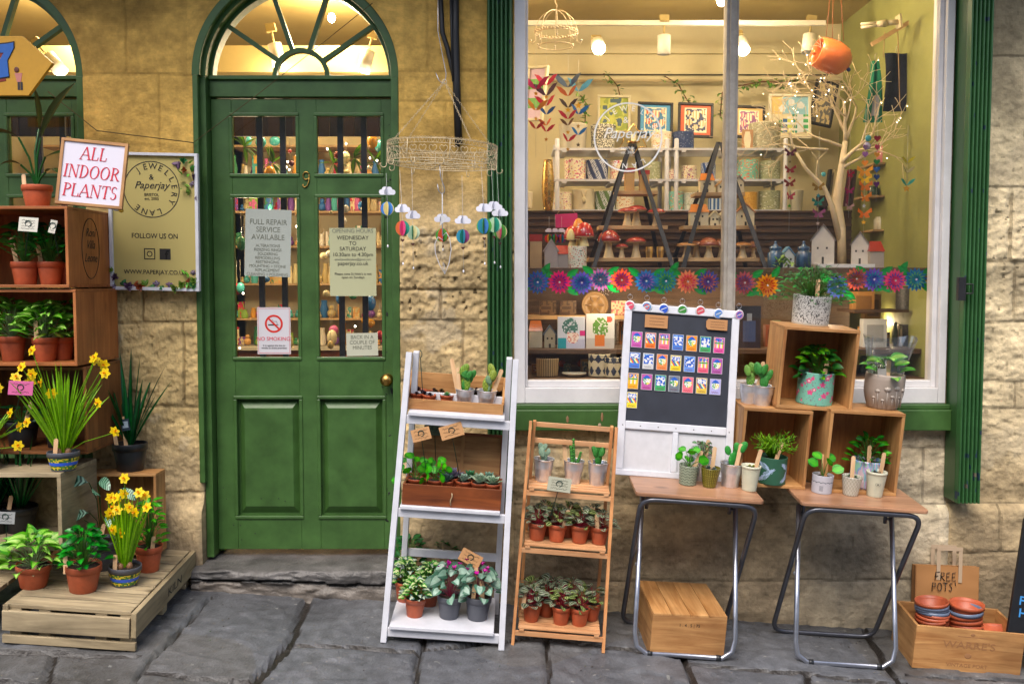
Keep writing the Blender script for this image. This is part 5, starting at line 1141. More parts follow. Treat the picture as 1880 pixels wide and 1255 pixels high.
# second pallet edge at far left
t = thing('wooden_pallet', 'second low pallet cut off by the left edge under the spear leaved plants', 'pallet', (-2.32, -.42, G(-2.3) - .04), tilt(0))
for k in range(6): m = MB(); m.bx(-.32, .3, -.3 + k * .1, -.3 + k * .1 + .09, .15, .168); part('top_board', m, M['palx'], t, bev=.002)
for z in (.02, .09): m = MB(); m.bx(-.32, .3, -.316, -.3, z, z + .05); part('front_board', m, M['palx'], t, bev=.002)
for x in (-.1, .24): m = MB(); m.bx(x, x + .05, -.298, -.25, 0, .149); part('block', m, M['palx'], t, bev=.002)
P2_ = (V((-2.32, -.36, G(-2.3) + .148)), NRM)
# --- plants in the crates
SYN = ((C('5f9f38'), C('a4cc70')), (C('70ac44'), C('b0d47c')), (C('43882c'), C('84bc54')))
COF = ((C('1a4f1e'), C('246a28')), (C('1f5c22'), C('2c7a30')))
def flat(z): return (V((0, 0, z)), V((0, 0, 1)))
zA, zB, zC_ = ZL(528) + .012, ZL(672) + .012, ZL(838) + .012
for k, (px, Y, w_, h_, lab, st) in enumerate(((47, -.40, 50, 42, 'terracotta pot of dark leaves at the left of the stamped crate', ((.6, -.4, .13, 8),)), (93, -.38, 46, 42, 'terracotta pot of dark leaves in the middle of the stamped crate', ((.4, -.5, .1, 12),)), (121, -.30, 34, 40, 'terracotta pot squeezed against the stamped side panel', ()))):
    potted(lab, px, 517, Y, flat(zA), k_terra, w_, h_, p_leafy(.16, .07, 70, .046, .03, 'oval', COF, k, droop=.8, h0=.2), st, group='dark leaved pots in the stamped crate', tl=0, seed=k)
for k, (px, Y, w_, h_, lab, st) in enumerate(((24, -.40, 48, 46, 'leftmost pot of pale arrowhead leaves in the plain crate', ()), (84, -.41, 46, 44, 'middle pot of pale arrowhead leaves with a wooden marker', ((-.35, -.7, .10, -4),)), (116, -.34, 40, 42, 'right pot of pale arrowhead leaves beside the crate panel', ((-.5, -.6, .09, 4),)))):
    potted(lab, px, 664, Y, flat(zB), k_terra, w_, h_, p_leafy(.15, .085, 60, .062, .048, 'arrow', SYN, k, (.3, .4, .2), h0=.05, droop=.8), st, group='arrowhead plants in the plain crate', tl=0, seed=20 + k, rz=0)
for k, (px, w_, lab, st) in enumerate(((42, 60, 'black pot in crinkled plastic at the left of the dark crate', ((.4, -.6, .12, 14),)), (108, 50, 'black pot in plastic behind the daffodil leaves', ()))):
    potted(lab, px, 830, -.36, flat(zC_), k_black, w_, 48, p_leafy(.08, .07, 26, .04, .02, 'oval', DGC := ((C('0e2e14'), C('1a4420')),), k, h0=.2), st, tl=0, seed=40 + k, group='black pots in the dark crate', rz=0)
potted('tall plant with broad dark blade leaves in a terracotta pot on the top crate', 69, 374, -.40, flat(ZL(378)), k_terra, 54, 42, p_mix(
    lambda r2, z0: {'foliage': ((lambda m: [m.tube([(0, 0, z0), (dx * .4, -.01, z0 + hh * .6), (dx, dy, z0 + hh)], .0045, 6, C('1c4a1c'), cap=False) and m.leaf((dx, dy, z0 + hh), d, L, Wd, 'oval', (C('0e2c12'), C('143a18')), dr, .25, 8, ro) for dx, dy, hh, d, L, Wd, dr, ro in
        ((.02, 0, .20, (.55, -.2, 1), .28, .07, .7, .3), (-.06, -.02, .2, (-1, -.2, .5), .16, .06, 1.2, .2), (.05, -.03, .12, (1, -.2, .35), .14, .055, .6, .4), (.045, -.02, .06, (.9, -.5, .5), .1, .04, 1.4, .2), (-.05, -.03, .09, (-.8, -.4, .4), .08, .03, 1.2, .2), (0, .03, .24, (-.2, .3, 1), .2, .06, .4, 1.0))] and m)(MB()), 'leafg')}), ((-.7, -.3, .075, -6),), tl=0, rz=0)
card('white printed card on a wire hook in front of the dark leaves at left', 52, 412, -.5, 34, 26, 4, 46, 470, col=C('c9c6b8'), lines=4); card('narrow white card seen edge on beside the stamped panel', 97, 416, -.46, 12, 24, 12, 108, 470, col=C('c9c6b8'), lines=2)
card('small pink card on a wire among the daffodil flowers', 38, 712, -.6, 44, 26, 3, 26, 770, col=C('c05a8a'), lines=2)
# --- daffodils etc on the lower levels
fl = [(-.13, -.02, .27), (-.10, .0, .32), (-.17, .02, .235), (-.09, -.03, .25), (-.075, .01, .22), (-.11, -.04, .205), (-.12, .02, .22), (.13, -.02, .30), (.12, .0, .29), (.16, -.01, .25), (.145, .02, .275), (-.02, -.04, .19), (.14, -.03, .16), (.195, -.03, .07)]
potted('labelled grey pot of tall flowering daffodils on the weathered crate', 117, 856, -.55, flat(zD), k_label, 58, 36, p_daff(.44, 70, len(fl), .55, [(a * 1.12, b, c * 1.28) for a, b, c in fl]), ((-.2, -.8, .085, 3),), name='potted_daffodil', cat='potted daffodil', tl=0, rz=0)
fl = [(-.01, .0, .19), (.05, -.01, .26), (.10, -.01, .16), (.12, .02, .10), (.13, -.02, .03), (.02, 0, .31), (.16, 0, .12)]
potted('daffodil pot at the left edge with blooms arching over the dark crate', -30, 858, -.54, flat(zD), k_label, 58, 36, p_daff(.30, 34, len(fl), .9, [(a + .02, b, c) for a, b, c in fl]), (), name='potted_daffodil', cat='potted daffodil', tl=0, rz=0)
potted('black pot of long upright dark spear leaves on the small orange crate', 240, 870, -.20, flat(at(250, 868, -.2).z), k_black, 64, 52, p_spear(.50, 17, .024, .5, (C('0e3c20'), C('1c5a2c')), .3), ((-.55, -.5, .10, -10), (-.1, -.3, .15, -6)), tl=0, rz=0)
t = thing('plant_tag', 'dark printed plant tag stuck in the black pot of spear leaves', 'plant tag', at(232, 790, -.2), (0, R(-8), 0)); m = MB(); m.bx(-.018, .018, -.0006, .0006, 0, .05, C('1a2a3a')); part('tag', m, M['paper'], t); m = MB(); m.bx(-.012, .012, -.0012, -.0006, .012, .04, C('8a9aa8')); part('print', m, M['paper'], t)
fl = [(.06, .02, .23), (-.05, -.02, .17), (.02, -.03, .2), (.0, -.02, .29), (-.055, .0, .22), (-.03, -.02, .225), (-.04, -.01, .195), (-.045, -.03, .18), (-.02, -.03, .19), (-.01, .0, .235), (.05, -.01, .245), (.04, -.02, .185), (.08, -.01, .2), (-.03, -.04, .13), (.0, -.04, .12), (-.035, .02, .21)]
potted('labelled grey pot of dense flowering daffodils at the front of the pallet', 229, 1082, None, PAL_, k_label, 61, 38, p_daff(.36, 80, len(fl), .28, [(a * 1.1, b, c * 1.28) for a, b, c in fl]), ((-.3, -.8, .085, -2),), name='potted_daffodil', cat='potted daffodil', rz=0)
potted('terracotta pot of pale green arrowhead leaves at the left of the pallet', 62, 1086, None, PAL_, k_terra, 64, 44, p_leafy(.13, .12, 60, .062, .048, 'arrow', SYN, 3, (.3, .4, .2), h0=.02, droop=.9), ((.3, -.85, .06, 12),), rz=0)
potted('terracotta pot of glossy dark coffee leaves in the middle of the pallet', 153, 1094, None, PAL_, k_terra, 66, 52, lambda r2, z0: (lambda d: {'foliage': (d['foliage'][0], 'leafg')})(p_leafy(.15, .075, 60, .05, .026, 'oval', ((C('1a5a20'), C('23702a')), (C('267028'), C('369038'))), 3, h0=.05, droop=.9)(r2, z0)), ((-.75, -.6, .075, -4),), rz=0)
potted('terracotta pot of bright fern like leaves at the back right of the pallet', 273, 1054, None, PAL_, k_terra, 50, 50, p_leafy(.2, .05, 60, .045, .02, 'lance', ((C('2f7a1e'), C('4c9c2c')), (C('3a8a28'), C('5cae3a'))), 3, h0=.0, droop=.7), ((.45, -.7, .08, 4),), rz=0)
def p_calathea(r2, z0):
    m = MB()
    for dx, dy, hh, d, L, Wd, dr in ((-.07, -.04, .28, (-1, -.1, .25), .0, .0, 0), (-.03, -.06, .27, (-.9, -.3, .3), .12, .06, .9), (.0, -.05, .27, (.5, -.3, .3), .08, .05, 1.2), (.09, -.04, .23, (1, -.2, .3), .07, .045, 1.0), (-.03, -.05, .14, (-.8, -.4, .1), .09, .05, 1.2), (.03, -.05, .13, (.6, -.5, .1), .08, .045, 1.3), (-.06, -.03, .1, (-.9, -.1, .2), .08, .045, 1.2), (.0, -.03, .2, (.1, -.6, .8), .1, .05, 1.2), (.06, .0, .18, (.4, -.1, .8), .1, .05, 1.5)):
        if L == 0: continue
        m.tube([(0, 0, z0), (dx * .4, dy * .4, z0 + hh * .7), (dx, dy, z0 + hh)], .002, 5, C('2a4a20'), cap=False)
        n = 14; p = V((dx, dy, z0 + hh)); dd = V(d).normalized(); sd = dd.cross(V((0, -.7, .7))).normalized(); vs = []; fs = []; cs = []
        for i in range(n + 1):
            tt = i / n; wv = max(.04, sin(pi * tt) ** .6) * Wd / 2
            for u in (-1, -.5, 0, .5, 1): vs.append(p + sd * (u * wv) - dd * (abs(u) * -.010))
            p = p + dd * (L / n); dd = (dd + V((0, 0, -dr / n))).normalized()
        for i in range(n):
            for k in range(4): a = i * 5 + k; fs.append((a, a + 1, a + 6, a + 5)); cs.append(C('14402a') if i % 2 else C('7fa890') if k in (0, 3, 1, 2) else C('2a5a3a'))
        m.add(vs, fs, None, True, cs)
    return {'foliage': (m, 'leafg')}
potted('grey pot of striped prayer plant leaves behind the glossy coffee plant', 186, 1052, None, PAL_, k_grey, 62, 56, p_calathea, ((.0, -.5, .11, 10),), rz=0)
potted('dark pot of tall thin spear leaves inside the hollow crate', 38, 1000, -.38, flat(zDb + .016), k_black, 62, 50, p_spear(.34, 26, .017, .55, (C('0e4022'), C('1e6a34')), .12), ((-.3, -.9, .09, 6),), rz=0)
potted('second dark pot of spear leaves cut off by the left edge', -8, 1000, -.40, flat(zDb + .016), k_black, 62, 50, p_spear(.30, 18, .016, .5, (C('0e4022'), C('1a5a2e')), .15), (), rz=0)
card('grey printed card on a wire at the left edge above the arrowhead plant', 10, 950, -.56, 34, 22, 3, 12, 1010, col=C('8a8c8c'), lines=3)
# --- signs
SER = {'A': ([(0, 0, .42, 1, .05), (.42, 1, .84, 0, .13), (.16, .36, .66, .36, .05)], [(-.06, .2), (.66, 1.0)], [], .9), 'L': ([(.14, 0, .14, 1, .13), (.14, .02, .62, .02, .05), (.62, .0, .64, .26, .05)], [], [(-.0, .3)], .68), 'I': ([(.14, 0, .14, 1, .13)], [(0, .3)], [(0, .3)], .34),
 'N': ([(.12, 0, .12, 1, .05), (.12, 1, .76, 0, .13), (.76, 0, .76, 1, .05)], [(0, .26)], [(-.02, .2), (.64, .9)], .94), 'D': ([(.14, 0, .14, 1, .13)], [(0, .2)], [(0, .2)], .84), 'O': ([], [], [], .9), 'R': ([(.14, 0, .14, 1, .13), (.34, .5, .7, 0, .13)], [(0, .3), (.62, .84)], [(0, .2)], .84), 'P': ([(.14, 0, .14, 1, .13)], [(0, .3)], [(0, .2)], .68),
 'T': ([(.36, 0, .36, 1, .13), (.02, .98, .7, .98, .05), (.02, .76, .03, .98, .05), (.7, .76, .69, .98, .05)], [(.22, .5)], [], .76), 'S': ([], [], [], .62)}
def serif(word, h, ital=.12):
    m = MB(); x = 0; col = (.55, .02, .06)
    for ch in word:
        st, bs, ts, adv = SER[ch]
        def P(a, b): return ((x + a + b * ital) * h * .82, -.0006, b * h)
        for a, b, c_, d, wd in st: m.beam(P(a, b), P(c_, d), wd * h * .82, .0012, up=(0, 1, 0), col=col)
        for a, b in bs: m.beam(P(a, .02), P(b, .02), .045 * h, .0012, up=(0, 1, 0), col=col)
        for a, b in ts: m.beam(P(a, .98), P(b, .98), .045 * h, .0012, up=(0, 1, 0), col=col)
        def bowl(cx, cz, rx, rz, a0, a1, tk=.13):
            n = 14
            for k in range(n):
                a, b = a0 + (a1 - a0) * k / n, a0 + (a1 - a0) * (k + 1) / n; wd = .045 + (tk - .045) * abs(cos((a + b) / 2)) ** 1.3
                m.beam(P(cx + rx * cos(a), cz + rz * sin(a)), P(cx + rx * cos(b), cz + rz * sin(b)), wd * h * .82, .0012, up=(0, 1, 0), col=col)
        if ch == 'O': bowl(.42, .5, .36, .49, 0, 2 * pi)
        if ch == 'D': bowl(.2, .5, .5, .48, -pi / 2, pi / 2)
        if ch in 'RP': bowl(.2, .74, .38, .24, -pi / 2, pi / 2)
        if ch == 'S': bowl(.28, .74, .2, .24, .15 * pi, 1.5 * pi, .1); bowl(.28, .25, .22, .24, -.85 * pi, .5 * pi, .12)
        x += adv + .06
    wd = x * h * .82
    for v in m.v: v.x -= wd / 2
    return m
zt_ = ZL(378); p = at(163, 378, -.44); s = sc(-.44)
t = thing('plants_sign', 'white sign in a pine frame reading ALL INDOOR PLANTS in red capitals', 'sign', (p.x, -.44, zt_), (R(-7), R(5), R(6)))
a, b = 118 / s / 2, 122 / s; m = MB(); m.bx(-a + .012, a - .012, -.002, .004, .012, b - .012, C('d4d0dc')); part('board', m, M['paper'], t)
for q in ((-a, a, -.008, .012, 0, .012), (-a, a, -.008, .012, b - .012, b), (-a, -a + .012, -.008, .012, .012, b - .012), (a - .012, a, -.008, .012, .012, b - .012)): m = MB(); m.bx(*q); part('frame', m, M['crx' if q[1] - q[0] > .1 else 'crz'], t, bev=.001)
for k, (wd, z) in enumerate((('ALL', .70), ('INDOOR', .42), ('PLANTS', .135))): part('lettering', serif(wd, .052), M['inkr'], t, (0, -.003, b * z))
# Jewellery lane sign
Yj = -.06; p0 = at(212, 524, Yj); p1 = at(360, 530, Yj); ph = at(365, 290, Yj).z - p1.z; cx_ = (p0.x + p1.x) / 2
t = thing('shop_sign', 'olive cream shop sign in a white frame with succulents in its corners', 'sign', (cx_, Yj, (p0.z + p1.z) / 2), (R(3), R(1.2), 0)); a = (p1.x - p0.x) / 2 + .004; b = ph
m = MB(); m.bx(-a, a, .0, .01, 0, b, rgb('b3a464')); part('board', m, M['paper'], t)
for q in ((-a - .002, a + .014, -.014, .012, -.014, -.0), (-a, a + .014, -.014, .012, b, b + .012), (a, a + .014, -.014, .012, 0, b), (-a - .014, -a, -.014, .012, 0, b)): m = MB(); m.bx(*q); part('frame', m, M['ladderw'], t, bev=.001)
m = MB(); bar_arc(m, -.01, b - .145, .118, .122, -.0008, 0, 0, 2 * pi, 60); part('ring', m, M['ink'], t)
cxr = -.01; czr = b - .145
for k, ch in enumerate('JEWELLERY LANE'):
    if ch != ' ': an = R(125) - R(19.5) * k; part('letter', textmesh(ch, .036, M['ink']), M['ink'], t, (cxr + .088 * cos(an), -.0012, czr + .088 * sin(an)), (0, -(an - pi / 2), 0))
part('lettering', textmesh('&', .034, M['ink']), M['ink'], t, (cxr, -.001, czr + .042)); part('lettering', textmesh('Paperjay', .044, M['ink'], shear=.35), M['ink'], t, (cxr, -.001, czr + .004))
part('lettering', textmesh('BRISTOL\nest. 2005', .017, M['ink']), M['ink'], t, (cxr, -.001, czr - .028)); part('lettering', textmesh('FOLLOW US ON', .031, M['ink'], sx=.88), M['ink'], t, (0, -.001, b * .375)); part('lettering', textmesh('WWW.PAPERJAY.CO.UK', .0265, M['ink'], sx=.95), M['ink'], t, (0, -.001, b * .1))
m = MB(); q = .024
for a0, a1, b0, b1 in ((-q, q, q - .004, q), (-q, q, -q, -q + .004), (-q, -q + .004, -q, q), (q - .004, q, -q, q)): m.bx(a0 - .034, a1 - .034, -.0009, .0, b0, b1)
bar_arc(m, -.034, 0, .009, .0125, -.0009, 0, 0, 2 * pi, 20); m.disc((0, 0, 0), .0001); part('camera_icon', m, M['ink'], t, (.01, 0, b * .255))
m = MB(); m.bx(.034 - q, .034 + q, -.0009, 0, -q, q); ic = part('square_icon', m, M['ink'], t, (.01, 0, b * .255)); part('icon_letter', textmesh('f', .055, M['paper'], bold=.001), mat('sign_cream', rgb('b3a464'), .8), ic, (.04, -.0012, -.022))
r2 = random.Random(11); SC_ = [('5c7a3c', '7fa04c'), ('4a3a4c', '7a5f7c'), ('3f6f4a', '5f9a5c'), ('6a5a6c', '9a8a9c'), ('2c5a3a', '4a8a54'), ('8a4a3c', 'b06a4c')]
def rosm(c, r):
    m = MB()
    for k in range(13): tt = k / 13; an = 2.4 * k; m.leaf((0, 0, 0), (cos(an) * (1 - .6 * tt), sin(an) * (1 - .6 * tt), .2 + 1.2 * tt), r * (1 - .45 * tt), r * .55, 'oval', (C(c[0]), C(c[1])), -.4, .3, 4)
    return m.mesh('succulent', M['leaf'])
RM = [rosm(c, .028) for c in SC_]
spots_ = [(-.17 + .026 * k, .0 + .012 * (k % 2)) for k in range(14)] + [(a - .01, .03), (a - .02, .065), (a - .045, .03), (-a + .01, .04), (-a + .0, .07), (a - .075, .0), (a - .05, b - .02), (a - .02, b - .05), (a - .07, b - .03), (a - .012, b - .085), (a - .04, b - .06), (a - .02, b - .115), (a - .02, b - .15), (a - .004, b - .18)]
for k, (x, z) in enumerate(spots_):
    if x < -a: continue
    o = part('succulent', RM[r2.randrange(6)], None, t, (x, -.008, z), (R(90 + r2.uniform(-20, 20)), r2.uniform(-.3, .3), r2.uniform(0, 6))); o.scale = (r2.uniform(.7, 1.15),) * 3
m = MB()
for k in range(16): xx = a - .03 + r2.uniform(-.04, .02); zz = r2.choice((b - .05 + r2.uniform(-.1, .03), .03 + r2.uniform(-.03, .05))); m.leaf((xx, -.006, zz), (r2.uniform(-1, 1), -.4, r2.uniform(-1, .6)), .035, .014, 'lance', (C('4f8f3c'), C('6fae4c')), .2, .2, 4)
part('sprigs', m, M['leaf'], t)
t = thing('bee_ornament', 'small yellow and white bee ornament under the indoor plants sign', 'ornament', at(222, 385, -.2)); m = MB(); m.ell((0, 0, 0), (.014, .01, .01), (0, R(60), 0), paint=lambda u, v: C('d89a18') if int(v * 6) % 2 else C('c8a83c')); part('body', m, M['vc'], t); m = MB(); m.ell((-.018, 0, .004), (.018, .003, .01), col=C('a8a8a8')); part('wing', m, M['vc'], t)
# arrow board with 7
Yp = -.32; p = at(0, 118, Yp); s = sc(Yp); o7 = thing('arrow_sign', 'ochre arrow shaped board with a blue number 7 shaded in red', 'sign', p); m = MB(); q = 1 / s
m.prism([(-130 * q, 50 * q), (42 * q, 50 * q), (95 * q, 2 * q), (50 * q, -56 * q), (-130 * q, -56 * q)], 0, .02, rgb('bb8a1e')); part('board', m, M['vc'], o7, bev=.002)
def seven(c, dx, dz, y, nm, g=0):
    m = MB(); z7 = [(-34, 24), (-30, 38), (-6, 34), (14, 36), (26, 38), (26, 28), (14, 6), (16, -22), (-8, -26), (-4, 0), (8, 20), (-6, 20), (-20, 26), (-28, 16)]
    m.prism([((a * (1 + g) + dx) * q, (b * (1 + g) + dz) * q) for a, b in z7], y, y + .0012, c); part(nm, m, M['vc'], o7)
seven(C('7c2410'), -6, -8, -.0015, 'red_shade'); seven(C('0c0c10'), 0, 0, -.0028, 'outline', .07); seven(C('1f5aa8'), 0, 0, -.0042, 'number_seven')
m = MB(); m.ell((30 * q, -.002, -10 * q), (4.5 * q, .001, 5 * q), col=C('5a2a1c')); m.prism([(26 * q, -16 * q), (40 * q, -16 * q), (37 * q, -32 * q), (30 * q, -32 * q)], -.0015, 0, C('b8746a'))
for x in (31, 36): m.bx(x * q, (x + 4) * q, -.0015, 0, -46 * q, -32 * q, C('1c1c2a'))
part('figure_sticker', m, M['vc'], o7)
# notices on the door glass
def notice(label, px, py, w_, h_, lines, bgc='b9bcb0', ang=0, Y=.094, ink='ink', nm='paper_notice'):
    s = sc(Y); p = at(px, py, Y); a, b = w_ / s / 2, h_ / s / 2; t = thing(nm, label, 'notice', p, (0, R(ang), 0)); m = MB(); m.bx(-a, a, -.0006, .0006, -b, b, C(bgc)); part('sheet', m, M['paper'], t)
    for tx, sz, z, sxx, ik in lines: part('lettering', textmesh(tx, sz, M[ik], sx=sxx), M[ik], t, (0, -.0012, b * z))
    return t, a, b
notice('grey white sheet headed FULL REPAIR SERVICE AVAILABLE on the left door pane', 492, 446, 84, 122, [('FULL REPAIR\nSERVICE\nAVAILABLE', .034, .55, .9, 'inkg'), ('ALTERATIONS\nRESIZING RINGS\nSOLDERING\nREMODELLING\nRESTRINGING\nMOUNTING + STONE\nREPLACEMENT\nCLEANING + POLISHING', .0185, -.12, .92, 'inkg')], 'aab0a8', 2)
notice('cream opening hours sheet on the right door pane', 648, 481, 85, 124, [('OPENING HOURS', .026, .86, .9, 'inkg'), ('WEDNESDAY\nTO\nSATURDAY', .025, .66, .95, 'ink'), ('10.30am to 4.30pm', .024, .17, .98, 'ink'), ('email:jewellerylane@gmail.com', .0145, .05, .9, 'inkg'), ('paperjay.co.uk', .024, -.09, 1, 'ink'), ("Please note St Nick's is not\nopen on Sundays", .0155, -.38, .98, 'ink')], 'b4b590', 0)
notice('small white note reading BACK IN A COUPLE OF MINUTES low on the right pane', 665, 632, 58, 42, [('BACK IN A\nCOUPLE OF\nMINUTES', .024, .5, .9, 'inkg')], 'b8b8a4', -1)
t, a, b = notice('white no smoking sign with a red crossed circle on the left door pane', 503, 607, 61, 86, [('NO SMOKING.', .0245, -.42, .98, 'inkr'), ('It is against the law to\nsmoke in these premises', .0115, -.66, 1, 'ink')], 'c8c6cc', 0, nm='no_smoking_sign')
m = MB(); bar_arc(m, 0, b * .3, .032, .041, -.0014, -.0006, 0, 2 * pi, 40, C('c8281c')); m.beam((-.026, -.0012, b * .3 + .026), (.026, -.0012, b * .3 - .026), .008, .001, up=(0, 1, 0), col=C('c8281c')); part('prohibition_ring', m, M['vc'], t)
m = MB(); m.bx(-.026, .014, -.001, -.0006, b * .3 - .008, b * .3 - .002, (.02, .02, .02)); m.bx(.016, .02, -.001, -.0006, b * .3 - .008, b * .3 - .002, (.02, .02, .02)); m.tube([(.016, -.001, b * .3), (.012, -.001, b * .3 + .012), (.0, -.001, b * .3 + .01), (-.008, -.001, b * .3 + .018)], .0012, 4, (.02, .02, .02)); part('cigarette_symbol', m, M['vc'], t)
m = MB()
for q in ((-a + .004, a - .004, b - .006, b - .0045), (-a + .004, a - .004, -b + .0045, -b + .006), (-a + .004, -a + .0055, -b + .006, b - .006), (a - .0055, a - .004, -b + .006, b - .006)): m.bx(q[0], q[1], -.0012, -.0006, q[2], q[3], C('c8281c'))
part('border', m, M['vc'], t)
# ================================================================ the hanging wire ring and its paper balloons
Yr = -.34; S = sc(Yr); rc = at(812, 285, Yr); RR = 100 / S
t = thing('wire_ring', 'cream wire ring chandelier of little hearts hanging from chains beside the door', 'hanging ring', rc, (R(0), R(2.5), 0))
hz = 17 / S
for z, n in ((hz, 0), (hz * .55, 1), (-hz * .55, 1), (-hz, 0)):
    m = MB(); m.tube([(RR * cos(a), RR * sin(a), z) for a in [2 * pi * k / 64 for k in range(64)]], .0018 if n == 0 else .001, 5, closed=True); part('hoop', m, M['cream'], t)
NH = 34; m = MB()
for k in range(NH):
    a = 2 * pi * k / NH
    def Pc(u, z): b = a + u / RR; return (RR * cos(b), RR * sin(b), z)
    pts_ = [Pc(.0165 * (16 * sin(q) ** 3) / 17, .00115 * (13 * cos(q) - 5 * cos(2 * q) - 2 * cos(3 * q) - cos(4 * q)) - .001) for q in [2 * pi * j / 14 for j in range(14)]]
    m.tube(pts_, .0011, 4, closed=True)
hearts = part('heart_band', m, M['cream'], t)
for zz, nm in ((hz * .78, 'upper_lace'), (-hz * .78, 'lower_lace')):
    m = MB(); pts_ = [(RR * cos(2 * pi * k / 400), RR * sin(2 * pi * k / 400), zz + (hz * .24) * sin(k * 2 * pi / 5)) for k in range(400)]; m.tube(pts_, .0009, 3, closed=True); part(nm, m, M['cream'], t)
m = MB(); pts_ = [(RR * cos(2 * pi * k / 360), RR * sin(2 * pi * k / 360), hz + .003 + .003 * abs(sin(k * pi / 3))) for k in range(360)]; m.tube(pts_, .001, 3, closed=True); part('beaded_edge', m, M['cream'], t)
for k in range(8): a = 2 * pi * k / 8 + .2; m = MB(); m.tube([(RR * cos(a), RR * sin(a), -hz), (RR * cos(a), RR * sin(a), hz)], .0018, 5); part('upright', m, M['cream'], t)
for k in range(4): a = pi * k / 4 + .3; m = MB(); m.tube([(RR * cos(a), RR * sin(a), -hz), (0, 0, -hz + .002 + k * .001), (-RR * cos(a), -RR * sin(a), -hz)], .0016, 4); part('cross_wire', m, M['cream'], t)
for rr in (.33, .66): m = MB(); m.tube([(RR * rr * cos(a), RR * rr * sin(a), -hz) for a in [2 * pi * k / 40 for k in range(40)]], .0013, 4, closed=True); part('inner_hoop', m, M['cream'], t)
hk = [-.08, .62, 1.35, 2.2, 2.9, 3.35, 3.9, 4.6, 5.2, 5.75]; HK = []
for a in [2 * pi * k / 12 + .1 for k in range(12)]:
    m = MB(); c = V((RR * cos(a), RR * sin(a), -hz)); o_ = V((cos(a), sin(a), 0)); m.tube([c] + [c + o_ * (.012 - .012 * cos(q)) + V((0, 0, -.012 - .011 * sin(q))) for q in [pi * j / 8 * 1.2 for j in range(9)]], .0018, 5); part('hook', m, M['cream'], t)
top = at(810, 150, Yr) - rc
for a in (2.5, 3.75, 5.3, .35):
    b = V((RR * cos(a), RR * sin(a), hz)); n = 30; m = MB()
    for k in range(n):
        p = top.lerp(b, (k + .5) / n); d = (b - top).normalized(); u = d.cross(V((0, 1, 0) if k % 2 else (1, 0, 0))).normalized(); L_ = (b - top).length / n * .62
        m.tube([p + d * L_ * cos(q) + u * .0032 * sin(q) for q in [2 * pi * j / 7 for j in range(7)]], .0008, 3, closed=True)
    part('chain', m, M['cream'], t)
m = MB(); m.tube([top + V((.009 * cos(q), 0, .009 * sin(q))) for q in [2 * pi * j / 14 for j in range(14)]], .0016, 5, closed=True); part('top_ring', m, M['cream'], t)
m = MB(); m.tube([at(a, b, Yr) for a, b in ((804, -30), (804, 58), (812, 100), (819, 135), (818, 146), (812, 153), (806, 148), (800, 134))], .0016, 5); solo('wire_hook', m, M['steel'], 'long thin steel hook holding up the wire ring', 'hook')
m = MB(); m.tube([at(a, b, Yr) for a, b in ((807, 303), (809, 325), (816, 345), (816, 353), (811, 356), (805, 350), (803, 338))], .0018, 5); solo('wire_hook', m, M['steel'], 'short dark S hook under the middle of the wire ring', 'hook')
# wire heart
t = thing('wire_heart', 'white wire leaf heart with a paper tag hanging from the S hook', 'hanging heart', at(812, 356, Yr)); m = MB(); q = 1 / S
m.tube([(0, 0, 0), (0, 0, -76 * q)], .0022, 5); m.tube([(a * q, 0, b * q) for a, b in ((1, -76), (7, -70), (13, -80), (16, -100), (12, -125), (4, -146), (-6, -128), (-13, -108), (-14, -90), (-8, -78), (1, -84))], .0018, 5); m.tube([(a * q, 0, b * q) for a, b in ((4, -146), (1, -134), (1, -124), (4, -130), (4, -146))], .0014, 4); part('wire', m, M['ladderw'], t)
m = MB(); m.prism([(-6 * q, -88 * q), (-1 * q, -86 * q), (0, -104 * q), (-7 * q, -104 * q)], -.004, -.003, C('c9b58c')); part('tag', m, M['paper'], t)
m = MB(); m.prism([(-4 * q, -38 * q), (-2 * q, -46 * q), (-5 * q, -58 * q), (2 * q, -52 * q), (6 * q, -46 * q), (3 * q, -40 * q)], -.003, -.001, (.6, .6, .62)); part('small_heart', m, M['paper'], t)
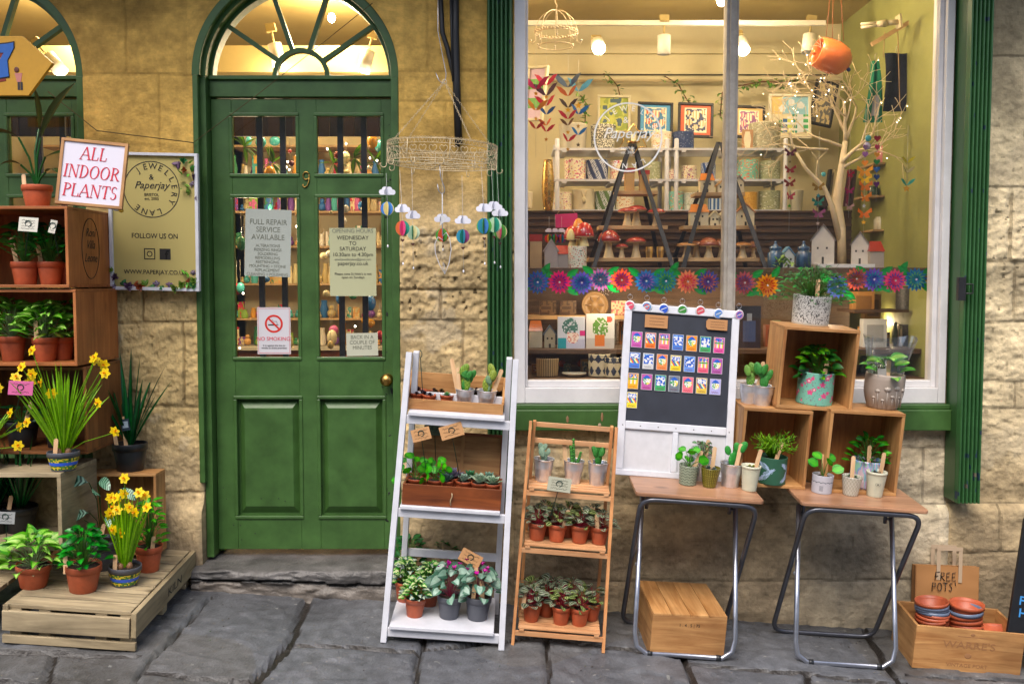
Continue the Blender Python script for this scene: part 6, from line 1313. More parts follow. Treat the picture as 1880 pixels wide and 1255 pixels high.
# balloons: (x of string at hook, hook y, cloud x,y, balloon x,y, radius, colours, heart, crystal y)
BC = dict(b=C('3f7fd0'), k=C('e8dca0'), p=C('e0528c'), t=C('1f8f78'), g=C('4a9a3c'), o=C('d8703c'), m=C('8a3a74'), w=C('c4dcc0'), c=C('2f8fb0'))
def cloud_mb(w_):
    m = MB(); o = []
    for cx, cz, r, a0, a1 in ((-.32, .02, .18, pi * .75, pi * 1.4), (0, 0, 0, 0, 0), (.34, .0, .16, -pi * .4, pi * .35), (.12, .16, .18, 0.1, pi * .75), (-.14, .14, .2, pi * .25, pi * .95)):
        if r: o += [((cx + r * cos(a0 + (a1 - a0) * k / 6)) * w_, (cz + r * sin(a0 + (a1 - a0) * k / 6)) * w_) for k in range(7)]
    m.prism(o, -.0006, .0006, (.72, .73, .82)); n = len(m.v); return m
def balloon(k, hx, hy, cy, bx_, by_, r, cols, zc, Y, label, heart=True):
    S_ = sc(Y); q = 1 / S_; b = at(bx_, by_, Y); t = thing('balloon_ornament', label, 'hanging ornament', b, group='paper hot air balloon ornaments on the wire ring'); hp = at(hx, hy, Y) - b; e = at(bx_ + 1, zc, Y) - b
    m = MB(); m.tube([hp, V((0, 0, r * q)), V((0, 0, -r * q)), e], .0006, 4, (.6, .6, .6)); part('string', m, M['paper'], t)
    m = cloud_mb(30 * q); cp = at(bx_, cy, Y) - b; part('cloud', m, M['paper'], t, cp, (0, 0, R(rng.uniform(-25, 25)))); part('cloud', m, M['paper'], t, cp + V((0, .001, 0)), (0, 0, R(75)))
    n = 8
    for j in range(n):
        a = 2 * pi * j / n + .3 + k; m = MB(); c = BC[cols[j % len(cols)]]; o = [(0, r * q)] + [(r * q * .98 * sin(w2), r * q * cos(w2)) for w2 in [pi * i / 12 for i in range(1, 12)]] + [(0, -r * q)]; m.prism(o, -.0004, .0004, c); part('paper_fin', m, M['paper'], t, None, (0, 0, a))
    if heart:
        m = MB(); hh = [(.008 * (16 * sin(w2) ** 3) / 17 * 1.0, .00045 * (13 * cos(w2) - 5 * cos(2 * w2) - 2 * cos(3 * w2) - cos(4 * w2))) for w2 in [2 * pi * i / 16 for i in range(16)]]; m.prism(hh, -.0008, .0008, C('4a2418')); part('wooden_heart', m, M['vc'], t, V((0, 0, -(r + 8) * q)))
    m = MB(); m.ell((0, 0, 0), (.0038, .0038, .0062), seg=8, ring=5, col=(.8, .8, .85)); part('crystal', m, M['vcgloss'], t, e)
for k, r in enumerate((
 (709, 318, 353, 711, 383, 12.5, 'kbk', 452, -.36, 'cream and blue paper balloon at the far left in front of the green door', False),
 (734, 312, 385, 739, 419, 14, 'ppto', 484, -.46, 'bright pink and teal paper balloon in front at the left', True),
 (756, 308, 397, 758, 427, 13, 'tkw', 492, -.28, 'teal and cream paper balloon beside the bright pink one', True),
 (812, 312, 403, 812, 432, 12.5, 'gop', 458, -.2, 'orange and green paper balloon behind the wire heart', True),
 (848, 322, 406, 850, 434, 13, 'tcm', 498, -.44, 'teal blue and plum paper balloon hanging alone right of the heart', True),
 (883, 300, 384, 889, 415, 14.5, 'bgcg', 484, -.48, 'vivid blue and green paper balloon at the right in front', True),
 (902, 306, 380, 907, 413, 14, 'wtw', 482, -.36, 'pale mint paper balloon between two others at the right', True),
 (912, 308, 392, 918, 425, 13.5, 'gkp', 490, -.28, 'green and pink paper balloon at the far right of the ring', True))):
    balloon(k, *r[:9], r[9], r[10])
# ================================================================ white ladder shelf
def lerp(a, b, t): return a + (b - a) * t
def frame_m(o, rz=0): return Mx.Translation(o) @ Mx.Rotation(TILT, 4, 'Y') @ Mx.Rotation(CT, 4, 'X') @ Mx.Rotation(rz, 4, 'Z')
o = hit(812, 1186, GP); o.y += .01; MW = frame_m(o)
t = thing('ladder_shelf', 'white painted A-frame ladder shelf carrying wooden boxes and pots by the door', 'ladder shelf', o, tilt(0)); hw = .238; H = 1.155
def yf(z): return .0 + .20 * z / H     # front leg line
def yb(z): return .36 - .13 * z / H
def hwz(z): return hw - .02 * z / H
for s_ in (-1, 1):
    m = MB(); m.beam((s_ * hw, 0, 0), (s_ * hwz(H), yf(H), H), .024, .034, up=(0, 1, 0)); part('leg', m, M['ladderw'], t, bev=.002)
    m = MB(); m.beam((s_ * (hw - .03), .36, 0), (s_ * (hwz(H) - .026), yb(H), H), .024, .034, up=(0, 1, 0)); part('leg', m, M['ladderw'], t, bev=.002)
def zl(py, Y=0): # local height of a pixel row on the front plane through x=812
    return (MW.inverted() @ at(812, py, o.y + Y)).z
WZ = [zl(1164, .0), zl(938, .09), zl(766, .15)]
for k, z in enumerate(WZ):
    m = MB(); m.bx(-hwz(z) + .012, hwz(z) - .012, yf(z) - .012, yf(z) + .006, z - .02, z + .016); part('crossbar', m, M['ladderw'], t, bev=.002)
    y1 = yb(z) - .01; zs_ = z + .018; m = MB(); m.bx(-hwz(z) + .02, hwz(z) - .034, yf(z) - .03, y1, zs_, zs_ + .014); part('shelf', m, M['ladderw'], t, bev=.002)
    m = MB(); zr_ = z + (.20 if k == 0 else .06); m.bx(-hwz(z) + .042, hwz(z) - .042, yb(zr_) - .006, yb(zr_) + .01, zr_, zr_ + .035); part('crossbar', m, M['ladderw'], t, bev=.002)
WS = [(MW @ V((0, yf(z) + .1, z + .032)), NRM) for z in WZ]
# contents
def boxat(px0, px1, pyb, hpx, Y, surf, depth, label, mats, name='wooden_box', th=.009, open_='top'):
    p = rest((px0 + px1) / 2, pyb, Y, surf); s = sc(Y); a = (px1 - px0) / s / 2
    return crate(label, -a, a, 0, depth, 0, hpx / s, mats, th, name, None, p, tilt(0), None, open_), p
zt1, p1 = boxat(744, 924, 756, 20, o.y + .12, WS[2], .17, 'shallow pine tray of cacti and tiny succulents on the top white shelf', ('crz', 'crx', 'cry'), 'wooden_tray')
m = MB(); m.bx(-.2, .2, .156, .165, .04, .13); part('back_panel', m, M['crx'], zt1, bev=.001)
for s_ in (-1, 1): m = MB(); m.prism([(0, .04), (.15, .04), (.15, .13), (.0, .05)], -.004, .005); [setattr(v, 'xyz', (v.y + s_ * .197, v.x + .01, v.z)) for v in m.v]; part('side_panel', m, M['cry'], zt1)
TS = (p1 + V((0, 0, .012)), NRM)
zt2_, p2 = boxat(736, 920, 922, 40, o.y + .04, WS[1], .18, 'dark mahogany drawer with a string handle full of succulents on the middle shelf', ('drawer', 'drawer', 'drawer'), 'seed_box')
m = MB(); m.tube([(.0, -.004, .062), (.002, -.008, .05), (-.004, -.01, .03), (-.002, -.008, .012)], .0028, 5, C('a08a68')); part('string_handle', m, M['vc'], zt2_)
DS = (p2 + V((0, 0, .035)), NRM)
q = at(834, 872, o.y + .24); sY = sc(o.y + .24); t2 = thing('wooden_tray', 'upright empty wooden tray leaning behind the drawer of succulents', 'tray', q, (R(-8), TILT, 0)); a, b = 176 / sY / 2, 80 / sY
m = MB(); m.bx(-a + .01, a - .01, .02, .028, .01, b - .01); part('base', m, M['crx'], t2)
for r in ((-a, a, 0, .028, 0, .012), (-a, a, 0, .028, b - .012, b), (-a, -a + .012, 0, .028, .012, b - .012), (a - .012, a, 0, .028, .012, b - .012)): m = MB(); m.bx(*r); part('rim', m, M['drawer'], t2, bev=.002)
m = MB(); m.bx(.02, .034, .014, .02, .012, b - .012); part('batten', m, M['crz'], t2)
SEMP = ('4a3038', '2c1c24'); yt = o.y + .15
for k, (px, py, Y, w_, col, lab) in enumerate(((765, 738, 0, 25, SEMP, 'dark purple houseleek at the left end of the top tray'), (787, 742, -.015, 26, ('3c2c3a', '2a2030'), 'small dark houseleek in front in the top tray'), (793, 733, .06, 26, SEMP, 'dark houseleek at the back of the top tray'), (771, 730, .07, 26, SEMP, 'plum houseleek behind the left one in the top tray'), (808, 735, .05, 26, ('5a4a34', '34301c'), 'brown green houseleek behind the pale green succulent'), (819, 741, 0, 25, ('8fc08a', '6fa06c'), 'pale mint green succulent in a tiny terracotta pot'))):
    potted(lab, px, py, yt + Y, TS, k_terra, w_, 21, p_rosette(.025 if 'mint' not in lab else .022, 1 if 'mint' in lab else 2, col, 22), group='tiny terracotta pots in the top tray', cat='potted succulent', name='potted_succulent')
potted('tin of jade cactus with flat round pads in the top tray', 852, 741, yt, TS, k_tin, 36, 33, p_mix(p_opuntia(.09, 1, ('2f7a2c', '1f5a20'), 12), p_opuntia(.115, 0, ('7a9a30', '5f8024'), 3)), ((-.7, .2, .155, -14), (-.5, -.4, .12, -8)), cat='potted cactus', name='potted_cactus', rz=0, seed=5)
potted('tin of tall yellow green bunny ear cactus in the top tray', 892, 741, yt, TS, k_tin, 38, 33, p_mix(p_opuntia(.12, 0, ('8a9a34', '6f8428'), 3), p_opuntia(.07, 1, ('6f8f6a', '4a6f4a'), 2)), ((.5, .1, .125, 16), (.25, .3, .12, 0)), cat='potted cactus', name='potted_cactus', rz=0, seed=8)
for px, lab in ((873, 'dark soil filled pot behind the two tins in the top tray'), (905, 'dark pot at the right rear of the top tray')): potted(lab, px, 732, yt + .08, TS, k_black, 30, 28, p_rosette(.016, 1, ('5a3a34', '3a2420')), rz=0)
m = MB(); b0 = at(777, 735, yt + .03); b1 = at(772, 656, yt + .03); m.tube([b0, b1] + [b1 + V((.006 * sin(w2), 0, .014 - .014 * cos(w2))) for w2 in [2 * pi * k / 12 for k in range(12)]], .0018, 5); solo('wire_holder', m, M['wire'], 'empty green wire label holder standing in the top tray', 'wire holder')
PIL = ((C('2f8a20'), C('4aa82c')), (C('3c9a28'), C('5cb83a')))
yd = o.y + .1
for k, (px, lab) in enumerate(((762, 'bright round leaved money plant at the left end of the drawer'), (797, 'second round leaved money plant nearer the middle of the drawer'))): potted(lab, px, 908, yd, DS, k_terra, 34, 24, p_leafy(.085, .085 if k == 0 else .06, 13, .038, .038, 'round', PIL, 4 + k, h0=-.05, droop=.5, fold=.05, tilt_=.5, nf=(0, -1.4, .7), sr=.0014), rz=0)
for k, (px, dy, w_, col, lab) in enumerate(((818, .0, 26, ('5f7a74', '3f5a56'), 'small dark teal rosette beside the money plants'), (828, .05, 34, ('a29ab0', '7d7690'), 'lilac crested succulent in the drawer'), (850, .01, 32, ('9fb3a4', '7f9a8c'), 'silver star succulent in the middle of the drawer'), (862, .06, 34, ('5f9a6c', '3f7a54'), 'green pointed succulent at the back of the drawer'), (879, .0, 32, ('a6b8a2', '86a08a'), 'silver star succulent with broad leaves in the drawer'), (896, .06, 32, ('8fae9c', '6f9484'), 'blue green succulent at the right rear of the drawer'), (903, .0, 30, ('9fb39a', '7f9c84'), 'pale star succulent at the right end of the drawer'))):
    potted(lab, px, 907, yd + dy, DS, k_terra, w_, 24, p_rosette(w_ / 2 / 430 * 1.5, 1, col, 16), group='star succulents in the drawer', cat='potted succulent', name='potted_succulent')
card('brown card on a green wire above the money plants', 773, 797, o.y + .07, 35, 23, -14, 786, 886); card('larger brown card on a green wire above the silver succulents', 829, 791, o.y + .07, 43, 25, -16, 846, 886); card('green grey card behind the two brown cards', 798, 787, yd + .14, 38, 24, 4, 800, 850, col=C('5a6a54'), lines=3)
IVY = ((C('3f8a34'), C('b8c890')), (C('4f9a3c'), C('d0d8a8')), (C('5a7a74'), C('c8d0b8'))); S0 = WS[0]
potted('green and cream variegated ivy in a terracotta pot at the front of the bottom shelf', 761, 1136, None, S0, k_terra, 40, 36, p_leafy(.085, .055, 60, .026, .028, 'ivy', IVY, 5, h0=.1, droop=.8), rz=0)
potted('ivy in a terracotta pot half behind the front ivy at the left', 744, 1108, None, S0, k_terra, 42, 38, p_leafy(.1, .055, 60, .026, .028, 'ivy', IVY, 6, h0=.1, droop=.8), rz=0)
potted('ivy in a terracotta pot between the front ivy and the cyclamen', 786, 1116, None, S0, k_terra, 42, 40, p_leafy(.1, .06, 66, .026, .028, 'ivy', IVY, 7, h0=.1, droop=.8), rz=0)
potted('dark green leafy succulent at the back left of the bottom shelf', 748, 1078, None, S0, k_terra, 40, 38, p_leafy(.13, .065, 44, .04, .022, 'oval', ((C('1a5024'), C('2c6a34')),), 8, h0=.2, droop=.3), ((.9, .2, .13, 2),), rz=0)
potted('spiky green succulent at the back middle of the bottom shelf', 815, 1072, None, S0, k_terra, 40, 38, p_leafy(.12, .05, 40, .04, .018, 'oval', ((C('1f6a2c'), C('2f8a3c')),), 9, h0=.25, droop=.0), ((-.9, .2, .14, 1),), rz=0)
potted('grey pot of silver leaved cyclamen with magenta flowers, left of the pair', 824, 1140, None, S0, k_grey, 48, 44, p_cyclamen(.13, .085), cat='potted cyclamen', name='potted_cyclamen', rz=0)
potted('grey pot of silver leaved cyclamen with magenta flowers, right of the pair', 876, 1143, None, S0, k_grey, 50, 46, p_cyclamen(.13, .08), ((.35, -.5, .1, -6), (-.4, -.4, .15, 2)), cat='potted cyclamen', name='potted_cyclamen', rz=0)
card('brown handwritten price card on a wire among the cyclamen', 864, 1024, o.y + .1, 42, 24, 30, 846, 1060)
# ================================================================ narrow pine ladder
o2 = hit(1024, 1190, GP); M2 = frame_m(o2, R(-2)); t = thing('ladder_shelf', 'narrow natural pine ladder shelf with three slatted trays of small pots', 'ladder shelf', o2, M2.to_euler()); H = .90; hw = .185
def yf2(z): return .17 * z / H
def yb2(z): return .30 - .10 * z / H
for s_ in (-1, 1):
    m = MB(); m.beam((s_ * hw, 0, 0), (s_ * (hw - .008), yf2(H), H), .013, .026, up=(0, 1, 0)); part('leg', m, M['lad'], t, bev=.0015)
    m = MB(); m.beam((s_ * (hw - .018), .30, 0), (s_ * (hw - .024), yb2(H), H - .004), .013, .024, up=(0, 1, 0)); part('leg', m, M['lad'], t, bev=.0015)
def zl2(py, Y): return (M2.inverted() @ at(1030, py, o2.y + Y)).z
NZ_ = [zl2(1166, .0), zl2(1010, .06), zl2(902, .11)]
for z, zr_ in zip(NZ_, (.30, None, None)):
    m = MB(); m.bx(-hw - .0, hw + .0, yf2(z) - .012, yf2(z) - .002, z - .012, z + .008); part('crossbar', m, M['ladx'], t, bev=.001)
    m = MB()
    for k in range(5): yy = yf2(z) - .014 + k * .038; m.bx(-hw + .018, hw - .018, yy, yy + .028, z + .018, z + .025)
    for x in (-hw + .022, hw - .042): m.bx(x, x + .02, yf2(z) - .016, yf2(z) + .165, z + .008, z + .0175)
    part('slatted_tray', m, M['ladx'], t, bev=.001)
for z in (.30, .60, H - .03, H - .1): m = MB(); m.bx(-hw + .02, hw - .02, yb2(z), yb2(z) + .009, z, z + .02); part('crossbar', m, M['ladx'], t, bev=.001)
NS = [(M2 @ V((0, yf2(z) + .08, z + .025)), NRM) for z in NZ_]
for k, (px, py, pl, st, lab) in enumerate(((996, 889, p_opuntia(.075, 0, ('8fa890', '6f8f78'), 8), ((-.2, .6, .11, 0),), 'tin of grey green bunny ear cactus at the left of the pine ladder'), (1051, 893, p_column(.10, 5), ((-.75, .1, .12, -8),), 'tin of upright green finger cactus in the middle of the pine ladder'), (1095, 898, p_opuntia(.095, 1, ('2f7a2c', '1f5a20'), 10), ((-.6, .6, .10, -4),), 'tin of dark green branching cactus at the right of the pine ladder'))):
    potted(lab, px, py, o2.y + .13, NS[2], k_tin, 38, 42, pl, st, cat='potted cactus', name='potted_cactus', group='tins of cactus on the pine ladder', rz=0, seed=30 + k)
card('pale printed card on a green wire across the top tray of the pine ladder', 1027, 889, o2.y + .02, 44, 26, 9, 1010, 950, col=C('a8a894'), lines=4)
PEP = ((C('7f8f78'), C('3a1f28'), C('a8b49a'), C('34401f')), (C('8a9a80'), C('2c2a1c'), C('9fae90'), C('5a1f30')), (C('7a8c50'), C('2f3a1a'), C('b0ba80'), C('2c4a1c')))
def pep(k): return p_leafy(.07, .05, 24, .04, .028, 'oval', (PEP[k % 3], PEP[(k + 1) % 3]), k, (.3, .04, .06), h0=.05, droop=.9, fold=.1)
row2 = [(985, 995, 'first'), (1021, 997, 'second'), (1063, 1004, 'third'), (1099, 1009, 'fourth')]
for k, (px, py, w_) in enumerate(row2):
    potted(w_ + ' striped peperomia from the left on the middle tray of the pine ladder', px, py, o2.y + .07, NS[1], k_terra, 36, 32, pep(k), (((0.5, -.5, .095, 12),) if k == 1 else ((-.3, -.5, .085, -5),) if k == 3 else ()), group='striped peperomias in terracotta pots', rz=0, seed=50 + k, tl=TILT + .02, key='pep%d' % (k % 3) if k not in (1, 3) else None)
for k, (px, py) in enumerate(((1000, 985), (1040, 988), (1082, 994))): potted('rear row striped peperomia on the middle tray, ' + ('left', 'middle', 'right')[k], px, py, o2.y + .14, NS[1], k_terra, 36, 32, pep(k + 1), group='striped peperomias in terracotta pots', rz=1.0, seed=60 + k)
for k, (px, py, Y, nm) in enumerate(((975, 1146, .04, 'front left'), (1029, 1152, .03, 'front middle'), (1063, 1152, .03, 'front right'), (1002, 1138, .1, 'second row left'), (1084, 1142, .09, 'far right'), (975, 1128, .13, 'rear left corner'), (1012, 1130, .16, 'rear middle'), (1046, 1132, .14, 'rear right'))):
    potted(nm + ' striped peperomia on the bottom tray of the pine ladder', px, py, o2.y + Y, NS[0], k_terra, 36, 34, pep(k), (((-.9, -.2, .09, 0),) if k == 0 else ()), group='striped peperomias in terracotta pots', rz=k * .9, seed=70 + k)
# ================================================================ folding tables
def table(px, label):
    """px: bottom front middle of the silver leg loop"""
    o = hit(px, 1210 if px < 1400 else 1226, GP); o.y += .012; Mt = frame_m(o); t = thing('folding_table', label, 'folding table', o, tilt(0), 'folding tables with wood laminate tops')
    TZ = .688; YF, YBk = -.03, .30; hw = .255
    m = MB(); n = 7; out = []
    for cx, cy, a0 in ((hw - .02, YBk - .02, 0), (-hw + .02, YBk - .02, pi / 2), (-hw + .02, YF + .02, pi), (hw - .02, YF + .02, 3 * pi / 2)): out += [(cx + .02 * cos(a0 + pi / 2 * k / 5), cy + .02 * sin(a0 + pi / 2 * k / 5)) for k in range(6)]
    vs = [(x, y, TZ) for x, y in out] + [(x, y, TZ - .016) for x, y in out]; k = len(out); m.add(vs, [tuple(range(k)), tuple(range(2 * k - 1, k - 1, -1))] + [(i, i + k, (i + 1) % k + k, (i + 1) % k) for i in range(k)]); part('table_top', m, M['table'], t, bev=.004)
    def loop(w_top, w_bot, yt, zt, yb_, mt, nm, rnd=.06):
        def cr(a, b, c, r):   # rounded corner at b
            a, b, c = V(a), V(b), V(c); p = b + (a - b).normalized() * r; q = b + (c - b).normalized() * r; return [p.lerp(b, k / 5).lerp(b.lerp(q, k / 5), k / 5) for k in range(6)]
        A, B, C_, D_ = (-w_top, yt, zt), (w_top, yt, zt), (w_bot, yb_, .012), (-w_bot, yb_, .012)
        pts_ = cr(D_, A, B, rnd) + cr(A, B, C_, rnd) + cr(B, C_, D_, rnd) + cr(C_, D_, A, rnd); m = MB(); m.tube(pts_, .0105, 10, closed=True); return part(nm, m, M[mt], t)
    loop(.232, .222, YF + .012, TZ - .028, .30, 'dsteel', 'leg_loop')
    # silver loop: open at the top, hinged on short brackets
    m = MB(); wb, wt = .205, .196; yt, zt = .20, TZ - .075; P = [(-wt, yt, zt), (-wb + .0, .012, .09), (-wb + .01, .004, .04), (-wb + .05, 0, .012), (wb - .05, 0, .012), (wb - .01, .004, .04), (wb, .012, .09), (wt, yt, zt)]
    m.tube(P, .0105, 10); part('leg_loop', m, M['steel'], t)
    for s_ in (-1, 1):
        m = MB(); m.tube([(s_ * (wt - .022), yt + .0, TZ - .018), (s_ * (wt - .022), yt, TZ - .13)], .008, 8); m.tube([(s_ * (wt - .022), yt, TZ - .11), (s_ * wt, yt - .01, TZ - .11)], .006, 6); part('bracket', m, M['dsteel'], t)
        m = MB(); m.ell((0, 0, 0), (.009, .006, .009)); part('pivot', m, M['steel'], t, (s_ * (wt + .01), .115, TZ * .5))
        m = MB(); m.tube([(s_ * .13, 0, .012), (s_ * .15, 0, .012)], .0125, 10); part('foot_cap', m, M['black'], t)
    return (Mt @ V((0, .1, TZ)), NRM), o
T1, o1 = table(1256, 'left folding table with brown laminate top and grey tube legs over a wooden box')
T2, o2t = table(1552, 'right folding table with brown laminate top carrying open crates and small pots')
# wooden box on the ground under the left table
o = hit(1262, 1211, GP); s = sc(o.y); a = 141 / s / 2
bt = crate('closed pale pine box standing on the pavement under the left table', -a, a, 0, .36, 0, 82 / s, ('crz', 'crx', 'cry'), .011, 'wooden_box', None, o + V((0, .02, 0)), tilt(R(3)), None, 'closed')
me = textmesh('1 . 4 . 5 | 75', .018, M['ink'], ext=.0002); part('stamped_lettering', me, M['ink'], bt, (0, -.0008, 62 / s))
# crates on the tables
def ocrate(px0, px1, pyb, hpx, Y, surf, depth, rz, label):
    p = rest((px0 + px1) / 2, pyb, Y, surf); s = sc(Y); a = (px1 - px0) / s / 2; h = hpx / s; c = crate(label, -a, a, 0, depth, 0, h, ('cor2', 'crx', 'crz'), .013, 'wooden_crate', 'open pine crates on the folding tables', p, tilt(R(rz)))
    for k in kids(c):
        if k.name.startswith('side'): k.data.materials[0] = M['crz']
    n = V((0, 0, h)); return c, (p + V((0, 0, h)), NRM), (p + V((0, 0, .013)), NRM), p
M['cor2'] = wood('crate_inside', rgb('8d5226'), rgb('b97a40'), 2)
YC = o1.y + .13
cL, sL, iL, pL = ocrate(1352, 1480, 878, 148, YC, T1, .20, 2, 'left open pine crate bridging the two tables with a green leaf pot inside')
cR, sR, iR, pR = ocrate(1508, 1648, 893, 156, YC - .01, T2, .20, 3, 'right open pine crate on the right table with a shimmering pot inside')
m = MB(); cT, sT, iT, pT = ocrate(1424, 1566, 732, 152, YC + .0, ((pL + pR) / 2 + V((0, 0, 150 / sc(YC))), NRM), .20, 3, 'topmost open pine crate resting on the two lower crates with a floral pot')
# ================================================================ magnet board
p = rest(1236, 862, o1.y + .17, T1); sB = sc(o1.y + .17); W2 = 217 / sB / 2; HB = 322 / sB
t = thing('magnet_board', 'white framed black chalkboard leaning on the window, covered with colourful fridge magnets', 'display board', p, (R(-9), TILT + .005, 0)); mbt = t
LOW = 86 / sB; FW = 12 / sB
m = MB(); 
for q in ((-W2, W2, 0, .018, HB - .034, HB), (-W2, W2, 0, .018, 0, .026), (-W2 + FW + .004, W2 - FW - .004, 0, .018, LOW - .0, LOW + .035)): m = MB(); m.bx(*q); part('rail', m, M['ladderw'], t, bev=.004)
for x0 in (-W2, W2 - FW - .004): m = MB(); m.bx(x0, x0 + FW + .004, 0, .018, .026, HB - .034); part('stile', m, M['ladderw'], t, bev=.002)
m = MB(); m.bx(-.012, .012, 0, .018, .026, LOW); part('stile', m, M['ladderw'], t, bev=.002)
m = MB(); m.bx(-W2 + .01, W2 - .01, .012, .016, .01, LOW + .01, (.55, .55, .58)); part('lower_panel', m, M['vc'], t)
m = MB(); m.bx(-W2 + .01, W2 - .01, .010, .014, LOW + .02, HB - .01); part('chalkboard', m, mat('chalkboard', (.018, .022, .035), .55, var=(10, .25)), t)
for k in range(7): m = MB(); m.ell((-W2 + .02 + k * (2 * W2 - .04) / 6, -.0005, LOW + .016), (.0025, .001, .0025), col=(.05, .05, .05)); part('screw', m, M['vc'], t)
MC = [('c05aa8', 0), ('e0732c', 1), ('e06a8a', 2), ('4a78c8', 3), ('e8902c', 0), ('3fa060', 3), ('d8509a', 2), ('4a7ad0', 1), ('c8c8c8', 3), ('e8884c', 0), ('e0c830', 1), ('6a90d8', 3), ('e0607c', 2), ('a85aa0', 0), ('f0a82c', 2), ('b85a9c', 0), ('3fa060', 3), ('707884', 0), ('e87080', 0), ('d8b84a', 1), ('a8a4d8', 0), ('e8d03c', 1)]
NMS = ['purple', 'orange', 'pink', 'blue', 'amber', 'green', 'magenta', 'royal blue', 'white', 'salmon', 'yellow', 'sky blue', 'rose', 'plum', 'gold', 'violet', 'emerald', 'grey', 'coral', 'mustard', 'lilac', 'lemon']
def magpaint(c, k, sd):
    c = C(c); bl, wt, gr, yl = C('2f5fc0'), C('dcdcdc'), C('3f9a5c'), C('e8d048')
    def f(u, v):
        if v < .3: return c
        if not (.08 < u < .92 and v < .95): return c
        if k == 0:
            if math.hypot(u - .5, (v - .63) * 1.25) > .38: return c
            return bl if v > .72 else (wt if NZ.noise((u * 9, v * 12, sd)) > 0 else (gr if u < .5 else yl))
        if k == 1: return wt if (v > .62 and NZ.noise((u * 8, v * 14, sd)) > -.1) else (bl if v > .62 else [yl, C('d8503c'), bl, gr, wt][int(u * 9 + v * 9) % 5])
        if k == 2: return bl if v > .74 and NZ.noise((u * 9, v * 14, sd)) > -.1 else (gr if .58 < v < .66 else [yl, c, wt][int(u * 8) % 3])
        return bl if NZ.noise((u * 5, v * 8, sd)) > .0 else (wt if v < .85 else C('7fb0e0'))
    return f
iv = Mx.Translation(p) @ Euler((R(-9), TILT + .005, 0)).to_matrix().to_4x4(); ivi = iv.inverted()
def onboard(px, py, dy=-.003):   # local point on the board face seen at a pixel
    d = ray(px, py); n = iv.to_3x3() @ V((0, 1, 0)); o_ = iv @ V((0, dy, 0)); tt = (o_ - CAM).dot(n) / d.dot(n); return CAM + d * tt
MG_ = [(1169 + 25.2 * k, y + 1.8 * k) for y in (623, 661, 699) for k in range(7)]
MG_ = [(a - (0 if j < 7 else 4 if j < 14 else 7), b) for j, (a, b) in enumerate(MG_)] + [(1160, 734)]
for k, (px, py) in enumerate(MG_):
    q = onboard(px, py, .006); tt = thing('fridge_magnet', NMS[k] + ' picture magnet in the ' + ('top', 'second', 'third', 'bottom')[k // 7] + ' row of the magnet board' + (', alone' if k == 21 else ''), 'magnet', q, mbt.rotation_euler, 'fridge magnets on the chalkboard')
    m = MB(); m.bx(-.0235, .0235, .0, .004, -.034, .034, (.5, .5, .52)); part('backing', m, M['vcgloss'], tt); m = MB(); m.panel(-.0218, .0218, -.0322, .0322, -.0006, 16, 22, magpaint(*MC[k], k * 3.1)); pr = part('picture', m, M['vcgloss'], tt)
    m = MB(); m.tube([(-.015 + .0026 * j, -.001, -.024 + .003 * sin(j * 2.1 + k)) for j in range(12)], .0009, 3, C('7c2030') if MC[k][0] not in ('c8c8c8', 'e8d03c') else C('2a2a2a')); part('script_lettering', m, M['vc'], pr)
KC = [('e0506c', 'pink'), ('5a8ac0', 'green and blue'), ('2f5ac8', 'deep blue'), ('3f8f3c', 'leaf green'), ('d0605c', 'red and blue'), ('5f8fe0', 'light blue'), ('c080b0', 'mauve')]
for k, (hx, hy) in enumerate(((1157, 543), (1188, 545), (1219, 549), (1253, 551), (1286, 553), (1319, 558), (1357, 560))):
    q = onboard(hx, hy, -.004); tt = thing('keyring', KC[k][1] + ' round souvenir keyring, number ' + ('one', 'two', 'three', 'four', 'five', 'six', 'seven')[k] + ' from the left on the board', 'keyring', q, (0, TILT * .3, 0), 'keyrings hooked on the chalkboard')
    m = MB(); m.tube([(.0105 * cos(a), 0, -.004 + .0105 * sin(a)) for a in [2 * pi * j / 16 for j in range(16)]], .0011, 4, closed=True); m.tube([(0, .004, .008), (0, -.003, .006), (0, -.002, .002)], .0014, 4); part('ring', m, M['steel'], tt)
    m = MB(); m.lathe([(.0002, 0), (.0215, 0), (.0225, .002), (.0215, .004), (.0002, .004)], 28, (.7, .72, .76)); m.v = [V((v.x, -v.z, v.y)) for v in m.v]; d = part('disc', m, M['vcgloss'], tt, (0, -.001, -.041), (R(4), 0, R((k - 3) * 6)))
    m = MB(); m.lathe([(.018, .0002), (.012, .0002), (.006, .0002), (.0002, .0002)], 24, paint=lambda u, z, i, k=k: [C(KC[k][0]), C(KC[(k + 3) % 7][0]), C(KC[k][0])][i] if k not in (0, 2, 3) else C(KC[k][0])); m.v = [V((v.x, -v.z - .0045, v.y)) for v in m.v]; m.beam((-.012, -.0052, -.004), (.012, -.0052, .006), .003, .0005, up=(0, 1, 0), col=(.75, .75, .7)); part('printed_face', m, M['vc'], d)
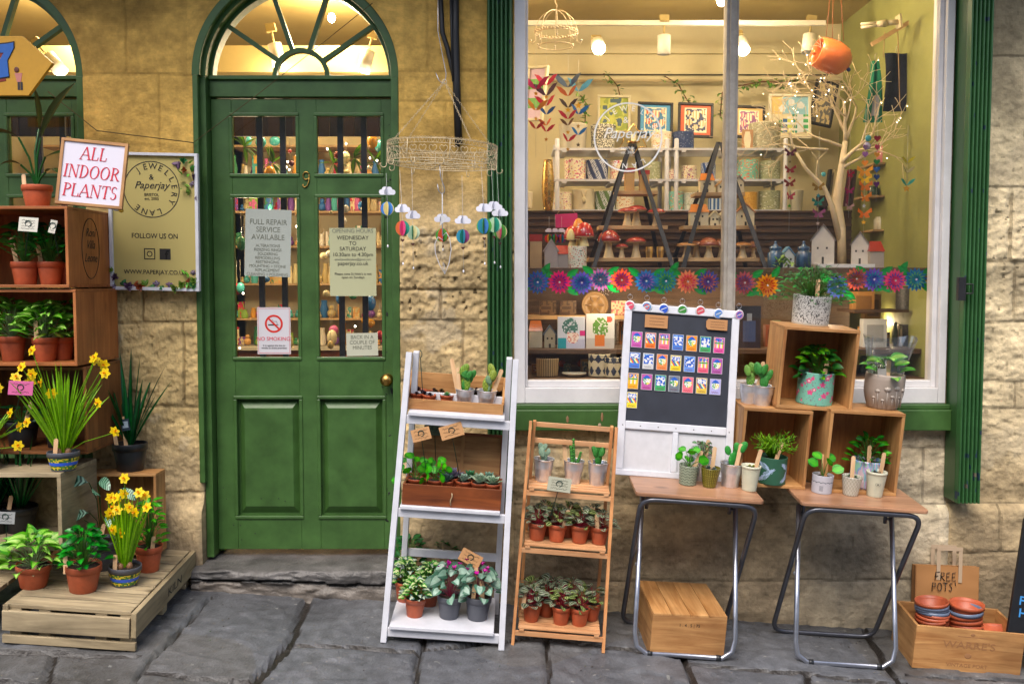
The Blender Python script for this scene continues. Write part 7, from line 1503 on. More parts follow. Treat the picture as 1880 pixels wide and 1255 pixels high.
for k, (px, py, w_, h_, lab, sh) in enumerate(((1205, 590, 43, 24, 'curled brown paper label at the top left of the magnet board', 0), (1316, 596, 40, 20, 'brown luggage tag price label at the top right of the magnet board', 1))):
    q = onboard(px, py, -.002); tt = thing('paper_label', lab, 'label', q, mbt.rotation_euler); a, b = w_ / sB / 2, h_ / sB / 2; m = MB(); m.prism([(-a, -b), (a, -b), (a, b), (-a, b)] if not sh else [(-a + .008, -b), (a, -b), (a, b), (-a + .008, b), (-a, b - .01), (-a, -b + .01)], -.001, .0, C('b07f52')); part('card', m, M['paper'], tt)
    for j in range(3):
        m = MB(); m.tube([(-a * .6 + .003 * i, -.0015, b * (.5 - .5 * j) + .0022 * sin(i * 2.3 + j * 2 + k)) for i in range(int(a * 1.4 / .003))], .0006, 3); part('handwriting', m, M['ink'], tt)
# ================================================================ pots on tables and crates
HT = rgb('9aa08a')
def zig(c1, c2, f1=12, f2=7): return lambda u, z, i: c1 if abs(((z * f2 + abs(((u * f1) % 1) - .5)) % 1) - .5) < .2 else c2
PIL_unused = p_leafy(.09, .05, 8, .05, .046, 'round', PIL, 5, h0=.1, droop=.5, fold=.05, tilt_=.5, nf=(0, -1.4, .7), sr=.0018)
Yt = o1.y + .045
potted('grey green herringbone cup with round leaved money plant on the left table', 1262, 876, Yt + .02, T1, k_paint(zig(C('5f6b58'), C('8b9682')), .86), 36, 37, p_leafy(.075, .045, 7, .042, .038, 'round', PIL, 5, h0=.1, droop=.5, fold=.05, tilt_=.6, nf=(0, -1.4, .7), sr=.0018), ((.4, .2, .095, 22),), rz=0, seed=3, name='potted_plant')
potted('galvanised tin with trailing leafy sprigs behind the two small glazed pots', 1285, 866, Yt + .1, T1, k_tin, 36, 40, p_leafy(.085, .045, 34, .022, .016, 'oval', ((C('3f6a3c'), C('6f9a6c')), (C('6a3a4c'), C('4f7a4c'))), 4, h0=.2), ((.3, -.1, .115, 5),), rz=0)
potted('olive green textured bowl with a blue grey rosette succulent on the left table', 1302, 881, Yt, T1, k_paint(lambda u, z, i: C('5a5410') if (u * 26) % 1 > .3 or (z * 12) % 1 > .6 else C('8f8a2c'), .66, True, .008, 22, 78), 37, 37, p_rosette(.024, 2, ('8fa09a', '6a7f80'), 14, .5), ((.15, .1, .115, 3),), rz=0)
potted('galvanised tin bucket with a leafy green cactus on the left table', 1340, 878, Yt + .025, T1, k_tin, 43, 44, p_opuntia(.10, 1, ('2a8a30', '1f6a26'), 9), ((.25, -.4, .12, 8),), rz=0, seed=12, cat='potted cactus', name='potted_cactus')
potted('cream tapered cup with a tiny yellow green succulent at the corner of the left table', 1375, 892, Yt - .01, T1, k_cup(1, 1, C('c4c4ac')), 36, 48, p_rosette(.018, 2, ('a0a848', '7f8a34'), 12, .5), ((.35, -.1, .10, 12),), rz=0)
def palm(u, z, i):
    for cu in (.12, .38, .62, .88):
        for zz, an in ((.25, 1), (.7, -1), (.48, 1)):
            du = (u - cu - (.06 if zz == .48 else 0)) * 6; dz = (z - zz) * 2.2; x_ = du * .8 + dz * .6 * an; y_ = -du * .6 * an + dz * .8
            if abs(x_) < .5 and abs(y_) < .16 * (1 - (x_ / .5) ** 2) + .03 and (x_ * 14) % 1 > .25: return C('9fb4d0')
    return C('2c5a44')
potted('dark green pot with white palm leaves holding thin rhipsalis stems in the left crate', 1414, 874, YC - .01, (iL[0], NRM), k_paint(palm, 1.0, False, 0, 40, 120), 55, 50, p_sticks(.125, 70), ((.0, -.6, .105, 14),), rz=0)
potted('tin of bunny ear cactus at the left on top of the left crate', 1374, 718, YC + .05, sL, k_tin, 38, 36, p_opuntia(.10, 0, ('6f9a3a', '4f7a2c'), 4), (), rz=0, seed=21, cat='potted cactus', name='potted_cactus')
potted('tin of dark green cactus beside its twin on top of the left crate', 1399, 723, YC + .02, sL, k_tin, 40, 37, p_opuntia(.10, 1, ('2f7a2c', '246a28'), 9), ((-.5, .3, .13, 8),), rz=0, seed=22, cat='potted cactus', name='potted_cactus')
def blossom(u, z, i):
    best = 9
    for k in range(48):
        cu = (k * .381966) % 1; cz = .06 + (k * .7548) % .9; du = min(abs(u - cu), 1 - abs(u - cu)) * 3.1; d = math.hypot(du, z - cz); r = .035 + .02 * (k % 3)
        if d < r * (1 + .25 * sin(5 * math.atan2(z - cz, (u - cu) * 3.1 + 1e-6))): return C('d0487c') if d > r * .45 or k % 4 else C('e8c8c0')
    return C('6fb09c') if NZ.noise((u * 60, z * 30, 3)) < .45 else C('7a5a6c')
potted('aqua pot with pink cherry blossom holding a leafy ivy in the topmost crate', 1494, 722, YC + .03, (iT[0], NRM), k_paint(blossom, 1.0, False, 0, 50, 150), 66, 60, p_leafy(.12, .085, 60, .044, .032, 'heart', ((C('2f6a1c'), C('4c8a28')), (C('4f8f2a'), C('7ab03e')), (C('163f16'), C('22561e'))), 6, h0=-.05, droop=1.1), ((.15, -.8, .095, 7),), rz=0)
wht = lambda u, z, i: C('3a3a38') if abs(NZ.noise((cos(u * 6.283) * 9, sin(u * 6.283) * 9, z * 12))) < .09 else C('c2c2bd')
potted('white pot with fine grey pattern holding trailing jasmine on the topmost crate', 1487, 572, YC + .07, sT, k_paint(lambda u, z, i: C('b8b0a0') if z < .07 else wht(u, z, i), .95, False, 0, 44, 170), 70, 54, p_mix(p_leafy(.13, .165, 230, .028, .012, 'lance', ((C('17431c'), C('1f5a26')), (C('2a6a30'), C('347a38'))), 6, h0=-.1, droop=1.2, sr=.0008), p_sticks(.19, 34, ('2a4a20', '1f3f1c'), 1.1, .0009)), ((.0, -.8, .11, 0),), rz=0)
def k_mushpot(r, h):
    m = MB(); pr = [(.0002, 0), (r * .72, 0)] + [(r * (.72 + .28 * sin(pi / 2 * min(1, k / 9))), h * .9 * k / 14) for k in range(1, 15)] + [(r * .97, h * .95), (r * .97, h), (r * .9, h), (r * .88, h * .85)]; m.lathe(pr, 40, C('9a8c80')); ps = [('pot', m, 'vc')]
    for k, (a, z, s_) in enumerate(((-100, .62, 1), (-72, .66, .95), (-128, .55, .7), (-84, .42, .6), (-58, .4, .5), (-112, .3, .5), (-45, .6, .8), (-140, .35, .5))):
        a = R(a); m = MB(); rr = r * .99 * (1 if z > .4 else .96); c = V((rr * cos(a), rr * sin(a), h * z)); m.ell(c, (.015 * s_, .009 * s_, .010 * s_), (0, 0, a + pi / 2), 12, 6, C('a59a8f')); m.tube([c + V((0, 0, 0)), (r * .93 * cos(a + .05), r * .93 * sin(a + .05), h * .1)], .0035 * s_, 6, C('a0958a')); ps.append(('embossed_mushroom', m, 'vc'))
    return ps, h * .88
tP = potted('beige pot embossed with mushrooms holding a leafy plant in a clear sleeve', 1619, 733, YC + .02, sR, k_mushpot, 72, 66, p_leafy(.085, .07, 16, .075, .045, 'oval', ((C('2f7a24'), C('5aa03c')), (C('3c8a2c'), C('8fbf5c'))), 6, h0=.05, droop=.9), ((-.1, -.6, .10, 1),), rz=0)
m = MB(); n = 40; vs = []; cs = []
for j in range(9):
    for k in range(n): a = 2 * pi * k / n; r = (.062 + .05 * j / 8) * (1 + .05 * sin(3 * a + j * .4) + .03 * sin(7 * a)); vs.append((r * cos(a), r * .55 * sin(a), .10 + (.20 + .012 * sin(2 * a + 1)) * j / 8))
m.add(vs, [(j * n + k, j * n + (k + 1) % n, (j + 1) * n + (k + 1) % n, (j + 1) * n + k) for j in range(8) for k in range(n)], None, True); part('clear_sleeve', m, M['cello'], tP)
m = MB(); m.bx(-.018, .018, -.001, .001, 0, .045, C('8f8c86')); part('paper_tag', m, M['paper'], tP, (-.035, -.06, .13), (R(-5), R(-6), 0))
irid = lambda u, z, i: C(('8fb8c8', 'b8a0c8', '8fc0a8', '7a9ac8', 'c8b0b8')[int((u * 30 + NZ.noise((u * 20, z * 2, 1)) * 3)) % 5])
potted('shimmering pastel striped pot with a jade plant in the right crate', 1588, 884, YC + .02, (iR[0], NRM), k_paint(irid, 1.0, True, 0, 16, 110), 60, 52, p_leafy(.11, .075, 44, .04, .024, 'oval', ((C('1f5a20'), C('2f7a2c')), (C('3c8a30'), C('5aa83c'))), 9, h0=.0, droop=.3), ((-.1, -.5, .10, -1),), rz=0)
whc = lambda u, z, i: C('5f646e') if (abs(z - .62 - .06 * abs(((u * 14) % 1) - .5) * 2) < .025 or (.16 < z < .5 and .66 < u < .72 and (z * 16) % 1 < .5)) else C('b4b4bc')
Yu = o2t.y + .06
potted('white printed cup with a money plant at the left front of the right table', 1508, 890, Yu, T2, k_paint(whc, .94, False, 0, 34, 100), 39, 34, p_leafy(.085, .034, 6, .044, .04, 'round', PIL, 11, h0=.25, droop=.5, fold=.05, tilt_=.6, nf=(0, -1.4, .7), sr=.0018), ((.3, .3, .11, -8),), rz=0)
potted('cream facetted stone cup with a star succulent in the middle of the right table', 1561, 896, Yu - .01, T2, k_paint(lambda u, z, i: C('a8a494') if ((u * 18) % 1 < .5) ^ ((z * 4) % 1 < .5) else C('bdb9aa'), .72, True, .006, 20, 72), 38, 36, p_rosette(.022, 2, ('9fb09a', '6f8a70'), 14, .6), ((-.1, -.3, .115, 0),), rz=0)
cp = potted('cream tapered cup with an oval crest and dark rosettes at the right table front', 1605, 901, Yu - .005, T2, k_cup(1, 1, C('c0bfa8')), 38, 48, p_rosette(.018, 2, ('6a6a5c', '44503c'), 12, .6), ((.3, -.1, .11, 6),), rz=0)
m = MB(); m.tube([(.010 * cos(a), 0, .007 * sin(a)) for a in [2 * pi * k / 24 for k in range(24)]], .0005, 3, closed=True); m.ell((0, 0, 0), (.003, .0006, .003), col=(.1, .1, .1)); part('crest', m, M['ink'], cp, (-.004, -.0375, .058), (R(-10), 0, 0))
# ================================================================ free pots corner
o = hit(1776, 1236, GP); s = sc(o.y); a = 200 / s / 2; RZ = R(-3); hC = 84 / s
fc = crate('low open pine crate on the pavement full of empty terracotta plastic pots', -a, a, 0, .27, 0, hC, ('crz', 'crx', 'cry'), .012, 'wooden_crate', None, o + V((0, .015, 0)), tilt(RZ), None, 'top'); MF = Mx.Translation(o + V((0, .015, 0))) @ tilt(RZ).to_matrix().to_4x4()
M['scorch'] = mat('scorched_wood', (.30, .14, .055), .7)
part('branded_lettering', textmesh("WARRE'S", .042, M['scorch'], ext=.0003, sx=1.25), M['scorch'], fc, (.0, -.0012, hC * .56)); part('branded_lettering', textmesh('VINTAGE PORT', .022, M['scorch'], ext=.0003, sx=1.1), M['scorch'], fc, (.0, -.0012, hC * .12))
m = MB(); m.ell((0, 0, hC * .38), (.014, .001, .012)); m.ell((.01, 0, hC * .88), (.009, .001, .007)); m.bx(-.05, .07, -.0006, .0005, hC * .82, hC * .835); part('branded_crest', m, M['scorch'], fc)
def shell(r, h, c):
    m = MB(); m.lathe([(.0002, 0), (r * .72, 0), (r * .91, h * .74), (r * .92, h * .75), (r, h * .76), (r, h), (r * .97, h), (r * .915, h * .72), (r * .735, .002), (.0002, .002)], 32); return m
def stack(px, py, rpx, items, dx, where):
    s_ = sc(o.y + .12); p = at(px, py, o.y + .13); z = 0
    for k, (mt, h, gap) in enumerate(items):
        lab = ('topmost ' if k == len(items) - 1 else 'lowest ' if k == 0 else 'nested ') + ('grey blue rimmed' if mt == 'grey' else 'terracotta') + ' plastic pot ' + ('on the ' if k == len(items) - 1 else 'in the ') + where + ' in the free pots crate'
        solo('plastic_pot', shell(rpx / s_, h, 0), M['rimblue' if mt == 'grey' else 'terra'], lab, 'plant pot', p + V((dx * k * .004, 0, z)), (rng.uniform(-.015, .015), TILT + rng.uniform(-.05, .08), k), group='empty plastic pots in the crate, ' + where); z += gap
M['rimblue'] = mat('blue_grey_plastic', (.12, .16, .24), .4, var=(14, .1))
stack(1711, 1180, 30, [('terra', .06, .014), ('terra', .06, .018), ('terra', .06, .010), ('terra', .06, .016), ('terra', .06, .010), ('terra', .06, .010), ('terra', .06, .010), ('grey', .06, .011), ('grey', .06, .011), ('grey', .06, .016), ('terra', .06, .01)], -.1, 'left stack')
stack(1771, 1182, 31, [('terra', .07, .02), ('terra', .07, .02), ('terra', .075, .022), ('terra', .075, .024), ('grey', .07, .024), ('terra', .07, .01)], .1, 'middle stack')
stack(1826, 1176, 34, [('terra', .035, .01), ('terra', .035, .01), ('terra', .035, .01)], .3, 'low right stack')
stack(1686, 1166, 20, [('terra', .05, .01)], 0, 'left corner of the crate')
# paper bag
p = at(1738, 1128, o.y + .32); s_ = sc(o.y + .3); a = 116 / s_ / 2; h = 92 / s_; t = thing('paper_bag', 'brown paper carrier bag with FREE POTS written in black behind the pot crate', 'paper bag', p, (R(-4), R(1.5), R(-2)))
m = MB(); n = 16; vs = []
for j in range(n + 1):
    for i in range(n + 1): u, v = i / n, j / n; vs.append(((u - .5) * 2 * a, -.012 * sin(pi * u) - .004 * NZ.noise((u * 4, v * 4, 3)) , v * h))
m.add(vs, [(j * (n + 1) + i, j * (n + 1) + i + 1, (j + 1) * (n + 1) + i + 1, (j + 1) * (n + 1) + i) for j in range(n) for i in range(n)], C('a87848'), True); m.bx(-a - .006, a, .02, .04, 0, h - .004, C('9a6c3e')); m.bx(-a - .005, -a, -.002, .02, 0, h - .002, C('8f6236')); m.bx(a - .002, a, -.001, .02, 0, h - .002, C('9a6c3e')); part('bag', m, M['paper'], t)
for yy, dx in ((-.006, .004), (.042, -.004)):
    m = MB(); w_ = .008; hh = 33 / s_; m.col = C('b09a80')
    for q in ((-.05 + dx, h - .06, h + hh), (.045 + dx, h - .07, h + hh)): m.bx(q[0] - w_, q[0] + w_, yy - .009, yy - .0075, q[1], q[2])
    m.bx(-.05 + dx - w_, .045 + dx + w_, yy - .0105, yy - .009, h + hh - .008, h + hh + .008); part('handle', m, M['paper'], t)
def scrawl(word, h):
    S_ = {'F': [[(0, 0), (.08, 1), (.7, 1.05)], [(-.05, .5), (.45, .55)]], 'R': [[(0, 0), (.05, 1), (.5, .95), (.5, .6), (.05, .5), (.6, 0)]], 'E': [[(.55, 1), (.05, .95), (.02, 0), (.6, .05)], [(.02, .5), (.45, .52)]], 'P': [[(.0, -.05), (.05, 1), (.5, .95), (.5, .55), (.05, .5)]], 'O': [[(.3 + .3 * cos(a), .5 + .5 * sin(a)) for a in [2 * pi * k / 10 for k in range(11)]]], 'T': [[(.3, 0), (.32, 1)], [(0, 1), (.65, 1.02)]], 'S': [[(.5, .9), (.3, 1), (.08, .8), (.45, .4), (.3, .02), (.0, .1)]], '!': [[(.1, 1.1), (.12, .7)]], "'": [[(.1, 1.1), (.12, .7)]]}
    m = MB(); x = 0
    for ch in word:
        for st in S_[ch]: m.tube([((x + a_) * h * .8, 0, b_ * h) for a_, b_ in st], .0018, 4)
        x += .85
    return m, x * h * .8
for wd, z in (('FREE', h - .062), ('POTS!', h - .108)):
    m, w_ = scrawl(wd, .036); part('handwriting', m, M['ink'], t, (-w_ / 2 - .012, -.0165, z))
# black A-board at the right edge
p = at(1872, 1200, o.y + .0); t = thing('a_board', 'black A-board with light blue lettering cut off by the right edge', 'sign', p, (R(-6), R(9), R(-6))); m = MB(); m.bx(-.06, .5, 0, .02, 0, .55, (.006, .007, .01)); part('board', m, M['vc'], t, bev=.002)
bl_ = mat('blue_lettering', (.04, .25, .6), .6)
for wd, z in (('FULL', .20), ('HOUSE', .15)): part('lettering', textmesh(wd, .05, bl_, align='LEFT', bold=.0008), bl_, t, (-.035 if wd == 'FULL' else -.03, -.001, z))

# spilled soil, grit and petals on the paving
m = MB(); r7 = random.Random(21)
for k in range(420):
    cx_, cy_, sp = r7.choice(((-1.3, -.5, .35), (-.28, -.3, .3), (.2, -.3, .3), (.8, -.3, .5), (-.5, -.5, .6), (1.6, -.4, .3), (.3, -.6, .9))); x, y = cx_ + r7.gauss(0, sp), min(-.03, cy_ + r7.gauss(0, .2)); s9 = r7.uniform(.0012, .0042)
    m.ell((x, y, G(x) + CS * y + .002), (s9, s9 * r7.uniform(.4, 1), s9 * .5), (0, 0, r7.uniform(0, 3)), 5, 3, r7.choice(((.02, .014, .01), (.05, .035, .02), (.12, .11, .1), (.16, .14, .1), (.05, .09, .03), (.03, .02, .015))))
struct('spilled_soil', m, M['vc'], 'stuff')
# ================================================================ hanging things, garlands and the white tree in the window
# paper flower garland on the glass
FC = [('2f7f9c', '4a5fb8', '8a5a9c'), ('c0307c', 'e0487c', '6a2f9c'), ('3a62b0', '6a5ab8', '3f8fb0'), ('3f8aa0', 'a0609c', '4a6ab0'), ('d8507c', 'e8785c', '8a4aa0'), ('5a5ab8', '3f7fb8', 'a07ac0'), ('2f9a6c', '3a7fa8', '6fb04c'), ('e0705c', 'e8a07c', 'e05a7c'), ('8a4a8c', '4a5aa8', 'd07a4c'), ('8a4a6c', 'c06a6c', '6a5a9c'), ('d8702c', 'e0a03c', 'c04a3c'), ('3f7fc0', '5a5ab0', '2f9a9c'), ('a04a4c', 'c06a5c', '6a4a7c'), ('3f6fc0', '7a5ab8', '3fa0a8'), ('d83f7c', 'e86a8c', '5a5ab8'), ('2f9a9c', '3f6fb0', '6fb070')]
FX = [(987, 518), (1027, 518), (1068, 519), (1102, 513), (1141, 514), (1186, 516), (1222, 516), (1262, 517), (1299, 517), (1366, 519), (1408, 524), (1536, 526), (1571, 512), (1603, 513), (1642, 515), (1680, 513)]
FN = ['blue and teal', 'magenta', 'deep blue and violet', 'teal and mauve', 'coral pink', 'periwinkle blue', 'emerald green', 'salmon', 'plum and orange', 'dusky rose', 'bright orange', 'sky blue', 'brick red', 'cobalt blue', 'hot pink', 'turquoise']
def pflower(k, px, py, cols, nm, R0=20.5):
    Y = .125; s = sc(Y); p = at(px, py, Y); t = thing('paper_flower', nm + ' paper dahlia ' + ('at the far left of' if k == 0 else 'at the right end of' if k == 15 else 'in') + ' the garland across the window', 'paper flower', p, (0, k * .7, 0), 'paper flower garland'); c = [C(q) for q in cols]
    for L_, (rr, n, dz, tl) in enumerate(((1.0, 16, .0, .12), (.74, 14, -.004, .35), (.5, 12, -.008, .6), (.28, 8, -.012, .9))):
        m = MB()
        for j in range(n):
            a = 2 * pi * j / n + L_ * .2; m.leaf((0, dz, 0), (cos(a), -tl, sin(a)), rr * R0 / s * 1.08, rr * R0 / s * .38 + .001, 'oval', (c[(j + L_) % 2], c[(L_ + 1) % 3]), 0, .15, 4, 0, n=(0, -1, 0))
        part('petal_ring', m, M['petal'], t)
    m = MB(); m.ell((0, -.016, 0), (.0045, .003, .0045), col=(.7, .7, .72)); part('button', m, M['vcgloss'], t)
    if k % 2 == 1 or k in (0, 6, 10, 14):
        for dx, dz, an in ((24, 12, .6), (26, -12, -.6), (-24, 14, 2.5)) if k % 2 else ((-20, -14, 3.6), (18, 16, 1.0)):
            m = MB(); a = an - k * .7 * 0; m.leaf((cos(a) * 12 / s, .004, sin(a) * 12 / s), (cos(a), -.15, sin(a)), 30 / s, 13 / s, 'oval', (C('1f8a3c'), C('2f9a4c')), 0, .25, 5, 0, n=(0, -1, 0)); part('paper_leaf', m, M['petal'], t, None, (0, -k * .7, 0))
for k, (px, py) in enumerate(FX): pflower(k, px, py, FC[k], FN[k])
# strings of paper birds, butterflies and hearts
def bfly(w_, c):
    m = MB()
    for s_ in (-1, 1): m.prism([(0, 0), (s_ * w_ * .5, w_ * .42), (s_ * w_ * .55, w_ * .1), (s_ * w_ * .28, 0), (s_ * w_ * .4, -w_ * .3), (s_ * w_ * .12, -w_ * .34), (0, -w_ * .1)][::s_], -.0006, .0006, c)
    for v in m.v: v.y -= abs(v.x) * .4
    return m
def bird(w_, c):
    m = MB()
    for s_ in (-1, 1): m.prism([(0, -w_ * .2), (s_ * w_ * .15, w_ * .1), (s_ * w_ * .38, w_ * .3), (s_ * w_ * .62, w_ * .34), (s_ * w_ * .4, 0), (s_ * w_ * .15, -w_ * .18)][::s_], -.0006, .0006, c)
    for v in m.v: v.y -= abs(v.x) * .5
    return m
def hrt(w_, c):
    m = MB(); m.prism([(w_ * .5 * sin(q) ** 3, w_ * .032 * (13 * cos(q) - 5 * cos(2 * q) - 2 * cos(3 * q) - cos(4 * q))) for q in [2 * pi * i / 18 for i in range(18)]], -.0015, .0015, c); return m
def star(w_, c): m = MB(); m.prism([((w_ if i % 2 == 0 else w_ * .45) * .5 * sin(2 * pi * i / 10), (w_ if i % 2 == 0 else w_ * .45) * .5 * cos(2 * pi * i / 10)) for i in range(10)], -.0006, .0006, c); return m
def strand(label, px, y0, y1, Y, items, ytop=None):
    s = sc(Y); p = at(px, y0, Y); t = thing('paper_mobile', label, 'mobile', p, group='strings of paper shapes in the window'); e = at(px, y1, Y) - p; top = at(px, ytop or y0 - 20, Y) - p
    m = MB(); m.tube([(0, 0, top.z), (0, 0, e.z)], .0007, 4, (.5, .5, .45)); part('string', m, M['paper'], t)
    for k, (kd, py, w_, c) in enumerate(items):
        f = {'bird': bird, 'butterfly': bfly, 'heart': hrt, 'star': star}[kd]; part('paper_' + kd, f(w_ / s, C(c)), M['petal'], t, (0, 0, (at(px, py, Y) - p).z), (0, 0, rng.uniform(-.5, .5)))
strand('string of pink and red paper birds at the far left of the window', 984, 150, 290, .3, [('bird', 156, 40, 'b83a6c'), ('star', 172, 10, 'd8a02c'), ('bird', 196, 34, 'c88a3c'), ('star', 218, 9, 'd8a02c'), ('bird', 232, 24, 'a83a34')], 60)
strand('string of red and plum paper birds second from the left', 1003, 140, 282, .32, [('bird', 150, 34, 'd85a6c'), ('bird', 168, 38, '5a3448'), ('star', 178, 10, 'd8a02c'), ('bird', 188, 32, 'd02c3c'), ('bird', 205, 26, '2f5a9c'), ('bird', 226, 22, 'd06a3c'), ('bird', 237, 24, 'b82c3c'), ('star', 256, 8, 'c8862c')], 60)
strand('string of orange and red paper birds third from the left', 1043, 145, 300, .34, [('bird', 152, 42, '6a7a8c'), ('bird', 170, 32, 'c86a2c'), ('bird', 192, 28, '4a3a34'), ('star', 202, 12, 'e0b030'), ('bird', 213, 28, 'b83444'), ('bird', 226, 22, '6a4420'), ('star', 243, 9, 'd8a02c'), ('bird', 255, 24, 'b8343c'), ('star', 274, 8, 'c89a4c')], 90)
strand('string of pale blue paper birds fourth from the left', 1062, 155, 300, .36, [('bird', 160, 40, '6fa8c0'), ('star', 194, 14, 'e0b030'), ('bird', 204, 30, '3a6fb0'), ('star', 232, 9, '9a7a3c'), ('bird', 243, 24, '3a78b8'), ('star', 266, 9, '4a3a28')], 110)
strand('string of plum and rust paper butterflies left of the white tree', 1451, 270, 425, .3, [('butterfly', 280, 19, '5a1f34'), ('star', 297, 6, '6a5a3c'), ('butterfly', 311, 19, '8a2f34'), ('star', 327, 7, 'c83a3c'), ('butterfly', 336, 19, '7a2f2c'), ('butterfly', 360, 18, 'b04a5c'), ('star', 378, 8, '4aa02c')], 140)
strand('string of gold and mauve butterflies in front of the trunk', 1503, 330, 430, .3, [('butterfly', 343, 20, '8a6a1c'), ('star', 359, 9, '3f8fa0'), ('butterfly', 371, 20, '2f7a6c'), ('butterfly', 392, 22, '9a5a7c'), ('star', 410, 8, 'b8a8a0')], 240)
strand('string of large orange and yellow butterflies right of the trunk', 1588, 300, 440, .3, [('heart', 270, 11, '8a6a9c'), ('heart', 283, 12, 'a070b0'), ('heart', 299, 12, 'd8861c'), ('butterfly', 315, 26, 'e09a1c'), ('butterfly', 329, 22, 'e8c03c'), ('butterfly', 342, 24, 'd8781c'), ('butterfly', 362, 24, 'e0882c'), ('star', 378, 9, 'c8c8c8'), ('butterfly', 392, 24, 'e0781c'), ('star', 408, 10, 'd8a83c')], 200)
strand('string of rainbow felt hearts near the right wall', 1611, 250, 370, .32, [('heart', 254, 13, '8a1c2c'), ('heart', 270, 12, 'b0486c'), ('heart', 284, 11, 'd0963c'), ('heart', 297, 12, '1f7a3c'), ('heart', 311, 12, '3a5f9c'), ('heart', 325, 12, '2f4a8c'), ('heart', 338, 12, '6a2f7c')], 200)
strand('string of three folded paper birds near the right frame', 1666, 285, 352, .3, [('bird', 295, 20, 'b8b030'), ('bird', 313, 20, 'b8b08c'), ('bird', 336, 22, '4aa098'), ('star', 346, 14, 'c89a3c')], 230)
strand('string of red butterflies behind the tree branches', 1560, 300, 400, .6, [('butterfly', 320, 16, 'c03a5c'), ('butterfly', 350, 16, 'a02a6c'), ('butterfly', 380, 16, 'c8a8b0')], 240)
for k, (px, cs) in enumerate(((1008, ('c83a3c', 'e0a02c', '3a8a3c')), (1019, ('2f5fb0', '3f9a4c', 'c85a3c')), (1031, ('b03a8c', 'c86a3c', '3a8ab0')))):
    s = sc(.4); p = at(px, 438, .4); t = thing('balloon_ornament', ('left', 'middle', 'right')[k] + ' tiny rainbow paper balloon hanging by the pink sign', 'hanging ornament', p, group='tiny rainbow balloons in the window'); m = MB(); m.tube([(0, 0, 0), (0, 0, 40 / s)], .0006, 4, (.6, .6, .6)); part('string', m, M['paper'], t)
    for j in range(6): m = MB(); m.prism([(0, 8 / s)] + [(8 / s * sin(q), 8 / s * cos(q)) for q in [pi * i / 10 for i in range(1, 10)]] + [(0, -8 / s)], -.0004, .0004, C(cs[j % 3])); part('paper_fin', m, M['petal'], t, None, (0, 0, j * pi / 3))
    part('cloud', cloud_mb(14 / s), M['paper'], t, (0, 0, 14 / s))
# white branch tree
Yt_ = .5; base = at(1546, 486, Yt_); base.z = B1 + .0; t = thing('branch_tree', 'bare cream branch tree hung with ornaments and fairy lights at the right of the window', 'decorative tree', base)
m = MB(); r4 = random.Random(4); tips = []
def grow(p, d, L, r, dep):
    n = 5; pts_ = [p]; rs = [r]
    for k in range(n):
        d = (d + V((r4.uniform(-.16, .16), r4.uniform(-.13, .13), r4.uniform(-.10, .12)))).normalized(); p = p + d * (L / n); pts_.append(p); rs.append(max(.0016, r * (1 - .5 * (k + 1) / n)))
    if p.z + base.z < 2.93: pass
    m.tube(pts_, rs, 6 if r > .005 else 4, rgb('dcc9a4')); tips.append((p, r))
    if dep == 0: return
    for k in range(3 if dep > 1 else 2):
        q = pts_[r4.choice((2, 3, 4, 5))] if k else p; a = r4.uniform(.35, .85) * (1 if k % 2 else -1); dd = V((d.x * cos(a) + d.z * sin(a), d.y + r4.uniform(-.3, .2), d.z * cos(a) - d.x * sin(a))).normalized()
        if q.y + base.y + dd.y * L * .7 < .2: dd.y = abs(dd.y)
        grow(q, dd, L * r4.uniform(.6, .85), rs[-1] * .95, dep - 1)
def LB(px, py, Y=.5): return at(px, py, Y) - base
trunk = [V((0, 0, 0)), LB(1545, 420), LB(1536, 370, .52), LB(1543, 320, .5), LB(1552, 260, .52)]; m.tube(trunk, [.022, .020, .024, .017, .013], 10, rgb('dcc9a4')); m.tube([LB(1542, 440), LB(1528, 380, .48), LB(1514, 345, .46), LB(1480, 310, .45), LB(1462, 280, .44)], [.016, .014, .010, .008, .006], 8, rgb('dcc9a4'))
for a, d, L, r, dep in ((LB(1552, 260, .52), (.03, 0, 1), .2, .011, 4), (LB(1545, 300, .5), (.5, -.1, .8), .20, .011, 3), (LB(1545, 310, .5), (.75, 0, .55), .2, .009, 3), (LB(1550, 270, .52), (-.9, -.1, .25), .2, .008, 2), (LB(1550, 240, .52), (-.45, -.1, .9), .18, .009, 4), (LB(1462, 280, .44), (-.35, 0, .8), .12, .006, 3), (LB(1520, 275, .48), (-1, 0, .15), .22, .007, 3), (LB(1552, 260, .52), (.3, .3, 1), .2, .009, 2), (LB(1500, 325, .46), (-.2, -.1, .9), .08, .004, 1)): grow(a, V(d).normalized(), L, r, dep)
part('branches', m, M['branch'], t)
for k in range(46):
    p, r = tips[r4.randrange(len(tips))]; m2 = MB(); m2.ell((0, 0, 0), (.0022,) * 3, seg=6, ring=4)
    if k == 0: FL_ = m2.mesh('fairy_light', M['fairy'])
    part('fairy_light', FL_, None, t, p + V((r4.uniform(-.01, .01), -.006, r4.uniform(-.03, 0))))
for k, (px, py, w_, c) in enumerate(((1594, 254, 12, '2f8f9c'), (1592, 268, 14, '9a94b8'), (1558, 128, 8, '1f2a5c'), (1512, 320, 9, '4aa0a0'))):
    m2 = MB(); q = w_ / sc(.4) / 2; m2.ell((0, 0, 0), (q, q * .4, q), col=C(c)); solo('hanging_charm', m2, M['vcgloss'], ('teal', 'lilac', 'navy', 'aqua')[k] + ' glass charm hanging in the white tree', 'charm', at(px, py, .4), group='glass charms in the tree')
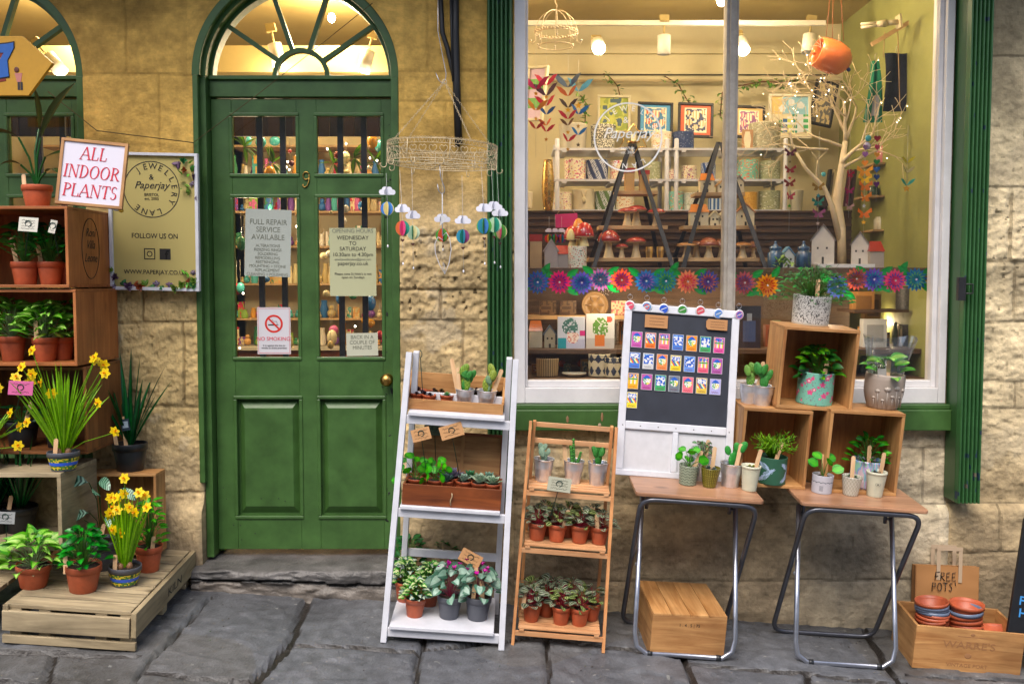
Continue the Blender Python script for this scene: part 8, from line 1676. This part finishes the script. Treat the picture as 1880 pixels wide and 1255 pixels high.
# ivy garlands along the pipe
def ivygar(L_, Y, label, n=60):
    ps = [at(a, b, Y) for a, b in L_]; m = MB(); m.tube(ps, .003, 5, C('6a3a20')); r5 = random.Random(int(L_[0][0]))
    for k in range(n):
        q = r5.random() * (len(ps) - 1); i = int(q); p = ps[i].lerp(ps[i + 1], q - i); p = p + V((r5.gauss(0, .012), r5.gauss(0, .012), r5.gauss(-.008, .016))); c = r5.choice(((C('4f7a2c'), C('6f9a44')), (C('3a6420'), C('5f8a3c')), (C('7a9a4c'), C('a0b870'))))
        m.leaf(p, (r5.uniform(-1, 1), r5.uniform(-.8, .1), r5.uniform(-1, .5)), .026, .024, 'ivy', c, .3, .1)
    solo('ivy_garland', m, M['leaf'], label, 'garland', group='artificial ivy garlands')
ivygar([(1220, 140), (1245, 155), (1262, 185), (1275, 196)], 1.3, 'short ivy spray drooping above the orange balloon picture', 44); ivygar([(1322, 215), (1326, 170), (1345, 160), (1400, 150), (1440, 152), (1470, 146)], 1.3, 'long ivy garland running right from the mullion along the pipe', 90); ivygar([(1108, 135), (1120, 142), (1134, 158), (1138, 175)], 1.3, 'ivy sprig behind the bright spotlight', 30); ivygar([(1066, 175), (1076, 190), (1074, 225)], 1.2, 'ivy trailing behind the large grey pot', 30)
m = MB(); a, b = at(968, 149, 1.42), at(1520, 149, 1.42); m.tube([a, b], .008, 8, C('b8a880')); a, b = at(968, 137, 1.44), at(1520, 138, 1.44); m.tube([a, b], .004, 6, C('3a342a')); solo('wall_pipe', m, M['vc'], 'cream pipe and dark cable running along the back wall', 'pipe')
# wire dome at the upper left
p = at(1021, 62, .28); s = sc(.28); rr = 38 / s; t = thing('wire_dome', 'cream wire dome chandelier hanging at the upper left of the window', 'hanging ornament', p)
for z, r_ in ((0, 1), (-22 / s, .82)):
    m = MB(); m.tube([(rr * r_ * cos(a), rr * r_ * sin(a), z) for a in [2 * pi * k / 30 for k in range(30)]], .0022, 5, closed=True); part('hoop', m, M['cream'], t)
for k in range(8):
    a = 2 * pi * k / 8; m = MB(); m.tube([(rr * sin(q) * cos(a), rr * sin(q) * sin(a), 42 / s * cos(q)) for q in [pi / 2 * j / 7 for j in range(8)]] + [(rr * .98 * cos(a), rr * .98 * sin(a), -.03), (rr * 1.15 * cos(a), rr * 1.15 * sin(a), -.05), (rr * 1.2 * cos(a), rr * 1.2 * sin(a), -.035)], .0016, 5); part('rib', m, M['cream'], t)
    m = MB(); m.ell((rr * 1.2 * cos(a), rr * 1.2 * sin(a), -.03), (.005,) * 3, col=C('d8d0c0')); part('bead', m, M['vcgloss'], t)
    m = MB()
    for j in range(5): m.ell((rr * cos(a + j * .15), rr * sin(a + j * .15), .006 + .003 * (j % 2)), (.006, .003, .005), (0, j, 0), 6, 4)
    part('flower_trim', m, M['cream'], t)
m = MB(); m.tube([(0, 0, 42 / s), (.004, 0, 50 / s), (-.006, 0, 56 / s), (0, 0, 90 / s)], .0016, 5); part('hanger', m, M['cream'], t)
# orange hanging pot, lamp, towels, bags
p = at(1530, 106, .42); s = sc(.42); t = thing('hanging_pot', 'tilted orange ceramic hanging pot near the upper right of the window', 'hanging pot', p, (R(8), R(-72), 0)); q = 1 / s
m = MB(); m.lathe([(.0002, -30 * q), (16 * q, -29 * q), (26 * q, -18 * q), (30 * q, 0), (29 * q, 22 * q), (26 * q, 34 * q), (24 * q, 35 * q), (26 * q, 22 * q), (26 * q, 0)], 32, C('d8743c')); part('pot', m, M['vcgloss'], t); m = MB(); m.ell((-4 * q, 0, 38 * q), (5 * q,) * 3, col=C('d8743c')); part('lug', m, M['vcgloss'], t)
m = MB(); [m.tube([at(a, b, .42), at(c_, d_, .42)], .0016, 4, C('8a4a24')) for a, b, c_, d_ in ((1515, 88, 1526, -30), (1528, 86, 1530, -30), (1549, 76, 1542, -30))]; solo('pot_hanger', m, M['vc'], 'three thin cords holding the orange hanging pot', 'cord')
p = at(1598, 46, .35); t = thing('fluorescent_lamp', 'unlit white twin tube lamp sticking out of the olive side wall', 'lamp', p, (0, R(-6), 0)); m = MB()
for z in (-.008, .008): m.tube([(-.045, 0, z), (.035, 0, z * .9)], .0065, 10, C('d8ccb0'))
part('tubes', m, M['vcgloss'], t); m = MB(); m.tube([(.03, 0, 0), (.075, 0, 0)], [.014, .018], 14, C('c8bc9c')); m.tube([(.076, 0, 0), (.13, 0, 0)], .013, 12, C('b8ac8c')); part('holder', m, M['vc'], t); m = MB(); m.bx(.13, .14, -.03, .03, -.03, .03, C('c0b490')); part('backplate', m, M['vc'], t)
def cloth(label, px0, px1, y0, y1, Y, c, fl_, nm='tea_towel', cat='towel', c2=None, shape=None):
    n = 18; a, b = at(px0, y0, Y), at(px1, y1, Y); W3 = (b.x - a.x); H3 = a.z - b.z; t = thing(nm, label, cat, ((a.x + b.x) / 2, Y, a.z)); vs = []; cs = []
    for j in range(n + 1):
        v = j / n; wv = shape(v) if shape else 1
        for i in range(n + 1): u = i / n - .5; vs.append((u * W3 * wv + .006 * sin(v * 4), .010 * sin(u * fl_ * 6.28 + v * 2) * (1 - .4 * v), -v * H3))
    fs = []
    for j in range(n):
        for i in range(n): q = j * (n + 1) + i; fs.append((q, q + n + 1, q + n + 2, q + 1)); cs.append(c2 if c2 and .35 < i / n < .75 and .5 < j / n < .85 else c)
    m = MB(); m.add(vs, fs, None, True, cs); part('fabric', m, M['paper'], t); m = MB(); m.tube([(0, 0, -.002), (.0, 0, .03), (.008, 0, .035)], .0015, 5, (.5, .45, .35)); part('hook', m, M['vc'], t)
cloth('emerald green tea towel hanging pinched from a hook behind the white tree', 1588, 1622, 112, 225, .55, C('157a58'), 1.5, c2=C('a8a8b0'), shape=lambda v: .35 + .65 * v)
cloth('dark navy tote bag hanging on the right side of the window', 1624, 1664, 98, 205, .5, C('141a28'), 1, 'tote_bag', 'bag'); cloth('second dark navy bag behind the first near the olive wall', 1640, 1672, 80, 200, .75, C('10151f'), 1, 'tote_bag', 'bag')
m = MB(); a = at(1600, 82, .5); b = at(1668, 42, .5); m.beam(a, b, .02, .02); m.tube([at(1624, 60, .5), at(1622, 105, .5)], .002, 4); m.tube([at(1648, 48, .5), at(1652, 195, .45)], .0025, 4); solo('hanging_rail', m, M['paleboard'], 'short wooden rail holding the towels by the olive wall', 'rail')
p = at(1300, 300, .9)
# gold star lantern on the left ladder
p = at(1163, 252, .5); t = thing('candle_lantern', 'brass star shaped candle lantern standing on top of the left ladder', 'lantern', p); m = MB(); s = sc(.5)
m.tube([((28 if j % 2 == 0 else 17) / s * sin(2 * pi * j / 12), 0, (28 if j % 2 == 0 else 17) / s * cos(2 * pi * j / 12) - .01) for j in range(12)], .004, 5, closed=True); part('star_frame', m, M['gold'], t); m = MB(); m.lathe([(.0002, -.03), (.03, -.028), (.034, -.022), (.028, -.024), (.0002, -.026)], 20); part('dish', m, M['gold'], t); m = MB(); m.lathe([(.011, -.026), (.011, .014), (.0002, .016)], 14, C('d8d0b0')); part('candle', m, M['vc'], t)
# foliage sprigs lying in the display
ivygar([(1424, 480), (1440, 470), (1450, 482)], .22, 'white tipped sprig beside the blue glass jar', 26)
